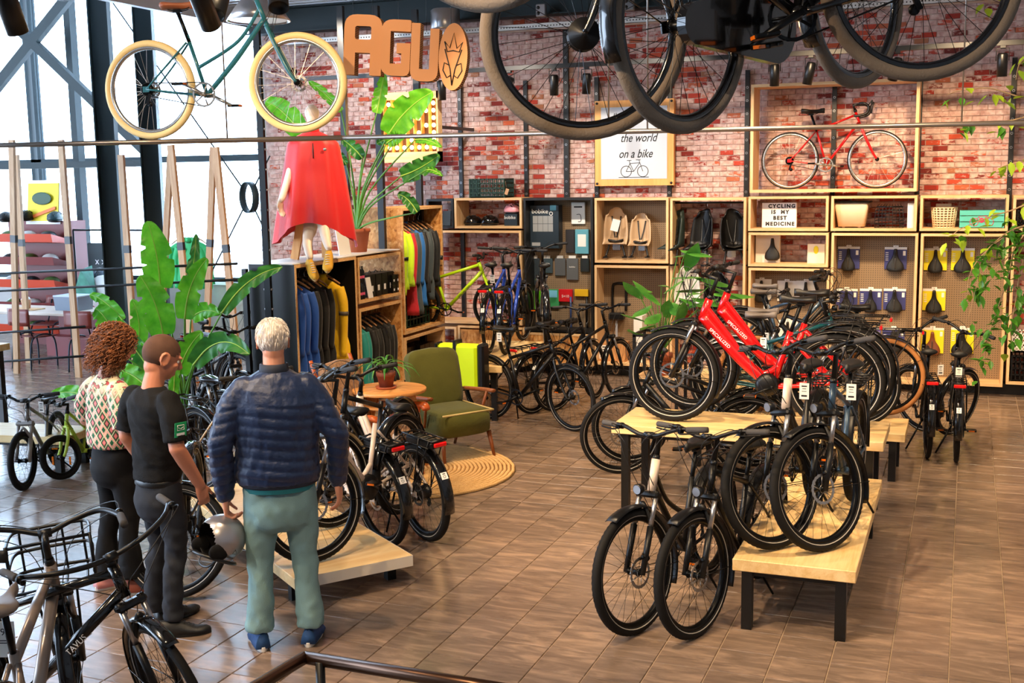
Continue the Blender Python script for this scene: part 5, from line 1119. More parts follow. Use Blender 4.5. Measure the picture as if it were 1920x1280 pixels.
STRP = wood('striped_fabric', (190, 150, 112), (96, 72, 60), 2, 24, .9); RWOOD = wood('reddish_wood', (196, 96, 40), (150, 62, 22), 0, 6, .3)
wc_ = thing('striped_armchair', 'armchair with curved reddish arms and striped cushions behind the white bicycles', 'armchair', (G(702, 900).x, G(702, 900).y, .002), rad(78))
part('seat', cushion(MB(), (0, -.02, .40), (.52, .54, .12)), STRP, wc_); part('backrest', cushion(MB(), (0, .30, .72), (.48, .09, .60), RX(-.30).to_3x3()), STRP, wc_)
for sx in (-1, 1):
    part('armrest', MB().tube(spline([(sx * .32, -.34, .60), (sx * .335, -.28, .635), (sx * .33, 0, .61), (sx * .30, .26, .63)], 6), [.022, .03, .022, .016], 8, flat=1.7), RWOOD, wc_)
    part('front_leg', MB().tube(spline([(sx * .30, -.26, .62), (sx * .29, -.24, .42), (sx * .30, -.30, 0)], 5), [.035, .038, .020], 8, flat=.8), RWOOD, wc_); part('back_post', MB().tube(spline([(sx * .27, .50, .0), (sx * .26, .24, .38), (sx * .25, .46, 1.05)], 5), [.018, .026, .016], 8), RWOOD, wc_)
part('seat_frame', MB().box((0, 0, .32), (.54, .50, .05)), RWOOD, wc_)
# plant stand
st = thing('plant_stand', 'black metal frame stand holding the monstera pot', 'stand', (-2.9, 11.52, 0)); sm_ = MB()
for sx in (-.22, .22):
    for sy in (-.2, .2): part('leg', MB().bb((sx - .015, sy - .015, 0), (sx + .015, sy + .015, .98)), BLK, st)
for z in (.50, .965): part('frame', MB().bb((-.235, -.215, z), (.235, -.185, z + .03)).bb((-.235, .185, z), (.235, .215, z + .03)).bb((-.235, -.2, z), (-.205, .2, z + .03)).bb((.205, -.2, z), (.235, .2, z + .03)), BLK, st)
part('shelf_board', MB().bb((-.22, -.2, .53), (.22, .2, .55)), PLY, st)
# pannier bag over the long table
pb_ = thing('pannier_bag', 'neon yellow and black pannier bag hanging on the back table', 'bag', (atY(866, 728, 11.05).x, 11.05, atY(866, 728, 11.05).z)); part('body', MB().box((-.02, 0, .24), (.46, .16, .48), bev=.03), mat('neon_tarpaulin', (206, 240, 20), .35), pb_); part('side_panel', MB().box((.25, .0, .24), (.08, .165, .50), bev=.02), BLKS, pb_); part('side_panel', MB().box((-.26, 0, .24), (.03, .165, .50), bev=.01), BLKS, pb_); part('strap', MB().box((-.04, -.002, .27), (.035, .17, .50)), BLKS, pb_); part('buckle', MB().box((-.04, -.09, .34), (.045, .012, .03)), BLKG, pb_)
# railing in the foreground
rl = thing('handrail', 'black steel handrail with bronze highlight at the bottom picture edge', 'railing'); a, b_, c_ = G(480, 1287, 1.05), G(572, 1232, 1.05), G(880, 1282, 1.05)
part('top_rail', MB().tube([a - (b_ - a) * 2, b_], .021, 12).tube([b_, c_, c_ + (c_ - b_) * .3], .021, 12), mat('bronze_black_steel', (92, 66, 50), .3, .8), rl); part('post', MB().rod(G(600, 1240, 1.05), V((G(600, 1240, 1.05).x, G(600, 1240, 1.05).y, 0)), .016, 8), BLK, rl); part('end_post', MB().rod(c_, V((c_.x, c_.y, 0)), .016, 8), BLK, rl)
# ================================================================== left side: café corner, kids' ladder
p = G(60, 770)
def cafe_chair(loc, rz, label):
    o = thing('cafe_chair', label, 'chair', loc, rz, 'brown chairs at the long table'); BW_ = mat('chair_veneer', (112, 40, 30), .35); TU = mat('dark_tube', (36, 48, 62), .4, .4)
    part('seat', MB().grid(lambda u, v: ((u - .5) * .42, (v - .5) * .40, .45 + .02 * (2 * v - 1) ** 2 * (v > .5)), 6, 6, thick=.012), BW_, o)
    part('backrest', MB().grid(lambda u, v: ((u - .5) * .44, .24 + .03 * (1 - (2 * u - 1) ** 2), .62 + v * .24), 8, 4, thick=.012), BW_, o)
    for s in (-1, 1): part('leg_frame', MB().tube(spline([(s * .20, -.20, 0), (s * .19, -.16, .43), (s * .19, .18, .43), (s * .20, .25, 0)], 6), .012, 7), TU, o); part('back_tube', MB().tube([(s * .12, .12, .43), (s * .12, .25, .80)], .011, 6), TU, o)
    return o
ct = thing('cafe_table', 'long pale table with a potted plant at the windows', 'table', (-12.95, 13.3, 0), rad(0)); part('tabletop', MB().box((0, 0, .74), (2.5, .8, .04), bev=.004), mat('pale_beige_top', (222, 206, 190), .4), ct)
for sx in (-1, 1):
    for sy in (-1, 1): part('leg', MB().bb((sx * 1.1 - .03, sy * .32 - .03, 0), (sx * 1.1 + .03, sy * .32 + .03, .72)), STEEL, ct)
for k, x in enumerate((-13.5, -12.35, -11.35)): cafe_chair((x, 12.75, 0), rad(180 + (6, -8, 4)[k]), ['brown backed chair at the left of the long table', 'brown backed chair in the middle of the long table', 'brown backed chair behind the curly haired woman'][k])
for k, x in enumerate((-13.2, -12.0)): cafe_chair((x, 13.95, 0), rad((5, -4)[k]), ['brown chair across the long table, left', 'brown chair across the long table, right'][k])
cp = thing('small_pot', 'small paper cup pot on a tray on the long table', 'pot', (-12.9, 13.2, .7605)); part('tray', MB().box((0, 0, .008), (.5, .22, .014)), PLY, cp); part('pot', MB().lathe([(0, .016), (.055, .016), (.075, .15), (.068, .15), (.05, .03), (0, .03)], 20), mat('tan_pot', (196, 140, 104), .7), cp); part('filling', MB().ell((0, 0, .15), (.065, .065, .05), 10, 6), WHITE, cp)
bx = thing('storage_box', 'translucent grey storage box on the long table', 'box', (-12.15, 13.35, .7605)); part('tub', MB().box((0, 0, .1), (.42, .3, .2), taper=1.08), mat('grey_translucent', (128, 140, 156), .25, alpha=.8), bx); part('lid', MB().box((0, 0, .21), (.46, .34, .02), bev=.005), mat('pale_lid', (186, 196, 206), .4), bx)
# helmet rack of stacked drawers
FO = 14.6; ORG = mat('orange_steel', (196, 58, 18), .4); 
hr = thing('drawer_rack', 'stack of orange tilted drawers with helmets and locks at the far left', 'rack', (-13.9, FO, 0))
RED2 = mat('red_steel', (110, 22, 20), .45)
part('back_case', MB().bb((-.62, .0, 0), (.60, .4, 2.0)), RED2, hr)
for q in range(5):
    z = .25 + q * .36; dmb = MB().add([(-.66, -.42, z), (.66, -.42, z), (.62, 0, z - .04), (-.62, 0, z - .04), (-.66, -.45, z + .13), (.66, -.45, z + .13), (.62, 0, z + .02), (-.62, 0, z + .02)], [(0, 3, 2, 1), (0, 1, 5, 4), (1, 2, 6, 5), (3, 0, 4, 7), (3, 2, 6, 7)])
    dr = part('drawer', dmb, (ORG, RED2)[q % 2], hr)
    for j in range(3): part('contents', MB().ell((-.4 + .4 * j, -.22, z + .08), (.13, .14, .09), 12, 8), [mat('mix_a', (40, 44, 46), .4), mat('mix_b', (70, 90, 40), .5), mat('mix_c', (200, 196, 190), .5)][(q + j) % 3], dr)
helm = [(-14.05, 14.5, 2.02, BLKS, 'dark helmet on the far left drawer rack beside the poster'), (-13.45, 14.5, 2.0, mat('dark_teal_shell', (34, 62, 66), .35), 'dark teal helmet at the right end of the drawer rack'), (-14.45, 14.5, 2.0, BLKS, 'dark helmet at the far left edge')]
for x, y, z, m, lb in helm: helmet((x, y, z), m, lb, rz=-1.4, group='helmets on the drawer rack')
po = part('helmet_poster', MB().box((0, 0, .3), (.62, .012, .6), RX(-.12).to_3x3()), mat('poster_yellow', (232, 206, 20), .5)); po.location = (-13.78, 14.62, 2.0); tag(po, 'yellow poster with a dark helmet on the drawer rack', 'poster'); part('printed_helmet', MB().ell((0, -.03, .36), (.2, .006, .1), 16, 8), mat('dark_green_print', (30, 70, 40), .5), po); part('orange_stripe', MB().box((0, -.05, .13), (.56, .006, .05), (RX(-.12) @ RY(-.3)).to_3x3()), mat('orange_print', (230, 110, 30), .5), po); part('white_border', MB().box((0, .009, .3), (.70, .008, .70), RX(-.12).to_3x3()), WHITE, po)
# dark panel with helmet by the window, red steps
pn = tag(part('chalk_panel', MB().box((0, 0, 0), (.62, .03, .62), bev=.02), mat('chalk_black', (40, 54, 58), .6)), 'dark rounded panel with chalk marks standing by the window', 'sign'); pn.location = atY(195, 492, 14.8); part('panel_pole', MB().rod((0, 0, -.3), (0, 0, -pn.location.z), .015, 8), STEEL, pn); text('chalk_marks', 'x x v', .16, WHITE, pn, TR(0, -.018, .02) @ FRONT)
q_ = atY(188, 512, 14.3); ho = helmet((q_.x, 14.3, q_.z - .1), mat('grey_vented_shell', (58, 72, 84), .35), 'grey vented helmet on a stand left of the steel column', rz=-1.5, s=1.15); part('stand', MB().rod((0, 0, 0), (0, 0, -(q_.z - .1) ), .012, 8), STEEL, ho)
kt = thing('red_display_steps', 'red display steps with child goods between the columns', 'display', (atY(170, 620, 14.0).x, 14.0, 0)); 
for q in range(3): part('step', MB().bb((-.55 + q * .08, -.35 + q * .2, 0 if q == 0 else .3 * q), (.55 - q * .08, .35, .3 * (q + 1))), mat('red_lacquer', (130, 18, 26), .4), kt)
part('patterned_tent', MB().add([(-.2, -.1, .9), (.25, -.1, .9), (.02, .1, 1.35), (.02, -.15, 1.3)], [(0, 1, 3), (0, 3, 2), (1, 2, 3)]), mat('teal_pattern', (60, 130, 110), .6, var=.6, vscale=12), kt); part('white_dome', MB().ell((.18, .15, .92), (.3, .18, .28), 18, 10), mat('dome_white', (230, 226, 220), .5), kt)
# tall wooden trestles joined by steel rods
SLAT = wood('trestle_wood', (196, 158, 118), (168, 122, 80), 2, 8); SLT = thing('trestle_rack', 'tall slanted wooden slats joined by thin steel rods in front of the windows', 'rack')
YS = 12.2
for (xa, ya, xb, yb, dy) in ((22, 262, 34, 800, 0), (30, 290, 52, 640, .8), (114, 262, 152, 760, 0), (227, 290, 252, 650, .2), (320, 272, 358, 640, 0), (320, 290, 310, 470, .8), (400, 276, 388, 620, .8), (404, 276, 446, 680, 0)):
    a, b_ = atY(xa, ya, YS + dy), atY(xb, yb, YS + dy); d = (b_ - a); 
    if b_.z > 0: b_ = a + d * (a.z / (a.z - b_.z)); b_.y = YS + dy
    if b_.z < 0: b_ = a + (b_ - a) * (a.z / (a.z - b_.z))
    sl = part('slat', strip(MB(), a, b_, .085, .045), SLAT, SLT); c = a.lerp(b_, .40); part('black_sleeve', strip(MB(), c, c + (b_ - a).normalized() * .1, .09, .052), BLK, sl)
for (xa, ya, xb, yb) in ((-60, 515, 445, 494), (-60, 548, 445, 524), (-60, 628, 160, 612), (-60, 682, 160, 667)): part('rod', MB().rod(atY(xa, ya, YS - .03), atY(xb, yb, YS - .03), .016, 8), STEEL, SLT)
# pale shelf/table pieces at the left edge
for k, (loc, L_, H_) in enumerate((((-8.35, 8.1, 0), 1.7, .34), ((-10.1, 9.0, 0), 1.6, .95))): table(['low pale bench behind the child bicycles', 'taller pale counter cut by the left picture edge'][k], loc, rad((8, 0)[k]), L_, .5, H_, t=.07, name='display_bench', group='benches at the left edge')
# green clothes and goods seen between the columns
for k in range(3): garment(14.6 - k * .0, cloth('mint', (40, 190, 110)), ['bright green shirt hanging near the far window, left', 'bright green shirt hanging near the far window, middle', 'bright green shirt hanging near the far window, right'][k], x=atY(330 + k * 12, 500, 14.4).x, zt=1.75, L_=.7, group='green shirts by the window')
tag(part('far_rail', MB().rod((-13.2, 14.6, 1.86), (-11.6, 14.6, 1.86), .015, 8).rod((-13.2, 14.6, 0), (-13.2, 14.6, 1.86), .015, 8).rod((-11.6, 14.6, 0), (-11.6, 14.6, 1.86), .015, 8), STEEL), 'steel clothes rail by the far window', 'rail')
# ================================================================== plants
def leafmat(name, c1, c2, vein=True, tr=.35):
    m, nt, b = new_mat(name); L = nt.links.new; tc = nt.nodes.new('ShaderNodeTexCoord')
    n = node(nt, 'ShaderNodeTexNoise', Scale=9, Detail=3); L(tc.outputs['Object'], n.inputs['Vector']); r = ramp(nt, [(.3, c1), (.7, c2)]); L(n.outputs['Fac'], r.inputs[0]); L(r.outputs[0], b.inputs['Base Color'])
    b.inputs['Roughness'].default_value = .35; t = nt.nodes.new('ShaderNodeBsdfTranslucent'); L(r.outputs[0], t.inputs[0]); ms = nt.nodes.new('ShaderNodeMixShader'); ms.inputs[0].default_value = tr
    L(b.outputs[0], ms.inputs[1]); L(t.outputs[0], ms.inputs[2]); L(ms.outputs[0], nt.nodes['Material Output'].inputs[0]); return m
LG = leafmat('banana_leaf', (70, 160, 28), (120, 204, 50)); LD = leafmat('dark_banana_leaf', (34, 104, 40), (70, 146, 56), tr=.25); LM = leafmat('monstera_leaf', (50, 128, 44), (110, 176, 72), tr=.25); LY = leafmat('pale_vine_leaf', (150, 190, 40), (206, 224, 70), tr=.4); LV = leafmat('vine_leaf', (48, 116, 34), (110, 168, 48), tr=.3)
STEM = mat('green_stem', (92, 150, 50), .5); RIB = mat('leaf_rib', (160, 200, 80), .5); BARK = mat('bark', (150, 124, 92), .8)
def banana_leaf(root, base, tip, width, bend=(0, 0, .0), face=None, m=LG, fold=.25, tears=3, seed=0):
    R = random.Random(seed); a, b_ = V(base), V(tip); L_ = (b_ - a).length; mid = (a + b_) / 2 + V(bend) * L_; P = spline([a, a.lerp(mid, .5) + V(bend) * L_ * .25, mid, mid.lerp(b_, .5) + V(bend) * L_ * .25, b_], 8)
    f = V(face) if face is not None else (V((0, 0, CH)) - a); N = len(P); tr_ = [(R.uniform(.2, .9), R.choice((-1, 1))) for _ in range(tears)]; ph = R.uniform(0, 6); q_ = 8
    vs = []
    for i in range(N):
        t = i / (N - 1); d = (P[min(i + 1, N - 1)] - P[max(i - 1, 0)]).normalized(); s = d.cross(f).normalized(); n_ = s.cross(d).normalized()
        w = width / 2 * (math.sin(pi * min(1, t * .93 + .07) ** .8) ** .55) * (1 if t < .98 else .3)
        for k in range(-q_, q_ + 1):
            u = k / q_; ww = w
            for tt, sd in tr_:
                if abs(t - tt) < .022 and sd * u > 0: ww *= 1 - .5 * max(0, abs(u) - .3)
            off = n_ * (fold * abs(u) * w * .9 - .25 * fold * w + .012 * sin(t * 30 + ph + abs(u) * 3) * abs(u) + .004 * sin(t * 120 + abs(u) * 8) * abs(u)); vs.append(P[i] + s * (u * ww) + off)
    mb = MB(); W_ = 2 * q_ + 1; mb.add(vs, [(i * W_ + k, i * W_ + k + 1, (i + 1) * W_ + k + 1, (i + 1) * W_ + k) for i in range(N - 1) for k in range(2 * q_)], True)
    o = part('leaf', mb, m, root); part('midrib', MB().tube([p - (V(f).normalized() * .002) for p in P], [.009, .005, .002], 6), RIB, o); return o
def stem(root, pts, r0=.016, r1=.007, m=STEM): part('stem', MB().tube(spline(pts, 6), [r0, r1], 8), m, root)
def pot(root, c, r, h, m=TERRA, rimh=.04, soil=True):
    part('pot', MB().lathe([(0, 0), (r * .68, 0), (r * .92, h - rimh), (r, h - rimh), (r, h), (r * .88, h), (r * .84, h - rimh), (0, h - rimh)], 32, c=c), m, root)
    part('soil', MB().lathe([(0, h - rimh + .006), (r * .85, h - rimh + .004)], 20, c=c), mat('soil', (58, 42, 32), .95), root)
def leaves_px(root, items, base, m_def=LG, Y=8.8):
    for k, it in enumerate(items):
        (bx, by), (tx, ty), w, dY, bend, m, fc = it
        b_ = atY(bx, by, Y + dY); t_ = atY(tx, ty, Y + dY + fc); stem(root, [base, V((base.x * .75 + b_.x * .25, base.y * .7 + b_.y * .3, base.z + (b_.z - base.z) * .45)), b_]); banana_leaf(root, b_, t_, w, bend, m=m, seed=k * 7 + 3)
YB = 8.9; gb = G(345, 840)
bp = thing('banana_plant', 'tall banana plant with big bright leaves behind the two standing men', 'plant'); bc = V((atY(345, 740, YB).x, YB, 0)); pot(bp, (bc.x, bc.y, .002), .24, .40, BLKS)
b0_ = V((bc.x, bc.y, .36))
for it in (((300, 540), (276, 414), .30, .1, (.05, 0, 0), LG, -.1), ((306, 628), (262, 516), .30, -.1, (.06, 0, .05), LG, -.1), ((346, 598), (388, 484), .22, .0, (-.08, 0, .05), LG, .1), ((347, 562), (368, 438), .12, .3, (.04, 0, .0), LD, .1), ((240, 672), (178, 578), .24, -.3, (-.05, 0, .18), LG, .0), ((230, 600), (168, 552), .14, .5, (0, 0, .1), LG, 0), ((416, 586), (530, 500), .16, -.2, (0, -.05, .12), LD, .3),
           ((362, 684), (468, 664), .20, -.5, (0, 0, .25), LD, .0), ((335, 700), (378, 622), .22, -.4, (-.05, 0, .05), LG, 0), ((358, 596), (412, 588), .18, .6, (0, 0, .15), LG, 0), ((300, 720), (225, 620), .20, -.1, (-.1, 0, .15), LD, 0), ((290, 740), (212, 690), .20, -.4, (0, 0, .1), LG, 0), ((200, 760), (94, 740), .16, -.2, (0, 0, .1), LG, 0), ((258, 650), (248, 560), .18, .6, (.1, 0, 0), LG, 0), ((325, 745), (330, 655), .1, -.5, (0, 0, 0), LG, 0)): leaves_px(bp, [it], b0_, Y=YB)
sp_ = thing('strelitzia', 'strelitzia in a terracotta pot on the white board beside the mannequin', 'plant'); YS2 = 12.05; pc = V((atX(671, 478, -6.62).x, atX(671, 476, -6.62).y, 1.7525)); YS2 = pc.y; pot(sp_, tuple(pc), .155, .27); b0_ = pc + V((0, 0, .24))
for it in (((706, 212), (721, 138), .16, -.2, (0, 0, 0), LG, .1), ((728, 252), (811, 172), .34, -.35, (-.04, 0, .06), LG, .1), ((752, 330), (824, 290), .22, -.3, (0, 0, -.05), LD, .1), ((800, 318), (830, 330), .07, -.35, (0, 0, .1), LG, 0), ((566, 252), (497, 190), .30, .1, (0, 0, .10), LG, 0), ((640, 208), (578, 152), .12, .2, (0, 0, .05), LG, 0), ((680, 296), (640, 260), .16, -.1, (0, 0, .05), LD, 0), ((650, 308), (618, 278), .10, 0, (0, 0, .1), LD, 0), ((782, 398), (745, 364), .14, -.45, (0, 0, .15), LD, 0), ((740, 262), (706, 270), .12, -.2, (0, 0, .1), LD, 0), ((778, 262), (828, 276), .10, -.3, (0, 0, .1), LG, 0), ((725, 268), (758, 258), .16, -.4, (0, 0, .1), LG, 0)): leaves_px(sp_, [it], b0_, Y=YS2)
# monstera
def heart_leaf(m, size=1.0):
    mb = MB(); pts = []
    for i in range(17):
        t = i / 16; x = size * (.5 * math.sin(pi * t) ** .8 * (1 - .35 * t)) * .5; pts.append((x, size * (t - .12 * (1 - t) ** 3)))
    vs = [V((0, size * i / 16, .0)) for i in range(17)]; R_ = [V((p[0], p[1] - (.08 * size if i < 3 else 0), -abs(p[0]) * .28 - .10 * size * (p[1] / size) ** 2)) for i, p in enumerate(pts)]; L_ = [V((-p.x, p.y, p.z)) for p in R_]
    vs = [V((0, p.y, -.10 * size * (p.y / size) ** 2)) for p in vs] + R_ + L_; f = []
    for i in range(16): f += [(i, 17 + i, 18 + i, i + 1), (i, i + 1, 35 + i, 34 + i)]
    mb.add(vs, f, True); return mb
ms_ = thing('monstera', 'monstera with spreading leaves in a terracotta pot on the black stand', 'plant'); pz = V((-2.9, 11.52, .553)); MZ = G(1247, 655, .55); 
pot(ms_, (-2.9, 11.52, .553), .13, .22); hl_ = heart_leaf(LM, .20).mesh('leaf', LM); R = random.Random(5)
for k, (x, y, s) in enumerate([(1200, 555, 1), (1215, 575, 1), (1232, 565, 1.1), (1205, 600, .9), (1225, 610, 1), (1250, 590, 1.1), (1262, 570, 1), (1275, 600, 1), (1290, 575, 1.1), (1250, 545, 1), (1275, 545, 1), (1300, 548, 1), (1240, 535, .9), (1268, 520, 1.1), (1290, 500, 1.2), (1310, 520, 1.2), (1330, 535, 1.3), (1345, 550, 1.2), (1270, 480, .9), (1285, 470, 1), (1305, 560, 1), (1320, 575, .9), (1192, 625, .8), (1235, 590, 1), (1260, 610, .9), (1215, 545, .9), (1295, 615, .9), (1280, 560, .9)]):
    p = atY(x, y, 11.3 + R.uniform(-.25, .25)); st0 = V((-2.9, 11.52, .75)); part('stem', MB().tube(spline([st0, st0.lerp(p, .5) + V((0, 0, .07)), p], 5), .005, 5), STEM, ms_)
    d = (p - st0); az = math.atan2(d.y, d.x) - pi / 2; obj('leaf', hl_, ms_, X=M.Translation(p) @ RZ(az + R.uniform(-.6, .6)) @ RX(R.uniform(-.2, .9)) @ RY(R.uniform(-.5, .5)) @ M.Scale(s * 1.5, 4))
# spider plant
sp2 = thing('spider_plant', 'small spider plant in a weathered clay pot on the round table', 'plant', (-4.70, 8.90, .775)); pot(sp2, (0, 0, .012), .085, .135, mat('weathered_clay', (150, 88, 68), .85, var=.4, vscale=25), .035); part('saucer', MB().lathe([(0, 0), (.085, 0), (.095, .02), (.088, .02), (.08, .008), (0, .008)], 28), TERRA, sp2)
for k in range(16):
    a = k * 2.4; L_ = R.uniform(.20, .34); el = R.uniform(.5, 1.3); P = spline([(0, 0, .13), (cos(a) * L_ * .4 * cos(el), sin(a) * L_ * .4 * cos(el), .13 + L_ * .45 * sin(el)), (cos(a) * L_ * .8, sin(a) * L_ * .8, .13 + L_ * (.35 * sin(el))), (cos(a) * L_ * 1.05, sin(a) * L_ * 1.05, .10 + L_ * .1 * sin(el))], 5)
    part('leaf', MB().tube(P, [.006, .012, .011, .001], 6, flat=.18, up=(0, 0, 1)), LM, sp2)
# hanging vine at the right edge
vn = thing('hanging_fig', 'leafy weeping fig with pale new shoots at the right picture edge', 'plant'); YV = 9.0; R = random.Random(21)
def vleaf(m): return MB().add([(0, 0, 0), (.017, .018, .004), (.020, .040, .003), (.006, .066, -.006), (0, .078, -.010), (-.006, .066, -.006), (-.020, .040, .003), (-.017, .018, .004), (0, .035, -.006)], [(0, 1, 8), (1, 2, 8), (2, 3, 8), (3, 4, 8), (4, 5, 8), (5, 6, 8), (6, 7, 8), (7, 0, 8)], True)
VL = [vleaf(0).mesh('leaf', LV), vleaf(0).mesh('leaf', LY)]
tb = V((1.25, 9.2, 0)); pot(vn, (1.25, 9.2, .002), .28, .5, BLKS); part('trunk', MB().tube(spline([tb + V((0, 0, .4)), tb + V((.05, 0, 1.2)), tb + V((-.05, -.1, 2.2)), tb + V((-.1, -.1, 3.4))], 5), [.04, .03, .02], 8), BARK, vn)
brs = [([(1930, 380), (1895, 395), (1860, 405), (1810, 425), (1785, 440)], 1, 26), ([(1935, 420), (1900, 430), (1870, 450), (1845, 480), (1830, 540), (1815, 600)], 0, 44), ([(1935, 430), (1905, 460), (1890, 520), (1870, 580), (1850, 640), (1845, 690)], 0, 48), ([(1940, 440), (1915, 500), (1905, 560), (1895, 620), (1900, 660)], 0, 40), ([(1935, 415), (1890, 440), (1850, 470), (1820, 510), (1812, 560)], 0, 34),
       ([(1935, 215), (1900, 225), (1860, 230), (1815, 232), (1800, 240)], 1, 16), ([(1935, 190), (1890, 175), (1850, 165), (1800, 170), (1775, 178)], 1, 16), ([(1935, 300), (1905, 305), (1880, 312), (1870, 318)], 1, 9), ([(1900, -5), (1880, 5), (1850, 5)], 1, 6), ([(1935, 100), (1912, 120), (1905, 150)], 1, 7), ([(1935, 400), (1900, 470), (1870, 500), (1845, 525)], 0, 30), ([(1938, 470), (1920, 560), (1880, 600), (1835, 625)], 0, 24)]
for pts, kind, n in brs:
    dy = R.uniform(-.35, .35); P = spline([atY(x, y, YV + dy) for x, y in pts], 8); h0 = tb + V((-.08, -.1, P[0].z * .9 + .2))
    part('branch', MB().tube([h0, P[0]] + P[1:], [.007, .002], 5), BARK, vn)
    for q in range(n):
        i = R.uniform(0, len(P) - 1); p = P[int(i)].lerp(P[min(int(i) + 1, len(P) - 1)], i % 1) + V((R.gauss(0, .03), R.gauss(0, .04), R.gauss(-.02, .035))); young = kind if R.random() < .85 else 1 - kind
        obj('leaf', VL[1 if young and (kind or R.random() < .6) else 0], vn, X=M.Translation(p) @ RZ(R.uniform(0, 6.3)) @ RX(R.uniform(-1.4, .3)) @ M.Scale(R.uniform(.85, 1.4), 4))
# ================================================================== people
SKIN = mat('skin', (214, 148, 118), .5, var=.08, vscale=14); SKIN2 = mat('tanned_skin', (196, 128, 98), .5, var=.08, vscale=14)
SKIN.node_tree.nodes['Principled BSDF'].inputs['Subsurface Weight'].default_value = .08
def remesh(mb, vox, smooth=6, disp=None):
    me = mb.mesh('t', SKIN); o = bpy.data.objects.new('t', me); COL.objects.link(o); md = o.modifiers.new('r', 'REMESH'); md.mode = 'VOXEL'; md.voxel_size = vox
    if smooth: s = o.modifiers.new('s', 'SMOOTH'); s.factor = .5; s.iterations = smooth
    dg = bpy.context.evaluated_depsgraph_get(); ev = o.evaluated_get(dg); m2 = bpy.data.meshes.new_from_object(ev); bpy.data.objects.remove(o); bpy.data.meshes.remove(me)
    if disp:
        nr = [v.normal.copy() for v in m2.vertices]
        for v, n_ in zip(m2.vertices, nr): v.co = v.co + n_ * disp(v.co, n_)
    m2.polygons.foreach_set('use_smooth', [True] * len(m2.polygons)); m2.update(); return m2
def rpart(name, mb, vox, m, parent, smooth=6, disp=None, label=None, X=None):
    me = remesh(mb, vox, smooth, disp); me.name = name; me.materials.clear(); me.materials.append(m); return obj(name, me, parent, label, X)
def limb(mb, pts, rad_, n=16, flat=1.0, up=None, ends=True):
    P = spline(pts, 6); R_ = rad_ if isinstance(rad_, list) else [rad_]
    N = len(P); rr = []
    for i in range(N):
        t = i / (N - 1) * (len(R_) - 1); k = min(int(t), len(R_) - 2) if len(R_) > 1 else 0; rr.append(R_[k] if len(R_) == 1 else R_[k] * (1 - (t - k)) + R_[k + 1] * (t - k))
    mb.tube(P, rr, n, flat=flat, up=up)
    if ends: mb.ell(P[0], (rr[0],) * 3, 12, 8); mb.ell(P[-1], (rr[-1],) * 3, 12, 8)
    return mb
def oval(c, rx, ry, n=28, tilt=0, yaw=0):
    out = []
    for k in range(n):
        a = 2 * pi * k / n; p = V((rx * cos(a), ry * sin(a) , 0)); p = RZ(yaw) @ RX(tilt) @ p; out.append(V(c) + p)
    return out
def hand(mb, w, d, n_, t, curl=.5, s=1.0, spread=1.0):      # w wrist, d pointing along the palm, n_ palm normal (inner side), t thumb side
    w, d, n_, t = V(w), V(d).normalized(), V(n_).normalized(), V(t).normalized(); L_ = .085 * s
    for q in (-1.5, -.5, .5, 1.5): mb.tube([w + t * q * .011 * s, w + d * L_ * .5 + t * q * .018 * s, w + d * L_ * (1.0 - .03 * abs(q)) + t * q * .0195 * s], [.017 * s, .0145 * s, .0105 * s], 8); mb.ell(w + d * L_ * (1.0 - .03 * abs(q)) + t * q * .0195 * s, (.0105 * s,) * 3, 8, 6)
    for q, ln in ((1.5, .070), (.5, .078), (-.5, .073), (-1.5, .058)):
        p = w + d * L_ * .97 + t * q * .0195 * s; a = 0; dd = d
        for j, f in enumerate((.45, .32, .23)):
            a += curl * (.9, 1.1, .8)[j] * (1.0 + .08 * (1.5 - q)); dd = (d * cos(a) + n_ * sin(a) + t * q * .05 * spread).normalized(); p2 = p + dd * ln * f * s * 1.25; r_ = (.0092, .0085, .0075)[j] * s; mb.tube([p, p2], [r_ * 1.02, r_ * .95], 8); mb.ell(p2, (r_ * .95,) * 3, 8, 6); p = p2
    p = w + d * .02 * s + t * .024 * s
    for j, (ln, a) in enumerate(((.042, .75), (.034, .45), (.026, .25))):
        dd = (d * cos(a) + t * sin(a) + n_ * (.25 + .35 * curl * j)).normalized(); p2 = p + dd * ln * s; r_ = (.0135, .0105, .009)[j] * s; mb.tube([p, p2], [r_, r_ * .9], 8); mb.ell(p2, (r_ * .92,) * 3, 8, 6); p = p2
def head(mb, c, s=1.0, X=None, face=True, ears=True):        # c centre of the skull, looking along +y
    c = V(c); q = MB()
    q.ell((0, -.012, .015), (.078, .098, .095), 24, 16); q.ell((0, .022, -.045), (.060, .070, .072), 20, 14); q.ell((0, .045, -.085), (.036, .038, .028), 14, 10); q.ell((0, -.02, -.06), (.058, .06, .06), 16, 10)
    if face:
        q.tube(spline([(0, .080, .02), (0, .100, -.012), (0, .112, -.032)], 4), [.008, .011, .014], 8).ell((0, .103, -.035), (.017, .013, .009), 10, 6)
        q.ell((-.03, .083, .022), (.026, .012, .008), 10, 6).ell((.03, .083, .022), (.026, .012, .008), 10, 6); q.ell((-.038, .066, -.025), (.022, .02, .018), 10, 6).ell((.038, .066, -.025), (.022, .02, .018), 10, 6)
        q.ell((0, .084, -.066), (.026, .010, .006), 12, 6).ell((0, .083, -.076), (.022, .010, .006), 12, 6)
    if ears:
        for e in (-1, 1): q.tube([V((e * .078, -.006 + .022 * cos(a), -.01 + .033 * sin(a))) + V((e * .008 * (cos(a) < 0), 0, 0)) for a in [i * pi / 6 for i in range(12)]], .0068, 6, closed=True).ell((e * .076, -.004, -.008), (.006, .018, .028), 10, 8)
    Y = M.Translation(c) @ (X or M.Identity(4)) @ M.Scale(s, 4); mb.add([Y @ V(p) for p in q.v], q.f, True); return Y
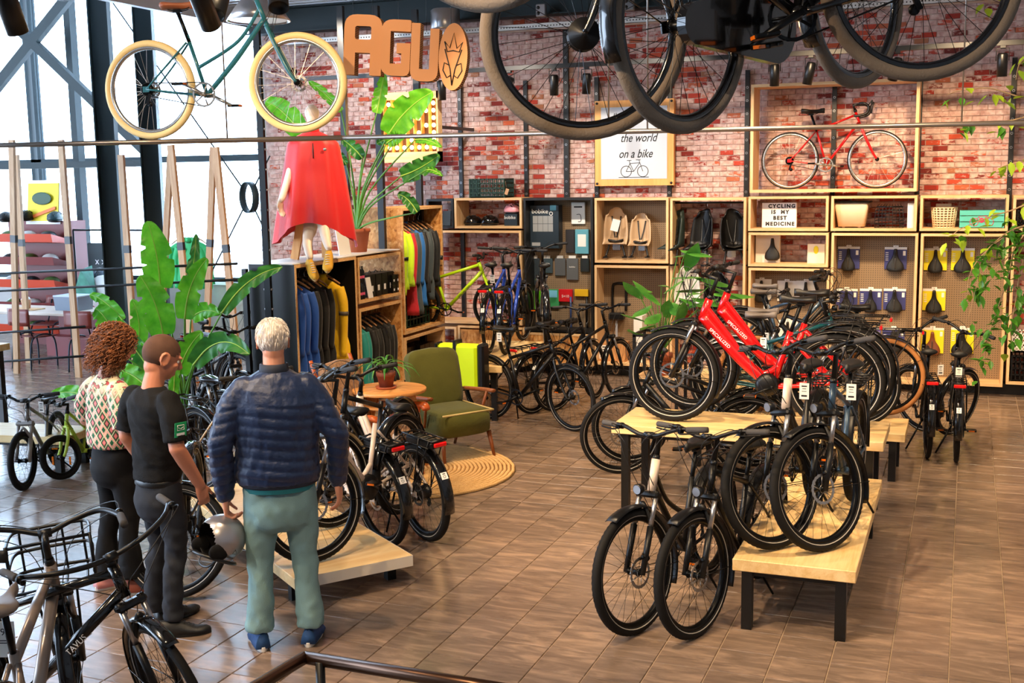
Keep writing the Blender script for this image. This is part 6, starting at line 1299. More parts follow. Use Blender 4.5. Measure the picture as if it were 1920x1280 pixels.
def eyes(parent, Y, iris=(70, 90, 110)):
    for e in (-1, 1): o = part('eye', MB().ell((e * .030, .0735, .000), (.012, .011, .010), 12, 8), mat('eye_white', (230, 226, 220), .2), parent, X=Y); part('iris', MB().ell((e * .030, .0820, .0), (.0055, .003, .0055), 10, 6), mat('iris', iris, .2), o, X=None)
def shoe(parent, p, yaw, m, sole, L_=.285, h=.10, label=None, lace=None, tilt=0):
    X = M.Translation(V(p)) @ RZ(yaw) @ RX(tilt); mb = MB(); rings = []
    for i in range(13):
        t = i / 12; y = -.085 + L_ * t; w = .040 + .010 * sin(t * pi) - .02 * max(0, t - .88) / .12 + (.006 if .5 < t < .9 else 0); hh = h * (1 if t < .35 else 1 - .52 * min(1, (t - .35) / .4)) * (1 if t < .93 else .7); hh = max(hh, .035); rings.append([V((w * cos(a) * (.9 if sin(a) > 0.3 else 1), y, .022 + (hh - .022) * max(0, sin(a)) ** .75 if sin(a) > 0 else .02)) for a in [2 * pi * k / 18 for k in range(18)]])
    mb.loft(rings); o = part('shoe', mb, m, parent, label, X=X); sl = MB(); out = [(.042 * sin(a) * (1.08 if cos(a) > 0 else .95), -.088 + (L_ + .006) / 2 * (1 - cos(a)) if False else (L_ / 2 - .085) + (L_ / 2 + .004) * cos(a)) for a in [2 * pi * k / 28 for k in range(28)]]
    rg = [[V((x * f, y, z)) for x, y in out] for z, f in ((0, 1.0), (.004, 1.06), (.024, 1.08), (.028, 1.0))]; sl.loft(rg); part('sole', sl, sole, o)
    if lace:
        lm = MB()
        for q in range(5): y = .02 + q * .024; z = h * (1 - .52 * min(1, max(0, (y + .085) / L_ - .35) / .4)) + .004; lm.tube([(-.022, y, z - .006), (0, y + .004, z), (.022, y, z - .006)], .003, 5)
        part('laces', lm, lace, o, kind='stuff')
    return o
NZ = mnoise.noise
def person(label, loc, fwd, H, group=None):
    o = thing('person', label, 'person', (loc[0], loc[1], 0)); o.rotation_euler = (0, 0, math.atan2(fwd[1], fwd[0]) - pi / 2); o.scale = (H / 1.80,) * 3; return o
def trousers(parent, legs, waist_z, m, hipw=.165, slim=1.0, disp=None, cuff=.085, vox=.013, label=None):
    mb = MB(); mb.loft([oval((0, .0, waist_z + .03), hipw * .93, .112), oval((0, 0, waist_z - .03), hipw * .99, .118), oval((0, -.01, waist_z - .12), hipw * 1.06, .130), oval((0, -.005, waist_z - .20), hipw * .98, .12), oval((0, 0, waist_z - .25), hipw * .75, .08)])
    for hip, knee, ank in legs:
        hip, knee, ank = V(hip), V(knee), V(ank); limb(mb, [hip + V((0, 0, .02)), hip.lerp(knee, .5) + V((0, .01, 0)), knee], [.098 * slim, .090 * slim, .070 * slim], 18); limb(mb, [knee, knee.lerp(ank, .4) + V((0, -.015, 0)), ank], [.070 * slim, .066 * slim, cuff], 18, ends=False); mb.ell(knee, (.07 * slim,) * 3)
    return rpart('trousers', mb, vox, m, parent, 5, disp, label)
def folds(amp, f=9, knees=(.5,), zc=.12):
    def d(p, n_):
        z = p.z; w = amp * .5
        for k in knees: w += amp * math.exp(-((z - k) / .12) ** 2)
        w += amp * 1.3 * math.exp(-((z - zc) / .09) ** 2); return w * .75 * (NZ(V((p.x * 9 + z * 5, p.y * 9, z * f * 1.3 + p.x * 14))) + .35 * NZ(V((p.x * 16 + z * 12, p.y * 16, z * 22 - p.x * 20))))
    return d
# ---------------- grey-haired man in the quilted jacket
A = person('grey haired man in a navy quilted jacket and pale green trousers, holding a silver helmet', (-3.50, 5.33), (-.56, .83), 1.86)
NAVYJ = mat('navy_quilting', (12, 34, 72), .42, sheen=.1, bump=.25, bscale=70); GRNP = mat('pale_green_cotton', (124, 158, 160), .8, bump=.3, bscale=240)
sk = MB(); HY = head(sk, (0.0, .035, 1.675), .98, RX(-.22)); limb(sk, [(0, .015, 1.60), (0, -.005, 1.52), (0, -.01, 1.44)], [.056, .058, .062])
wl, wr = V((-.285, .02, .84)), V((.315, .05, .875))
limb(sk, [(0, -.01, 1.42), (-.17, -.015, 1.41), (-.27, -.05, 1.15), wl], [.04, .035, .034, .028]); limb(sk, [(0, -.01, 1.42), (.17, -.015, 1.41), (.29, -.04, 1.17), wr], [.04, .035, .034, .028]); hand(sk, wl, (.05, .10, -1), (.9, .1, .1), (.1, 1, .1), .75, 1.05); hand(sk, wr, (.10, .06, -1), (-.9, .35, 0), (.3, .9, 0), .35, 1.05)
ab = rpart('body', sk, .0065, SKIN, A, 2); eyes(ab, HY)
J = MB(); J.loft([oval((0, -.005, .925), .215, .150), oval((0, -.01, .98), .222, .158), oval((0, -.005, 1.10), .218, .152), oval((0, -.01, 1.25), .228, .150), oval((0, -.015, 1.36), .235, .140), oval((0, -.015, 1.44), .205, .120, tilt=.1), oval((0, -.01, 1.495), .13, .09), oval((0, 0, 1.52), .08, .075)])
for s, el, w_ in ((-1, (-.295, -.06, 1.15), wl), (1, (.315, -.05, 1.17), wr)): limb(J, [(s * .160, -.015, 1.43), (s * .215, -.02, 1.36), (s * .26, -.04, 1.26), el], [.070, .072, .068, .062], 18); limb(J, [el, V(el).lerp(w_, .55), w_ + V((0, 0, .02))], [.062, .058, .048], 18)
def quilt(p, n_):
    ax = abs(p.x); z = p.z; per = .056
    if z > 1.36: k = .25
    else: k = 1
    zz = z + (.02 * sin(p.x * 7) if ax < .2 else (.25 * (ax - .2)))
    r_ = abs(math.sin(pi * zz / per)) ** .45; return k * (.0085 * r_ - .004) + .0035 * NZ(V((p.x * 16, p.y * 16, z * 7))) * 1.6 + .002 * NZ(V((p.x * 50, p.y * 50, z * 14))) * 1.5
jk = rpart('quilted_jacket', J, .0085, NAVYJ, A, 3, quilt)
part('collar', MB().lathe([(.072, 1.475), (.078, 1.52), (.074, 1.555), (.066, 1.558), (.062, 1.52), (.064, 1.47)], 28, closed=True, c=(0, .0, 0)), mat('dark_navy_rib', (18, 28, 48), .7), A); part('hem_band', MB().lathe([(.20, .905), (.212, .915), (.212, .935), (.20, .94)], 30, mod=None), mat('dark_navy_rib'), A, X=M.Diagonal((1, .72, 1, 1)))
trousers(A, [((-.095, -.005, .86), (-.115, .03, .50), (-.135, -.02, .10)), ((.095, -.005, .86), (.12, .035, .50), (.135, -.02, .10))], .90, GRNP, .172, 1.04, folds(.013, 7, (.48, .72), .14), .082)
sw = part('shirt_hem', MB().lathe([(.19, .88), (.195, .92)], 30), mat('teal_shirt', (20, 110, 120), .7), A, X=M.Diagonal((1, .74, 1, 1)))
BLS = mat('blue_suede', (26, 70, 122), .7, bump=.2, bscale=200); SOLE = mat('white_sole', (232, 228, 220), .5)
shoe(A, (-.135, -.0, 0), .15, BLS, SOLE); shoe(A, (.135, 0, 0), -.25, BLS, SOLE)
HGR = mat('grey_hair', (196, 186, 176), .6, var=.35, vscale=40)
def haircap(parent, Y, m, rz=(.083, .104, .100), low=-.045, disp=.006, f=30, seed=0, name='hair'):
    h = MB(); h.ell((0, -.014, .018), rz, 30, 20); 
    me = h.mesh('t', m); keep = []
    mb = MB(); idx = {}; 
    for f_ in h.f:
        c = sum((V(h.v[i]) for i in f_), V()) / len(f_)
        if c.z > low + max(0, (c.y + .015)) * 1.15 + (.03 if abs(c.x) > .07 and c.y > -.04 else 0): keep.append(f_)
    mb.v = h.v; mb.f = keep; mb.mi = [0] * len(keep); mb.sm = [True] * len(keep); o = part(name, mb, m, parent, X=Y)
    for v in o.data.vertices: v.co += v.co.normalized() * disp * (NZ(V((v.co.x * f, v.co.y * f, v.co.z * f * .6 + seed))) + .3)
    bpy.data.meshes.remove(me); return o
haircap(A, HY, HGR, low=-.075, disp=.010, f=24)
st_ = MB(); R = random.Random(3)
for k in range(420):
    a = R.uniform(0, 2 * pi); t = R.uniform(-.5, 1.4); n_ = V((cos(a) * cos(t), sin(a) * cos(t), sin(t))); p = V((n_.x * .084, -.014 + n_.y * .105, .018 + n_.z * .100))
    if p.z < -.06 + max(0, p.y + .02) * 1.2 or (p.y > .05 and p.z < .05): continue
    dn = (V((n_.x * .3, n_.y * .3 - .2, -1)) - n_ * (V((n_.x * .3, n_.y * .3 - .2, -1)).dot(n_))).normalized(); st_.tube([p, p + dn * .018 + n_ * .006, p + dn * .036 + n_ * .003], [.0022, .0018, .0006], 4)
part('hair_strands', st_, mat('silver_strand', (222, 214, 208), .5), A, kind='stuff', X=HY)
# silver helmet in his left hand
Aw = A.matrix_basis if False else M.Translation(A.location) @ RZ(A.rotation_euler.z) @ M.Scale(A.scale[0], 4)
hp = Aw @ (wl + V((-.03, -.0, -.22)))
sh = thing('full_shell_helmet', 'silver open face helmet held by the man in the navy jacket', 'helmet', tuple(hp)); SILV = mat('silver_paint', (164, 162, 166), .3, .7, coat=.3)
hX = RZ(rad(64)) @ RY(rad(26))
hm = MB(); hh = []
full = MB().ell((0, 0, 0), (.135, .125, .135), 84, 56)
for f_ in full.f:
    c = sum((V(full.v[i]) for i in f_), V()) / len(f_)
    if c.x < 0 and (c.y / .095) ** 2 + ((c.z + .035) / .095) ** 2 < 1: continue
    if c.z < -.112: continue
    hm.f.append(f_); hm.mi.append(0); hm.sm.append(True)
hm.v = full.v; hs = part('shell', hm, SILV, sh, X=hX @ RX(0)); inn = MB(); inn.ell((0, 0, 0), (.128, .118, .126), 30, 18); part('lining', MB().lathe([(.122, -.10), (.128, -.112), (.118, -.118), (.10, -.10)], 30, closed=True), BLK, sh, X=hX)
lin_ = MB(); lin_.v = [tuple(V(p) * .955) for p in full.v]; lin_.f = [f_[::-1] for f_ in hm.f]; lin_.mi = [0] * len(lin_.f); lin_.sm = [True] * len(lin_.f); part('liner', lin_, mat('black_liner', (16, 16, 18), .9), sh, X=hX); [part('cheek_pad', MB().ell((-.05, q * .10, -.07), (.06, .02, .045), 14, 8), mat('black_liner'), sh, X=hX) for q in (-1, 1)]
part('chin_strap', MB().tube(spline([(-.02, -.10, -.08), (-.05, -.05, -.16), (-.05, .05, -.16), (-.02, .10, -.08)], 5), .007, 6, flat=.4), BLK, sh, X=hX); part('logo_mark', MB().tube([(0.03, -.127, -.03), (.02, -.127, -.055), (.045, -.127, -.05), (.03, -.127, -.03)], .0018, 4), BLK, sh, X=hX)
# ---------------- man in the black T-shirt
B = person('man with cropped hair in a black T-shirt and faded black jeans, arm hanging', (-4.28, 5.28), (.34, .94), 1.77)
BTEE = mat('black_tee', (14, 14, 16), .85, bump=.2, bscale=120); JEAN = mat('faded_black_jeans', (40, 43, 50), .8, var=.5, vscale=5, bump=.2, bscale=300)
sk = MB(); HY = head(sk, (.012, .070, 1.640), 1.10, RZ(rad(-18)) @ RX(-.42)); limb(sk, [(.01, .045, 1.60), (0, .015, 1.52), (0, -.01, 1.43)], [.056, .060, .066])
wr = V((.245, .12, .90)); wl = V((-.25, .10, .92)); er, el = V((.265, -.03, 1.15)), V((-.27, -.03, 1.15))
for s, e, w_ in ((1, er, wr), (-1, el, wl)): limb(sk, [(0, -.01, 1.40), (s * .16, -.01, 1.38), (s * .215, -.02, 1.29), e], [.045, .045, .045, .045]); limb(sk, [e, V(e).lerp(w_, .35), w_], [.046, .044, .030]); hand(sk, w_, (0, .25, -1), (-s * .8, .3, 0), (-s * .1, 1, .2), .5)
bb_ = rpart('body', sk, .0065, SKIN2, B, 2); eyes(bb_, HY)
J = MB(); J.loft([oval((0, .0, .93), .158, .125), oval((0, .005, 1.02), .163, .128), oval((0, 0, 1.15), .165, .125), oval((0, 0, 1.28), .182, .130), oval((0, -.01, 1.38), .195, .118), oval((0, -.01, 1.44), .155, .09), oval((0, .0, 1.475), .085, .07)])
for s, e in ((1, er), (-1, el)): limb(J, [(s * .165, -.01, 1.40), (s * .225, -.02, 1.32), V((s * .2, -.02, 1.34)).lerp(e, .82)], [.070, .072, .068], 18, ends=False); J.ell((s * .17, -.01, 1.40), (.07,) * 3)
te = rpart('t_shirt', J, .009, BTEE, B, 3, lambda p, n_: .013 * NZ(V((p.x * 6, p.y * 6, p.z * 10 + p.x * 8))) + .006 * NZ(V((p.x * 16, p.y * 16, p.z * 26 + p.x * 12))) + .005 * math.exp(-((p.z - 1.0) / .1) ** 2) * NZ(V((p.x * 10, p.y * 10, p.z * 30))))
bd = part('sleeve_badge', MB().box((0, 0, 0), (.002, .075, .085), bev=0), mat('badge_green', (28, 160, 96), .6), te, X=TR(.312, -.030, 1.265) @ RY(.12)); part('badge_print', MB().tube([(.002, .03 * cos(a), .012 + .02 * sin(a)) for a in [k * pi / 2 + pi / 4 for k in range(4)]], .0022, 4, closed=True).tube(spline([(.002, -.016, .014), (.002, 0, .006), (.002, .016, .014)], 4), .002, 4).box((.002, 0, -.026), (.002, .05, .014)), WHITE, bd, kind='stuff')
text('chest_lettering', 'S', .05, WHITE, te, TR(.12, .115, 1.30) @ RZ(.9) @ RZ(pi) @ FRONT)
trousers(B, [((-.085, 0, .86), (-.10, .04, .50), (-.115, -.01, .09)), ((.085, 0, .86), (.10, .03, .50), (.105, -.02, .09))], .92, JEAN, .150, .88, folds(.012, 12, (.45, .62), .16), .058); part('belt', MB().lathe([(.152, .90), (.158, .905), (.158, .935), (.152, .94)], 28), BLK, B, X=M.Diagonal((1, .78, 1, 1)))
SNK = mat('black_sneaker', (26, 28, 30), .5, bump=.15, bscale=120)
shoe(B, (-.12, .09, 0), .05, SNK, mat('dark_sole', (34, 36, 36), .6), .30, lace=SNK); shoe(B, (.11, -.03, 0), -.6, SNK, mat('dark_sole'), .30, lace=SNK); haircap(B, HY, mat('cropped_hair', (88, 62, 50), .8, var=.3, vscale=30), rz=(.0798, .1005, .0972), low=-.045, disp=.0012)
# ---------------- woman with curly hair
C_ = person('woman with curly auburn hair in a green and pink patterned blouse', (-4.98, 5.72), (.36, .93), 1.74)
m, nt, b = new_mat('patterned_blouse'); L = nt.links.new; tc = nt.nodes.new('ShaderNodeTexCoord'); mp = nt.nodes.new('ShaderNodeMapping'); mp.inputs['Scale'].default_value = (14, 14, 12); mp.inputs['Rotation'].default_value = (0, 0, 0); L(tc.outputs['Object'], mp.inputs[0])
sx = nt.nodes.new('ShaderNodeSeparateXYZ'); L(mp.outputs[0], sx.inputs[0])
def mth(op, a, b2=None, v=None):
    n = nt.nodes.new('ShaderNodeMath'); n.operation = op; L(a, n.inputs[0])
    if b2 is not None: L(b2, n.inputs[1])
    elif v is not None: n.inputs[1].default_value = v
    return n.outputs[0]
xy = mth('ADD', sx.outputs[0], sx.outputs[1]); d1 = mth('FRACT', mth('ADD', xy, sx.outputs[2])); d2 = mth('FRACT', mth('SUBTRACT', xy, sx.outputs[2])); e1 = mth('ABSOLUTE', mth('SUBTRACT', d1, None, .5)); e2 = mth('ABSOLUTE', mth('SUBTRACT', d2, None, .5)); mxx = mth('MAXIMUM', e1, e2)
rw = mth('FRACT', mth('MULTIPLY', mth('FLOOR', mth('ADD', xy, sx.outputs[2])), None, .5)); rp = ramp(nt, [(0, (226, 130, 130)), (.20, (226, 130, 130)), (.22, (110, 40, 52)), (.30, (110, 40, 52)), (.32, (20, 104, 66)), (.43, (20, 104, 66)), (.45, (238, 226, 190))], 'CONSTANT'); L(mxx, rp.inputs[0])
rp2 = ramp(nt, [(0, (20, 96, 62)), (.24, (20, 96, 62)), (.26, (238, 226, 190)), (.32, (238, 150, 150)), (.44, (240, 228, 196))], 'CONSTANT'); L(mxx, rp2.inputs[0]); mx = nt.nodes.new('ShaderNodeMix'); mx.data_type = 'RGBA'; L(mth('GREATER_THAN', rw, None, .25), mx.inputs[0]); L(rp.outputs[0], mx.inputs[6]); L(rp2.outputs[0], mx.inputs[7])
n_f = node(nt, 'ShaderNodeMapRange'); n_f.inputs[1].default_value = 1.33; n_f.inputs[2].default_value = 1.42; sz = nt.nodes.new('ShaderNodeSeparateXYZ'); L(tc.outputs['Object'], sz.inputs[0]); nn = node(nt, 'ShaderNodeTexNoise', Scale=26); L(tc.outputs['Object'], nn.inputs['Vector']); rp3 = ramp(nt, [(.5, (240, 226, 190)), (.58, (30, 110, 70)), (.62, (170, 60, 70))], 'CONSTANT'); L(nn.outputs['Fac'], rp3.inputs[0]); L(sz.outputs[2], n_f.inputs[0]); mx2 = nt.nodes.new('ShaderNodeMix'); mx2.data_type = 'RGBA'; L(n_f.outputs[0], mx2.inputs[0]); L(mx.outputs[2], mx2.inputs[6]); L(rp3.outputs[0], mx2.inputs[7]); L(mx2.outputs[2], b.inputs['Base Color']); b.inputs['Roughness'].default_value = .7; BLOUSE = m
sk = MB(); HY = head(sk, (.02, .09, 1.650), .96, RZ(rad(-25)) @ RX(-.35)); limb(sk, [(.01, .05, 1.58), (0, .01, 1.50), (0, -.01, 1.42)], [.048, .050, .06])
er, wr = V((.27, -.05, 1.13)), V((.10, .17, 1.03)); el, wl = V((-.27, -.03, 1.13)), V((-.10, .17, 1.05))
for s, e, w_ in ((1, er, wr), (-1, el, wl)): limb(sk, [(0, -.01, 1.38), (s * .15, -.01, 1.36), e], [.04, .042, .042]); limb(sk, [e, V(e).lerp(w_, .4), w_], [.042, .038, .026]); hand(sk, w_, (-s * .8, .5, -.1), (0, -.8, -.2), (0, .1, 1), .5, .9)
bb_ = rpart('body', sk, .0065, SKIN, C_, 2); eyes(bb_, HY)
J = MB(); J.loft([oval((0, 0, .99), .172, .135), oval((0, .0, 1.03), .182, .145), oval((0, .01, 1.12), .182, .15), oval((0, .01, 1.24), .178, .145), oval((0, -.005, 1.35), .178, .115), oval((0, -.01, 1.41), .14, .085), oval((0, 0, 1.46), .072, .062)])
for s, e in ((1, er), (-1, el)): limb(J, [(s * .15, -.01, 1.37), (s * .22, -.03, 1.27), e + V((-s * .01, .02, .02))], [.072, .085, .088], 18, ends=False); J.ell((s * .15, -.01, 1.37), (.07,) * 3)
rpart('blouse', J, .0095, BLOUSE, C_, 3, lambda p, n_: .010 * NZ(V((p.x * 9, p.y * 9, p.z * 5))) + .004 * NZ(V((p.x * 22, p.y * 22, p.z * 12))))
trousers(C_, [((-.085, 0, .90), (-.10, .02, .52), (-.12, -.03, .12)), ((.085, 0, .90), (.10, .04, .52), (.12, .02, .12))], .97, mat('black_denim', (14, 14, 17), .8, bump=.2, bscale=300), .158, .96, folds(.007, 9, (.5,), .2), .095)
PKS = mat('pink_sneaker', (220, 150, 150), .6); shoe(C_, (-.12, -.03, 0), -.1, PKS, SOLE, .26, lace=WHITE); shoe(C_, (.13, .06, 0), -.5, mat('rust_sneaker', (184, 96, 70), .6), SOLE, .26, lace=WHITE)
HAU = mat('auburn_hair', (142, 84, 44), .5, var=.4, vscale=30); hb_ = MB().ell((0, -.02, .015), (.125, .135, .118), 30, 20).ell((0, -.05, -.07), (.145, .11, .11), 26, 16); o = rpart('hair', hb_, .01, mat('auburn_dark', (84, 46, 24), .7), C_, 3, lambda p, n_: .012 * NZ(p * 22)); o.matrix_local = HY @ TR(0, -.018, 0); cr = MB(); R = random.Random(9)
for k in range(760):
    a = R.uniform(0, 2 * pi); t = R.uniform(-1.0, 1.5); up_ = R.random() < .6; n_ = V((cos(a) * cos(t), sin(a) * cos(t), sin(t)))
    p = V((n_.x * .128, -.035 + n_.y * .138, .02 + n_.z * .12)) if up_ else V((n_.x * .148, -.065 + n_.y * .112, -.07 + n_.z * .11))
    if p.y > .055 and p.z < .06: continue
    ax = V((n_.x * .3, n_.y * .3, -1)).normalized(); x, y = frame_from(ax); L_ = R.uniform(.05, .10); cr.tube([p + ax * L_ * q / 9 + x * .009 * cos(q * 1.5 + k) + y * .009 * sin(q * 1.5 + k) + n_ * .006 for q in range(10)], [.0042, .0036, .002], 4)
part('curls', cr, HAU, C_, kind='stuff', X=HY)
# ---------------- mannequin with the red poncho
MW = mat('mannequin_white', (236, 214, 190), .4); RP = mat('red_ripstop', (204, 12, 16), .5, sheen=.2, bump=.1, bscale=40); mq = thing('mannequin', 'faceless mannequin in a red rain poncho above the clothing boxes', 'mannequin'); MY = 10.62
mp_ = atY(585, 215, MY); mq.location = (mp_.x, MY, 0); mq.rotation_euler = (0, 0, rad(-150)); ZH = mp_.z
inv = (M.Translation(mq.location) @ RZ(rad(-150))).inverted(); lp = lambda x, y, dY=0: inv @ atY(x, y, MY + dY)
sk = MB(); head(sk, (0, .0, ZH), .95, RX(-.1), face=False, ears=False); limb(sk, [(0, -.01, ZH - .06), (0, -.02, ZH - .22)], [.05, .055]); J = MB()
hl1 = lp(526, 385, -.35); limb(sk, [V((0, -.02, ZH - .22)), lp(548, 300, -.1), lp(545, 320, -.2), lp(530, 368, -.33), hl1 + V((0, 0, .05))], [.045, .045, .045, .036, .028]); hand(sk, hl1 + V((0, 0, .05)), (0, 0, -1), (-.5, .3, 0), (.6, .6, 0), .25)
for a, b_, c, d in (((582, 425), (578, 440), (577, 462), (581, 482)), ((606, 415), (608, 430), (612, 450), (616, 464))): limb(sk, [V((0, -.02, ZH - .22)), V((0, 0, ZH - .7)), lp(*a, -.12), lp(*b_, -.20), lp(*c, -.28), lp(*d, -.34)], [.05, .08, .075, .058, .048, .036])
rpart('figure', sk, .010, MW, mq, 2)
pr = []; hem = [(0, 1.0)]
for i in range(30):
    v = i / 29; ring = []
    for k in range(64):
        a = 2 * pi * k / 64; hemz = 1.02 + .10 * cos(2 * a + .6) + .16 * max(0, cos(a - 3.6)) ** 4 + .07 * max(0, cos(a - .4)) ** 3; z = ZH - .17 - v * hemz
        r0 = .07 + (.17 if v > .12 else .17 * math.sin(v / .12 * pi / 2)) ; wx = r0 + .19 * v ** .9; wy = r0 * .75 + .13 * v; fo = (.025 * v) * sin(a * 7 + 1.3 * v) + .014 * v * sin(a * 12 + 2)
        ring.append(V(((wx + fo) * cos(a), (wy + fo) * sin(a), z)))
    pr.append(ring)
part('poncho', MB().loft(pr, caps=False), RP, mq); part('collar', MB().lathe([(.072, ZH - .20), (.068, ZH - .13), (.060, ZH - .13), (.064, ZH - .20)], 24, closed=True), RP, mq); part('zip', MB().tube([(0, .18, ZH - .26), (0, .235, ZH - .45)], .006, 5), BLK, mq); part('chest_button', MB().ell((-.12, .215, ZH - .36), (.018, .008, .018), 10, 6), ALU, mq)
YSH = mat('mustard_suede', (220, 164, 40), .7)
for (x, y, az) in ((582, 496, .3), (616, 480, -.1)):
    p = lp(x, y, -.36); shoe(mq, p + V((0, -.02, -.06)), az, YSH, mat('gum_sole', (206, 168, 110), .6), .28, .11, 'mustard yellow trainer', WHITE, tilt=-.55)
wl_ = thing('wooden_stool', 'tall honey wood stool leg under the seated mannequin', 'stool'); a, b_ = atY(562, 398, MY + .0), atY(548, 492, MY); a.y = b_.y = MY + .05; b_.z = 1.755; part('leg', strip(MB(), a + V((.03, 0, .12)), b_, .09, .03), HON, wl_); part('leg', strip(MB(), a + V((.12, .25, .12)), V((b_.x + .20, MY + .35, 1.755)), .07, .03), HON, wl_); part('seat', MB().box((a.x + .12, MY + .12, a.z + .13), (.30, .30, .03)), HON, wl_)
# ================================================================== bicycles of the shop
REDP = mat('red_paint', (206, 16, 18), .22, .15, coat=.7); WHP = mat('cream_paint', (226, 206, 188), .3, coat=.4); TEALP = mat('deep_teal_paint', (10, 74, 84), .3, .2, coat=.5); BLUP = mat('blue_paint', (22, 62, 160), .25, .2, coat=.5); LIMEP = mat('lime_paint', (182, 222, 20), .3, coat=.5); TAUPE = mat('taupe_paint', (142, 128, 118), .3, .3, coat=.4); SLATE = mat('slate_blue_paint', (52, 74, 96), .3, .3, coat=.4); GREYP = mat('grey_paint', (136, 132, 128), .35, .3)
OLDT = mat('old_teal_enamel', (28, 98, 112), .35, coat=.3); CREAMT = mat('cream_tyre', (238, 210, 146), .6); BRNS = mat('tan_leather_saddle', (150, 84, 50), .5); TANT = mat('tan_wall_tyre', (176, 116, 62), .7); SILR = mat('silver_rim', (196, 194, 190), .25, .9); DUST = mat('dusty_tyre', (118, 104, 90), .9, bump=.3, bscale=120, var=.2); SPW = mat('bright_spoke', (214, 196, 176), .3, .8); BRNG = mat('brown_grip', (110, 64, 42), .6)
GL_ = 'bicycles lined up on the plinth and floor at left'; GRt = 'bicycles on and around the tables at right'; GM = 'bicycles at the long back table'
E_ = dict(fork='susp', fend=BLKG, disc=.09, tw=.027, r=.355)
# right front pair on the floor, pair on the low table
make_bike('black mountain bike with a pale head tube, standing lowest and nearest on the floor', G(1192, 1186), rad(-100), steer=rad(-13), wb=1.14, r=.362, tw=.029, tread=True, fr=BLKS, sleeve=WHP, fend=BLKS, rack=True, light=True, bar='flat', barw=.37, bar_h=1.16, sad_h=.93, grip=GRIP, step=True, group=GRt, stickers=False)
make_bike('black mountain bike beside the pale headed one, front wheel nearer the low table', G(1302, 1193), rad(-100), steer=rad(-12), wb=1.14, r=.362, tw=.029, tread=True, fr=BLKS, fend=BLKS, rack=True, light=True, bar='flat', barw=.37, bar_h=1.16, sad_h=.93, grip=GRIP, group=GRt)
make_bike('pale headed mountain bike standing on the low front table, left one', G(1452, 1026, TZ1), rad(-95), steer=rad(-36), wb=1.14, r=.362, tw=.029, tread=True, fr=BLKS, sleeve=WHP, fend=BLKS, rack=True, light=True, barw=.37, bar_h=1.18, sad_h=.95, grip=GRIP, tagc=(.98, .12, .98, 0), step=True, group=GRt)
make_bike('dark mountain bike on the low front table, right one near the table edge', G(1540, 1030, TZ1), rad(-94), steer=rad(-36), wb=1.14, r=.362, tw=.029, tread=True, fr=SLATE, fend=BLKS, rack=True, light=True, barw=.37, bar_h=1.18, sad_h=.95, grip=GRIP, tagc=(.98, .12, .98, 0), group=GRt)
# red electric pair on the high table
RK = dict(wb=1.22, r=.368, tw=.033, fr=REDP, motor=True, step='wave', thick=.030, fend=BLKS, rack=True, tail=True, light=False, barw=.36, bar_h=1.20, lettering='SPECIALIZED', let_m=WHITE, let_k=.75, let_t=.27, group=GRt, tread=True, kick=False, sad_h=.98, disc=.1)
make_bike('red electric bicycle on the high table, the nearer one with white lettering', G(1262, 789, TZ2), rad(182), steer=rad(-6), **RK)
make_bike('red electric bicycle on the high table, half hidden behind the first', G(1282, 768, TZ2) + V((.06, .06, 0)), rad(181), steer=rad(-4), **RK)
# behind the high table
make_bike('black city bicycle with a headlight, front wheel low left of the high table', G(1163, 888), rad(192), steer=rad(12), fend=BLKG, light=True, wb=1.1, bar_h=1.12, tread=False, sad=False, group=GRt)
make_bike('black city bicycle just behind, its tyre inside the outer one', G(1182, 868), rad(192), steer=rad(12), fend=BLKG, wb=1.1, bar_h=1.12, sad=False, group=GRt)
make_bike('dark bicycle with tan walled tyres on the bench behind the red bikes', G(1655, 779, .42), rad(186), anchor='rear', tyre=TANT, rack=True, tail=True, fend=BLKS, bar_h=1.1, sad_h=.98, group=GRt, band=False, kick=False)
for k, (x, y, z, fm, lb, sd, yw) in enumerate(((-2.30, 12.75, .42, SLATE, 'slate blue bicycle with a grey saddle, farthest behind the red bikes', SADG, -6), (-2.22, 12.15, .42, BLKS, 'black bicycle with a grey saddle, second farthest behind the red bikes', SADG, -4), (-1.95, 10.42, .42, TEALP, 'deep teal bicycle with a grey saddle and silver mudguard', SADG, 3), (-1.92, 10.10, .42, TEALP, 'deep teal bicycle nearest behind the red ones', SADG, 4))):
    make_bike(lb, (x, y, z), rad(yw), anchor='rear', fr=fm, saddle=sd, sad_h=.95, bar_h=1.14, step=(k == 2), fend=ALU if k > 1 else BLKS, disc=.08, steer=rad((8, -5, 14, 6)[k]), wb=1.1, group=GRt, kick=False, light=True, bar='flat', grip=GRIPB, tagc=(.30, -.06, .78, 0))
table('pale wooden platform under the farthest grey saddled bicycles', (-1.75, 12.45, 0), 0, 1.9, .95, .42)
# right pair seen from behind
make_bike('black city bicycle seen from behind, left of the pair by the wall', G(1738, 857), rad(96), anchor='rear', steer=rad(38), wb=1.08, r=.345, tw=.022, rack=True, tail=True, fend=BLKG, bar='flat', bar_h=1.12, sad_h=.95, stickers=True, tagc=(.12, -.10, .86, rad(96) - 1.2), group=GRt, barw=.33)
make_bike('black city bicycle seen from behind, right of the pair by the wall', G(1792, 865), rad(92), anchor='rear', steer=rad(-36), wb=1.08, r=.345, tw=.022, rack=True, tail=True, fend=BLKG, bar='flat', bar_h=1.12, sad_h=.95, stickers=True, tagc=(.10, 0, .86, 0), group=GRt, barw=.33)
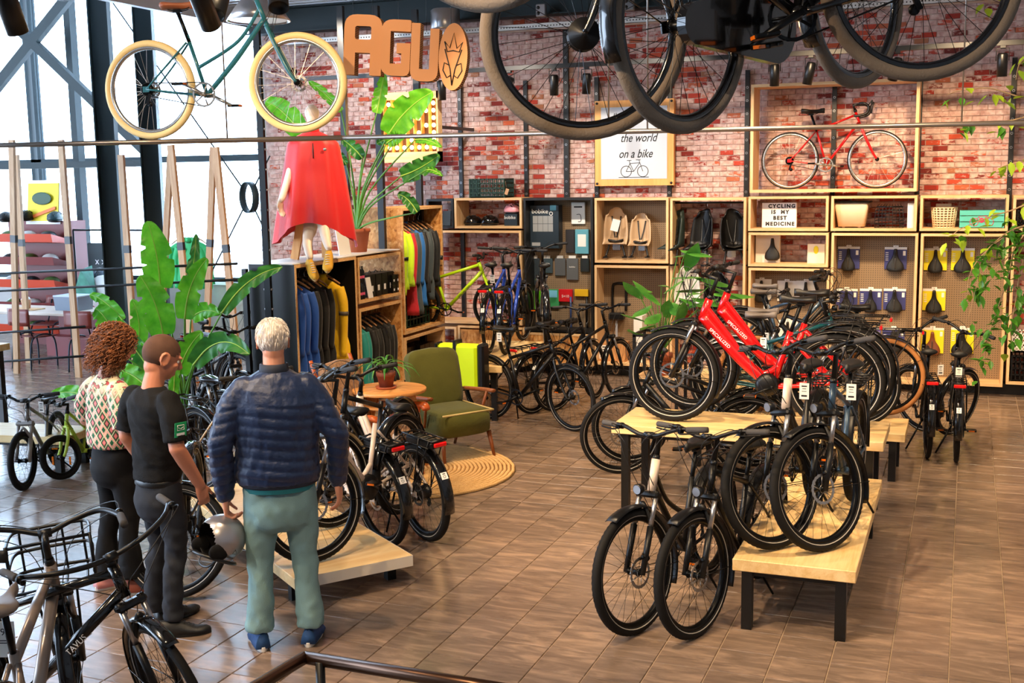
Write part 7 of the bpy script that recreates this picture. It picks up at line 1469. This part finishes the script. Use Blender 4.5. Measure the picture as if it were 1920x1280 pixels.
# middle group
make_bike('matt black city bicycle standing across in front of the long back table', G(1072, 808), rad(-17), steer=rad(-10), wb=1.10, r=.345, tw=.020, fork='rigid', fend=BLKS, bar='flat', bar_h=1.10, sad_h=1.00, disc=.08, group=GM, tagc=(.20, -.05, .98, 0))
for k, (p, yw, st_) in enumerate(((G(1000, 775), 70, 16), (G(1040, 770), 66, 10))): make_bike(['black red-lit bicycle behind the matt black one, left', 'black bicycle with red lights behind the matt black one, right'][k], p, rad(yw), anchor='rear', steer=rad(st_), rack=True, tail=True, fend=BLKG, r=.345, tw=.021, bar_h=1.12, sad_h=.98, group=GM, stickers=True, disc=.08)
for k, (px, py, yw, fm) in enumerate(((918, 662, 100, BLUP), (948, 664, 100, BLUP))): make_bike(['bright blue bicycle on the back table seen from behind, left', 'bright blue bicycle on the back table seen from behind, right'][k], G(px, py, .60), rad(yw), anchor='rear', steer=rad(-8), fr=fm, rack=True, tail=True, fend=BLKG, r=.345, tw=.021, bar_h=1.14, sad_h=1.0, stickers=True, group=GM, kick=False, tagc=(.22, 0, .9, 0) if k == 0 else None)
make_bike('black electric bicycle with silver battery case on the back table', G(1000, 652, .60) + V((.05, .3, 0)), rad(112), anchor='rear', steer=rad(10), batt='silver', motor=True, fend=BLKG, bar_h=1.14, r=.345, group=GM, kick=False)
make_bike('neon lime road bicycle with black lettering behind the blue bikes', V((atY(935, 565, 13.7).x, 13.7, .62)), rad(8), steer=rad(4), fr=LIMEP, fork='rigid', forkm=LIMEP, r=.34, tw=.015, disc=.08, band=False, bar='flat', bar_h=1.0, sad_h=.95, lettering='SPECIALIZED', let_m=INK, group=GM, kick=False, thick=.022)
# left: bikes at the plinth
PZ = .2005
make_bike('electric bicycle standing on the plinth behind the man in the quilted jacket', G(592, 1051, PZ), rad(-92), steer=rad(-30), motor=True, fr=WHP, step='wave', r=.362, tw=.028, tread=True, fend=BLKG, bar='flat', bar_h=1.18, barw=.36, disc=.1, sad=False, group=GL_)
make_bike('black bicycle on the plinth behind the first, only its front wheel showing', G(612, 990, PZ) + V((.02, .06, 0)), rad(-88), steer=rad(-28), r=.345, tw=.025, fend=BLKG, bar_h=1.12, sad=False, group=GL_)
make_bike('left one of two cream electric bicycles with rear racks', G(722, 1022), rad(148), anchor='rear', fr=WHP, motor=False, rack=True, rack_batt=True, tail=True, fend=BLKG, r=.362, tw=.030, drum=True, disc=.09, sad_h=.96, bar_h=1.14, stickers=True, step='wave', thick=.026, tread=False, lean=rad(-4), group=GL_)
make_bike('right one of two cream electric bicycles, beside the armchairs', G(800, 1012), rad(146), anchor='rear', fr=WHP, rack=True, rack_batt=True, tail=True, fend=BLKG, r=.362, tw=.030, drum=True, sad_h=.96, bar_h=1.14, stickers=True, step='wave', thick=.026, lean=rad(-4), group=GL_)
make_bike('black bicycle with large front wheel beside the man in the black T-shirt', G(318, 1117), rad(-62), steer=rad(74), r=.362, tw=.027, fend=BLKG, bar_h=1.06, disc=.085, sad=False, group=GL_)
make_bike('cream bronze framed bicycle with a rear rack between the two men', (-5.97, 7.93, 0), rad(-21), anchor='rear', fr=mat('bronze_cream_paint', (206, 172, 128), .3, .3), rack=True, fend=BLKG, r=.355, tw=.024, bar_h=1.1, sad_h=.98, saddle=BLKG, group=GL_)
for k, (x, y, yw) in enumerate(((-6.75, 8.9, -28), (-7.15, 9.9, -34), (-8.0, 11.0, -30))): make_bike(['black bicycle with brown grips behind the banana plant, nearest', 'black bicycle behind the banana plant, middle', 'black bicycle by the windows behind the banana plant, farthest'][k], (x, y, 0), rad(yw), anchor='mid', steer=rad(15), fend=BLKG, bar='swept' if k == 0 else 'flat', grip=BRNG if k == 0 else GRIPB, bar_h=1.14, sad_h=.98, saddle=BRNS if k == 0 else SADB, rack=True, tail=True, r=.35, group=GL_)
# foreground left pair
make_bike('gloss black bicycle in the foreground with raised lettering on the down tube', (-3.24, 4.04, 0), rad(18), steer=rad(-46), fork='susp', wb=1.14, r=.35, tw=.022, fr=BLKG, thick=.024, fend=BLKG, bar='swept', barw=.38, bar_h=1.01, sad_h=.95, grip=GRIP, lettering='BATAVUS', group='bicycles in the left foreground', disc=0, tagc=(.34, -.10, .80, 0))
make_bike('taupe bicycle with a black front carrier in the left foreground', (-3.90, 4.12, 0), rad(118), steer=rad(14), wb=1.14, r=.35, tw=.024, fr=TAUPE, thick=.026, fend=BLKG, bar='swept', barw=.34, bar_h=1.10, sad_h=.97, saddle=SADG, grip=GRIP, frack=True, disc=0, group='bicycles in the left foreground')
pt = thing('large_price_card', 'large white hanging price card cut by the left edge in the foreground', 'price card', G(2, 1185, .82) , rad(21)); part('card', MB().box((0, 0, -.03), (.11, .002, .15)), TAGM, pt); text('price_digits', '99:-', .042, INK, pt, TR(.008, -.0015, .0) @ FRONT); part('printed_lines', MB().box((0, -.0015, -.035), (.06, .0006, .004)).box((.0, -.0015, -.045), (.05, .0006, .004)), INK, pt, kind='stuff')
# child bicycles
make_bike('grey child mountain bicycle with knobbly tyre and price card at the left edge', G(47, 918), rad(-66), steer=rad(-4), wb=.86, r=.255, tw=.027, tread=True, band=False, fr=GREYP, forkm=GREYP, fork='susp', stan=GREYP, disc=0, thick=.017, bar='flat', barw=.29, bar_h=.80, sad_h=.66, nsp=20, group='child bicycles', tagc=(.62, .10, .74, 0))
make_bike('lime green child bicycle with orange reflectors near the woman', G(120, 898), rad(-70), steer=rad(-38), wb=.72, r=.20, tw=.022, band=False, fr=mat('lime_green_child', (178, 208, 70), .4), forkm=mat('lime_green_child'), fork='rigid', disc=0, thick=.016, bar='flat', barw=.25, bar_h=.70, sad_h=.55, nsp=16, group='child bicycles')
for k in range(2): o = part('wheel_reflector', MB().box((0, 0, 0), (.018, .006, .075), bev=.002), ORNG); q = G(104 + 32 * k, 862, .13); o.location = (q.x, q.y - .03, q.z); o.rotation_euler = (0, 0, rad(20)); tag(o, ['orange spoke reflector on the lime child bicycle, left', 'orange spoke reflector on the lime child bicycle, right'][k], 'reflector')
# red racer on the wall
make_bike('red vintage racing bicycle with silver cranks in the frame box on the wall', V((atY(1643, 354, 14.36).x, 14.36, bP['z0'])), rad(2), fr=REDP, forkm=mat('red_paint'), fork='rigid', r=.34, tw=.0115, rim=SILR, band=False, disc=0, bar='drop', bar_m=BLKS, bar_h=.98, sad_h=.92, thick=.0145, wb=1.0, crank_m=SILR, kick=False, spm=SPW, light=False, cables=False, group=None)
# hanging bicycles
RA = V((-5.5, 7.0, 2.885)); RD = V((cos(rad(11)), sin(rad(11)), 0))
hr_ = thing('hanging_rail', 'long thin steel rail hung across the shop carrying the cream tyred bicycle', 'rail'); part('rail', MB().tube([RA - RD * 4.5, RA + RD * 1.4], .018, 8).tube([RA + RD * 1.4, RA + RD * 8.5], .016, 8), mat('worn_steel_tube', (150, 140, 132), .3, .8), hr_)
for px in (427, 1140, 1805, 1212, -20):
    d = [(RA + RD * t) for t in [i * .02 - 5 for i in range(700)]]; best = min(d, key=lambda p: abs((p - V((0, 0, CH))).dot(CR) / (p - V((0, 0, CH))).dot(CF) * FPX + 960 - px)); part('hanger_rod', MB().rod(best, V((best.x, best.y, 4.98)), .006, 6), mat('worn_steel_tube'), hr_)
make_bike('old teal step-through bicycle with cream tyres hanging from the ceiling', RA + V((-.03, .0, .018)), rad(11), anchor='rear', steer=rad(8), pitch=rad(1), wb=1.12, r=.352, tw=.026, fr=OLDT, forkm=OLDT, fork='rigid', tyre=CREAMT, rim=SILR, spm=SPW, band=False, step=True, thick=.016, disc=.06, saddle=BRNS, sad_h=.93, bar='swept', bar_h=1.14, grip=BRNG, bar_m=SILR, crank_m=SILR, kick=False, fend=None, nsp=32, group='bicycles hung from the ceiling')
H_ = dict(tyre=DUST, rim=BLKG, tw=.024, r=.358, band=False, disc=0, fr=BLKG, fork='rigid', forkm=BLKG, kick=False, group='bicycles hung from the ceiling', nsp=32)
make_bike('black hanging bicycle whose large dusty front wheel fills the top centre', (-1.20, 3.91, 2.722), rad(203), pitch=rad(-9), wb=1.18, drum=2, bar='swept', light=False, **H_)
q = atY(1297, 250, 3.95); make_bike('black hanging bicycle with a full black chain case and pedal', q, rad(65), anchor='rear', pitch=rad(10), chaincase=True, fend=BLKG, bar='swept', **H_)
make_bike('hanging bicycle nearest the camera, only a tyre showing at the top edge', atY(918, 22, 2.75), rad(96), steer=rad(66), bar='swept', **H_)
hw = thing('hanging_wires', 'thin steel wires holding the black bicycles under the ceiling', 'wire')
for p in ((-1.27, 3.885, 3.45), (-.21, 4.25, 3.6), (q.x, q.y, 3.5), (q.x + .5, q.y + 1.0, 3.5), (-1.0, 2.75, 3.7)): part('wire', MB().rod(p, (p[0], p[1], 4.98), .003, 5), STEEL, hw)
# large track spots near the camera and bell lamp
for k, (x, y, Y, t, az, lit) in enumerate(((372, 20, 5.2, .75, .2, 0), (418, 14, 5.6, -.75, .3, 1), (520, -8, 5.6, -.6, .6, 0), (8, 20, 4.6, .5, .2, 0))):
    p = atY(x, y, Y); track_spot(p + V((0, 0, .10)), t, lit, ['big black spotlight pointing down right beside the teal bicycle saddle', 'big lit spotlight left of the teal bicycle frame', 'black spotlight above the cream front wheel', 'spotlight at the top left picture corner'][k], L_=.26, R_=.055, az=az)
ftr = tag(part('light_track', MB().bb((-5.6, 5.35, 3.93 + .0), (-1.2, 5.40, 3.97)), BLK), 'black lighting track near the camera above the hanging bicycles', 'track')
bl_ = thing('bell_lamp', 'grey industrial bell lamp behind the hanging teal bicycle', 'lamp', atY(485, 40, 9.6)); part('shade', MB().lathe([(.06, .30), (.10, .26), (.22, .12), (.30, 0), (.29, 0), (.21, .11), (.09, .25), (.05, .28)], 30), ALU, bl_); part('ballast', MB().lathe([(0, .28), (.09, .28), (.09, .5), (0, .5)], 20), STEEL, bl_); part('glass', MB().lathe([(0, .01), (.27, .01)], 24), mat('lamp_glass', (200, 205, 210), .2, emit=.3), bl_); part('cord', MB().rod((0, 0, .5), (0, 0, 5.0 - bl_.location.z), .006, 6), BLK, bl_)
# cardboard letters
CB = mat('cardboard_letters', (196, 140, 96), .8, var=.04, vscale=4)
m, nt, b = new_mat('corrugated_edge'); L = nt.links.new; tc = nt.nodes.new('ShaderNodeTexCoord'); wv = nt.nodes.new('ShaderNodeTexWave'); wv.bands_direction = 'Y'; wv.inputs['Scale'].default_value = 26; wv.inputs['Distortion'].default_value = 1.0; L(tc.outputs['Object'], wv.inputs[0]); r_ = ramp(nt, [(.2, (70, 42, 22)), (.6, (170, 110, 62)), (.9, (206, 150, 96))]); L(wv.outputs['Fac'], r_.inputs[0]); L(r_.outputs[0], b.inputs['Base Color']); b.inputs['Roughness'].default_value = .9; CBE = m
def card_letter(name, outer, holes, X, label, th=.11):
    # outer/holes 2-D outlines; built with a filled curve so the holes are real
    c = bpy.data.curves.new(name, 'CURVE'); c.dimensions = '2D'; c.fill_mode = 'BOTH'; c.extrude = th / 2
    for o_ in [outer] + holes:
        sp = c.splines.new('POLY'); sp.points.add(len(o_) - 1); sp.use_cyclic_u = True
        for i, p in enumerate(o_): sp.points[i].co = (p[0], p[1], 0, 1)
    t_ = bpy.data.objects.new('t', c); me = bpy.data.meshes.new_from_object(t_); bpy.data.objects.remove(t_); me.materials.clear(); me.materials.append(CB); me.materials.append(CBE)
    for p in me.polygons: p.material_index = 0 if abs(p.normal.z) > .7 else 1
    o = obj(name, me); o.matrix_world = X @ FRONT; tag(o, label, 'letter', 'cardboard letters'); return o
def rnd(pts, rads, n=5):
    out = []; N = len(pts); rads = rads if isinstance(rads, list) else [rads] * N
    for i in range(N):
        p, a, b_ = V((*pts[i], 0)), V((*pts[i - 1], 0)), V((*pts[(i + 1) % N], 0)); r = rads[i]
        if r <= 0: out.append((p.x, p.y)); continue
        p0 = p + (a - p).normalized() * r; p1 = p + (b_ - p).normalized() * r
        for k in range(n + 1): t = k / n; q = p0.lerp(p, t).lerp(p.lerp(p1, t), t); out.append((q.x, q.y))
    return out
LY_ = 7.6
def LX(x, y): p = atY(x, y, LY_); return p
s_ = (LX(870, 100) - LX(650, 100)).length / 220
def Lmat(xc, yc, dY=0): p = atY(xc, yc, LY_ + dY); return M.Translation(p) @ RZ(rad(14)) @ RY(rad(4))
A_ = [(-33, -55), (-33, 45), (33, 45), (33, -55), (13, -55), (13, -18), (-13, -18), (-13, -55)]
sc_ = lambda P, k=1.0: [(x * s_ * k, y * s_ * k) for x, y in P]
card_letter('cardboard_letter', rnd(sc_(A_), [0, 22 * s_, 22 * s_, 0, 0, 0, 0, 0]), [rnd(sc_([(-14, 4), (-14, 26), (14, 26), (14, 4)]), 4 * s_)], Lmat(684, 80), 'large cardboard letter A hanging, first of the three')
Gp = [(30, 46), (-30, 46), (-30, -46), (30, -46), (30, 8), (2, 8), (2, -9), (12, -9), (12, -26), (-11, -26), (-11, 27), (30, 27)]
Gp = [(x * .84, y) for x, y in Gp]; card_letter('cardboard_letter', rnd(sc_(Gp), [3 * s_, 20 * s_, 20 * s_, 12 * s_] + [0] * 8), [], Lmat(745, 91), 'large cardboard letter G hanging in the middle')
Up = [(-28, 48), (-28, -46), (28, -46), (28, 40), (10, 40), (10, -26), (-10, -26), (-10, 48)]
Up = [(x * .84, y) for x, y in Up]; card_letter('cardboard_letter', rnd(sc_(Up), [0, 18 * s_, 18 * s_, 0, 0, 0, 0, 0]), [], Lmat(799, 101), 'large cardboard letter U hanging, third of the letters')
em = card_letter('cardboard_emblem', [(24 * s_ * cos(a), 54 * s_ * sin(a)) for a in [2 * pi * k / 40 for k in range(40)]], [], Lmat(852, 108), 'oval cardboard emblem with cut tulip shape, right of the letters'); em['category'] = 'emblem'
lm = MB()
for pts in (((-15, 24), (-6, 14), (0, 38), (6, 14), (15, 24), (10, 8), (0, 10), (-10, 8), (-15, 24)), ((-14, 12), (-4, -20), (0, -46)), ((14, 12), (4, -20), (0, -46)), ((-5, -14), (-14, -10), (-16, -22), (-9, -34), (-3, -30)), ((5, -14), (14, -10), (16, -22), (9, -34), (3, -30))): lm.tube([(p[0] * s_, p[1] * s_, .056) for p in pts], .0045, 4)
part('cut_lines', lm, INK, em, kind='stuff')
for k, x in enumerate((664, 700, 748, 800, 846)): p = LX(x, 60); tag(part('hanging_thread', MB().rod(p, (p.x, p.y, 4.98), .002, 4), STEEL), ['thin thread at the left side of the letter A', 'thin thread at the right side of the letter A', 'thin thread holding the letter G', 'thin thread holding the letter U', 'thin thread holding the oval emblem'][k], 'thread', 'threads of the cardboard letters')
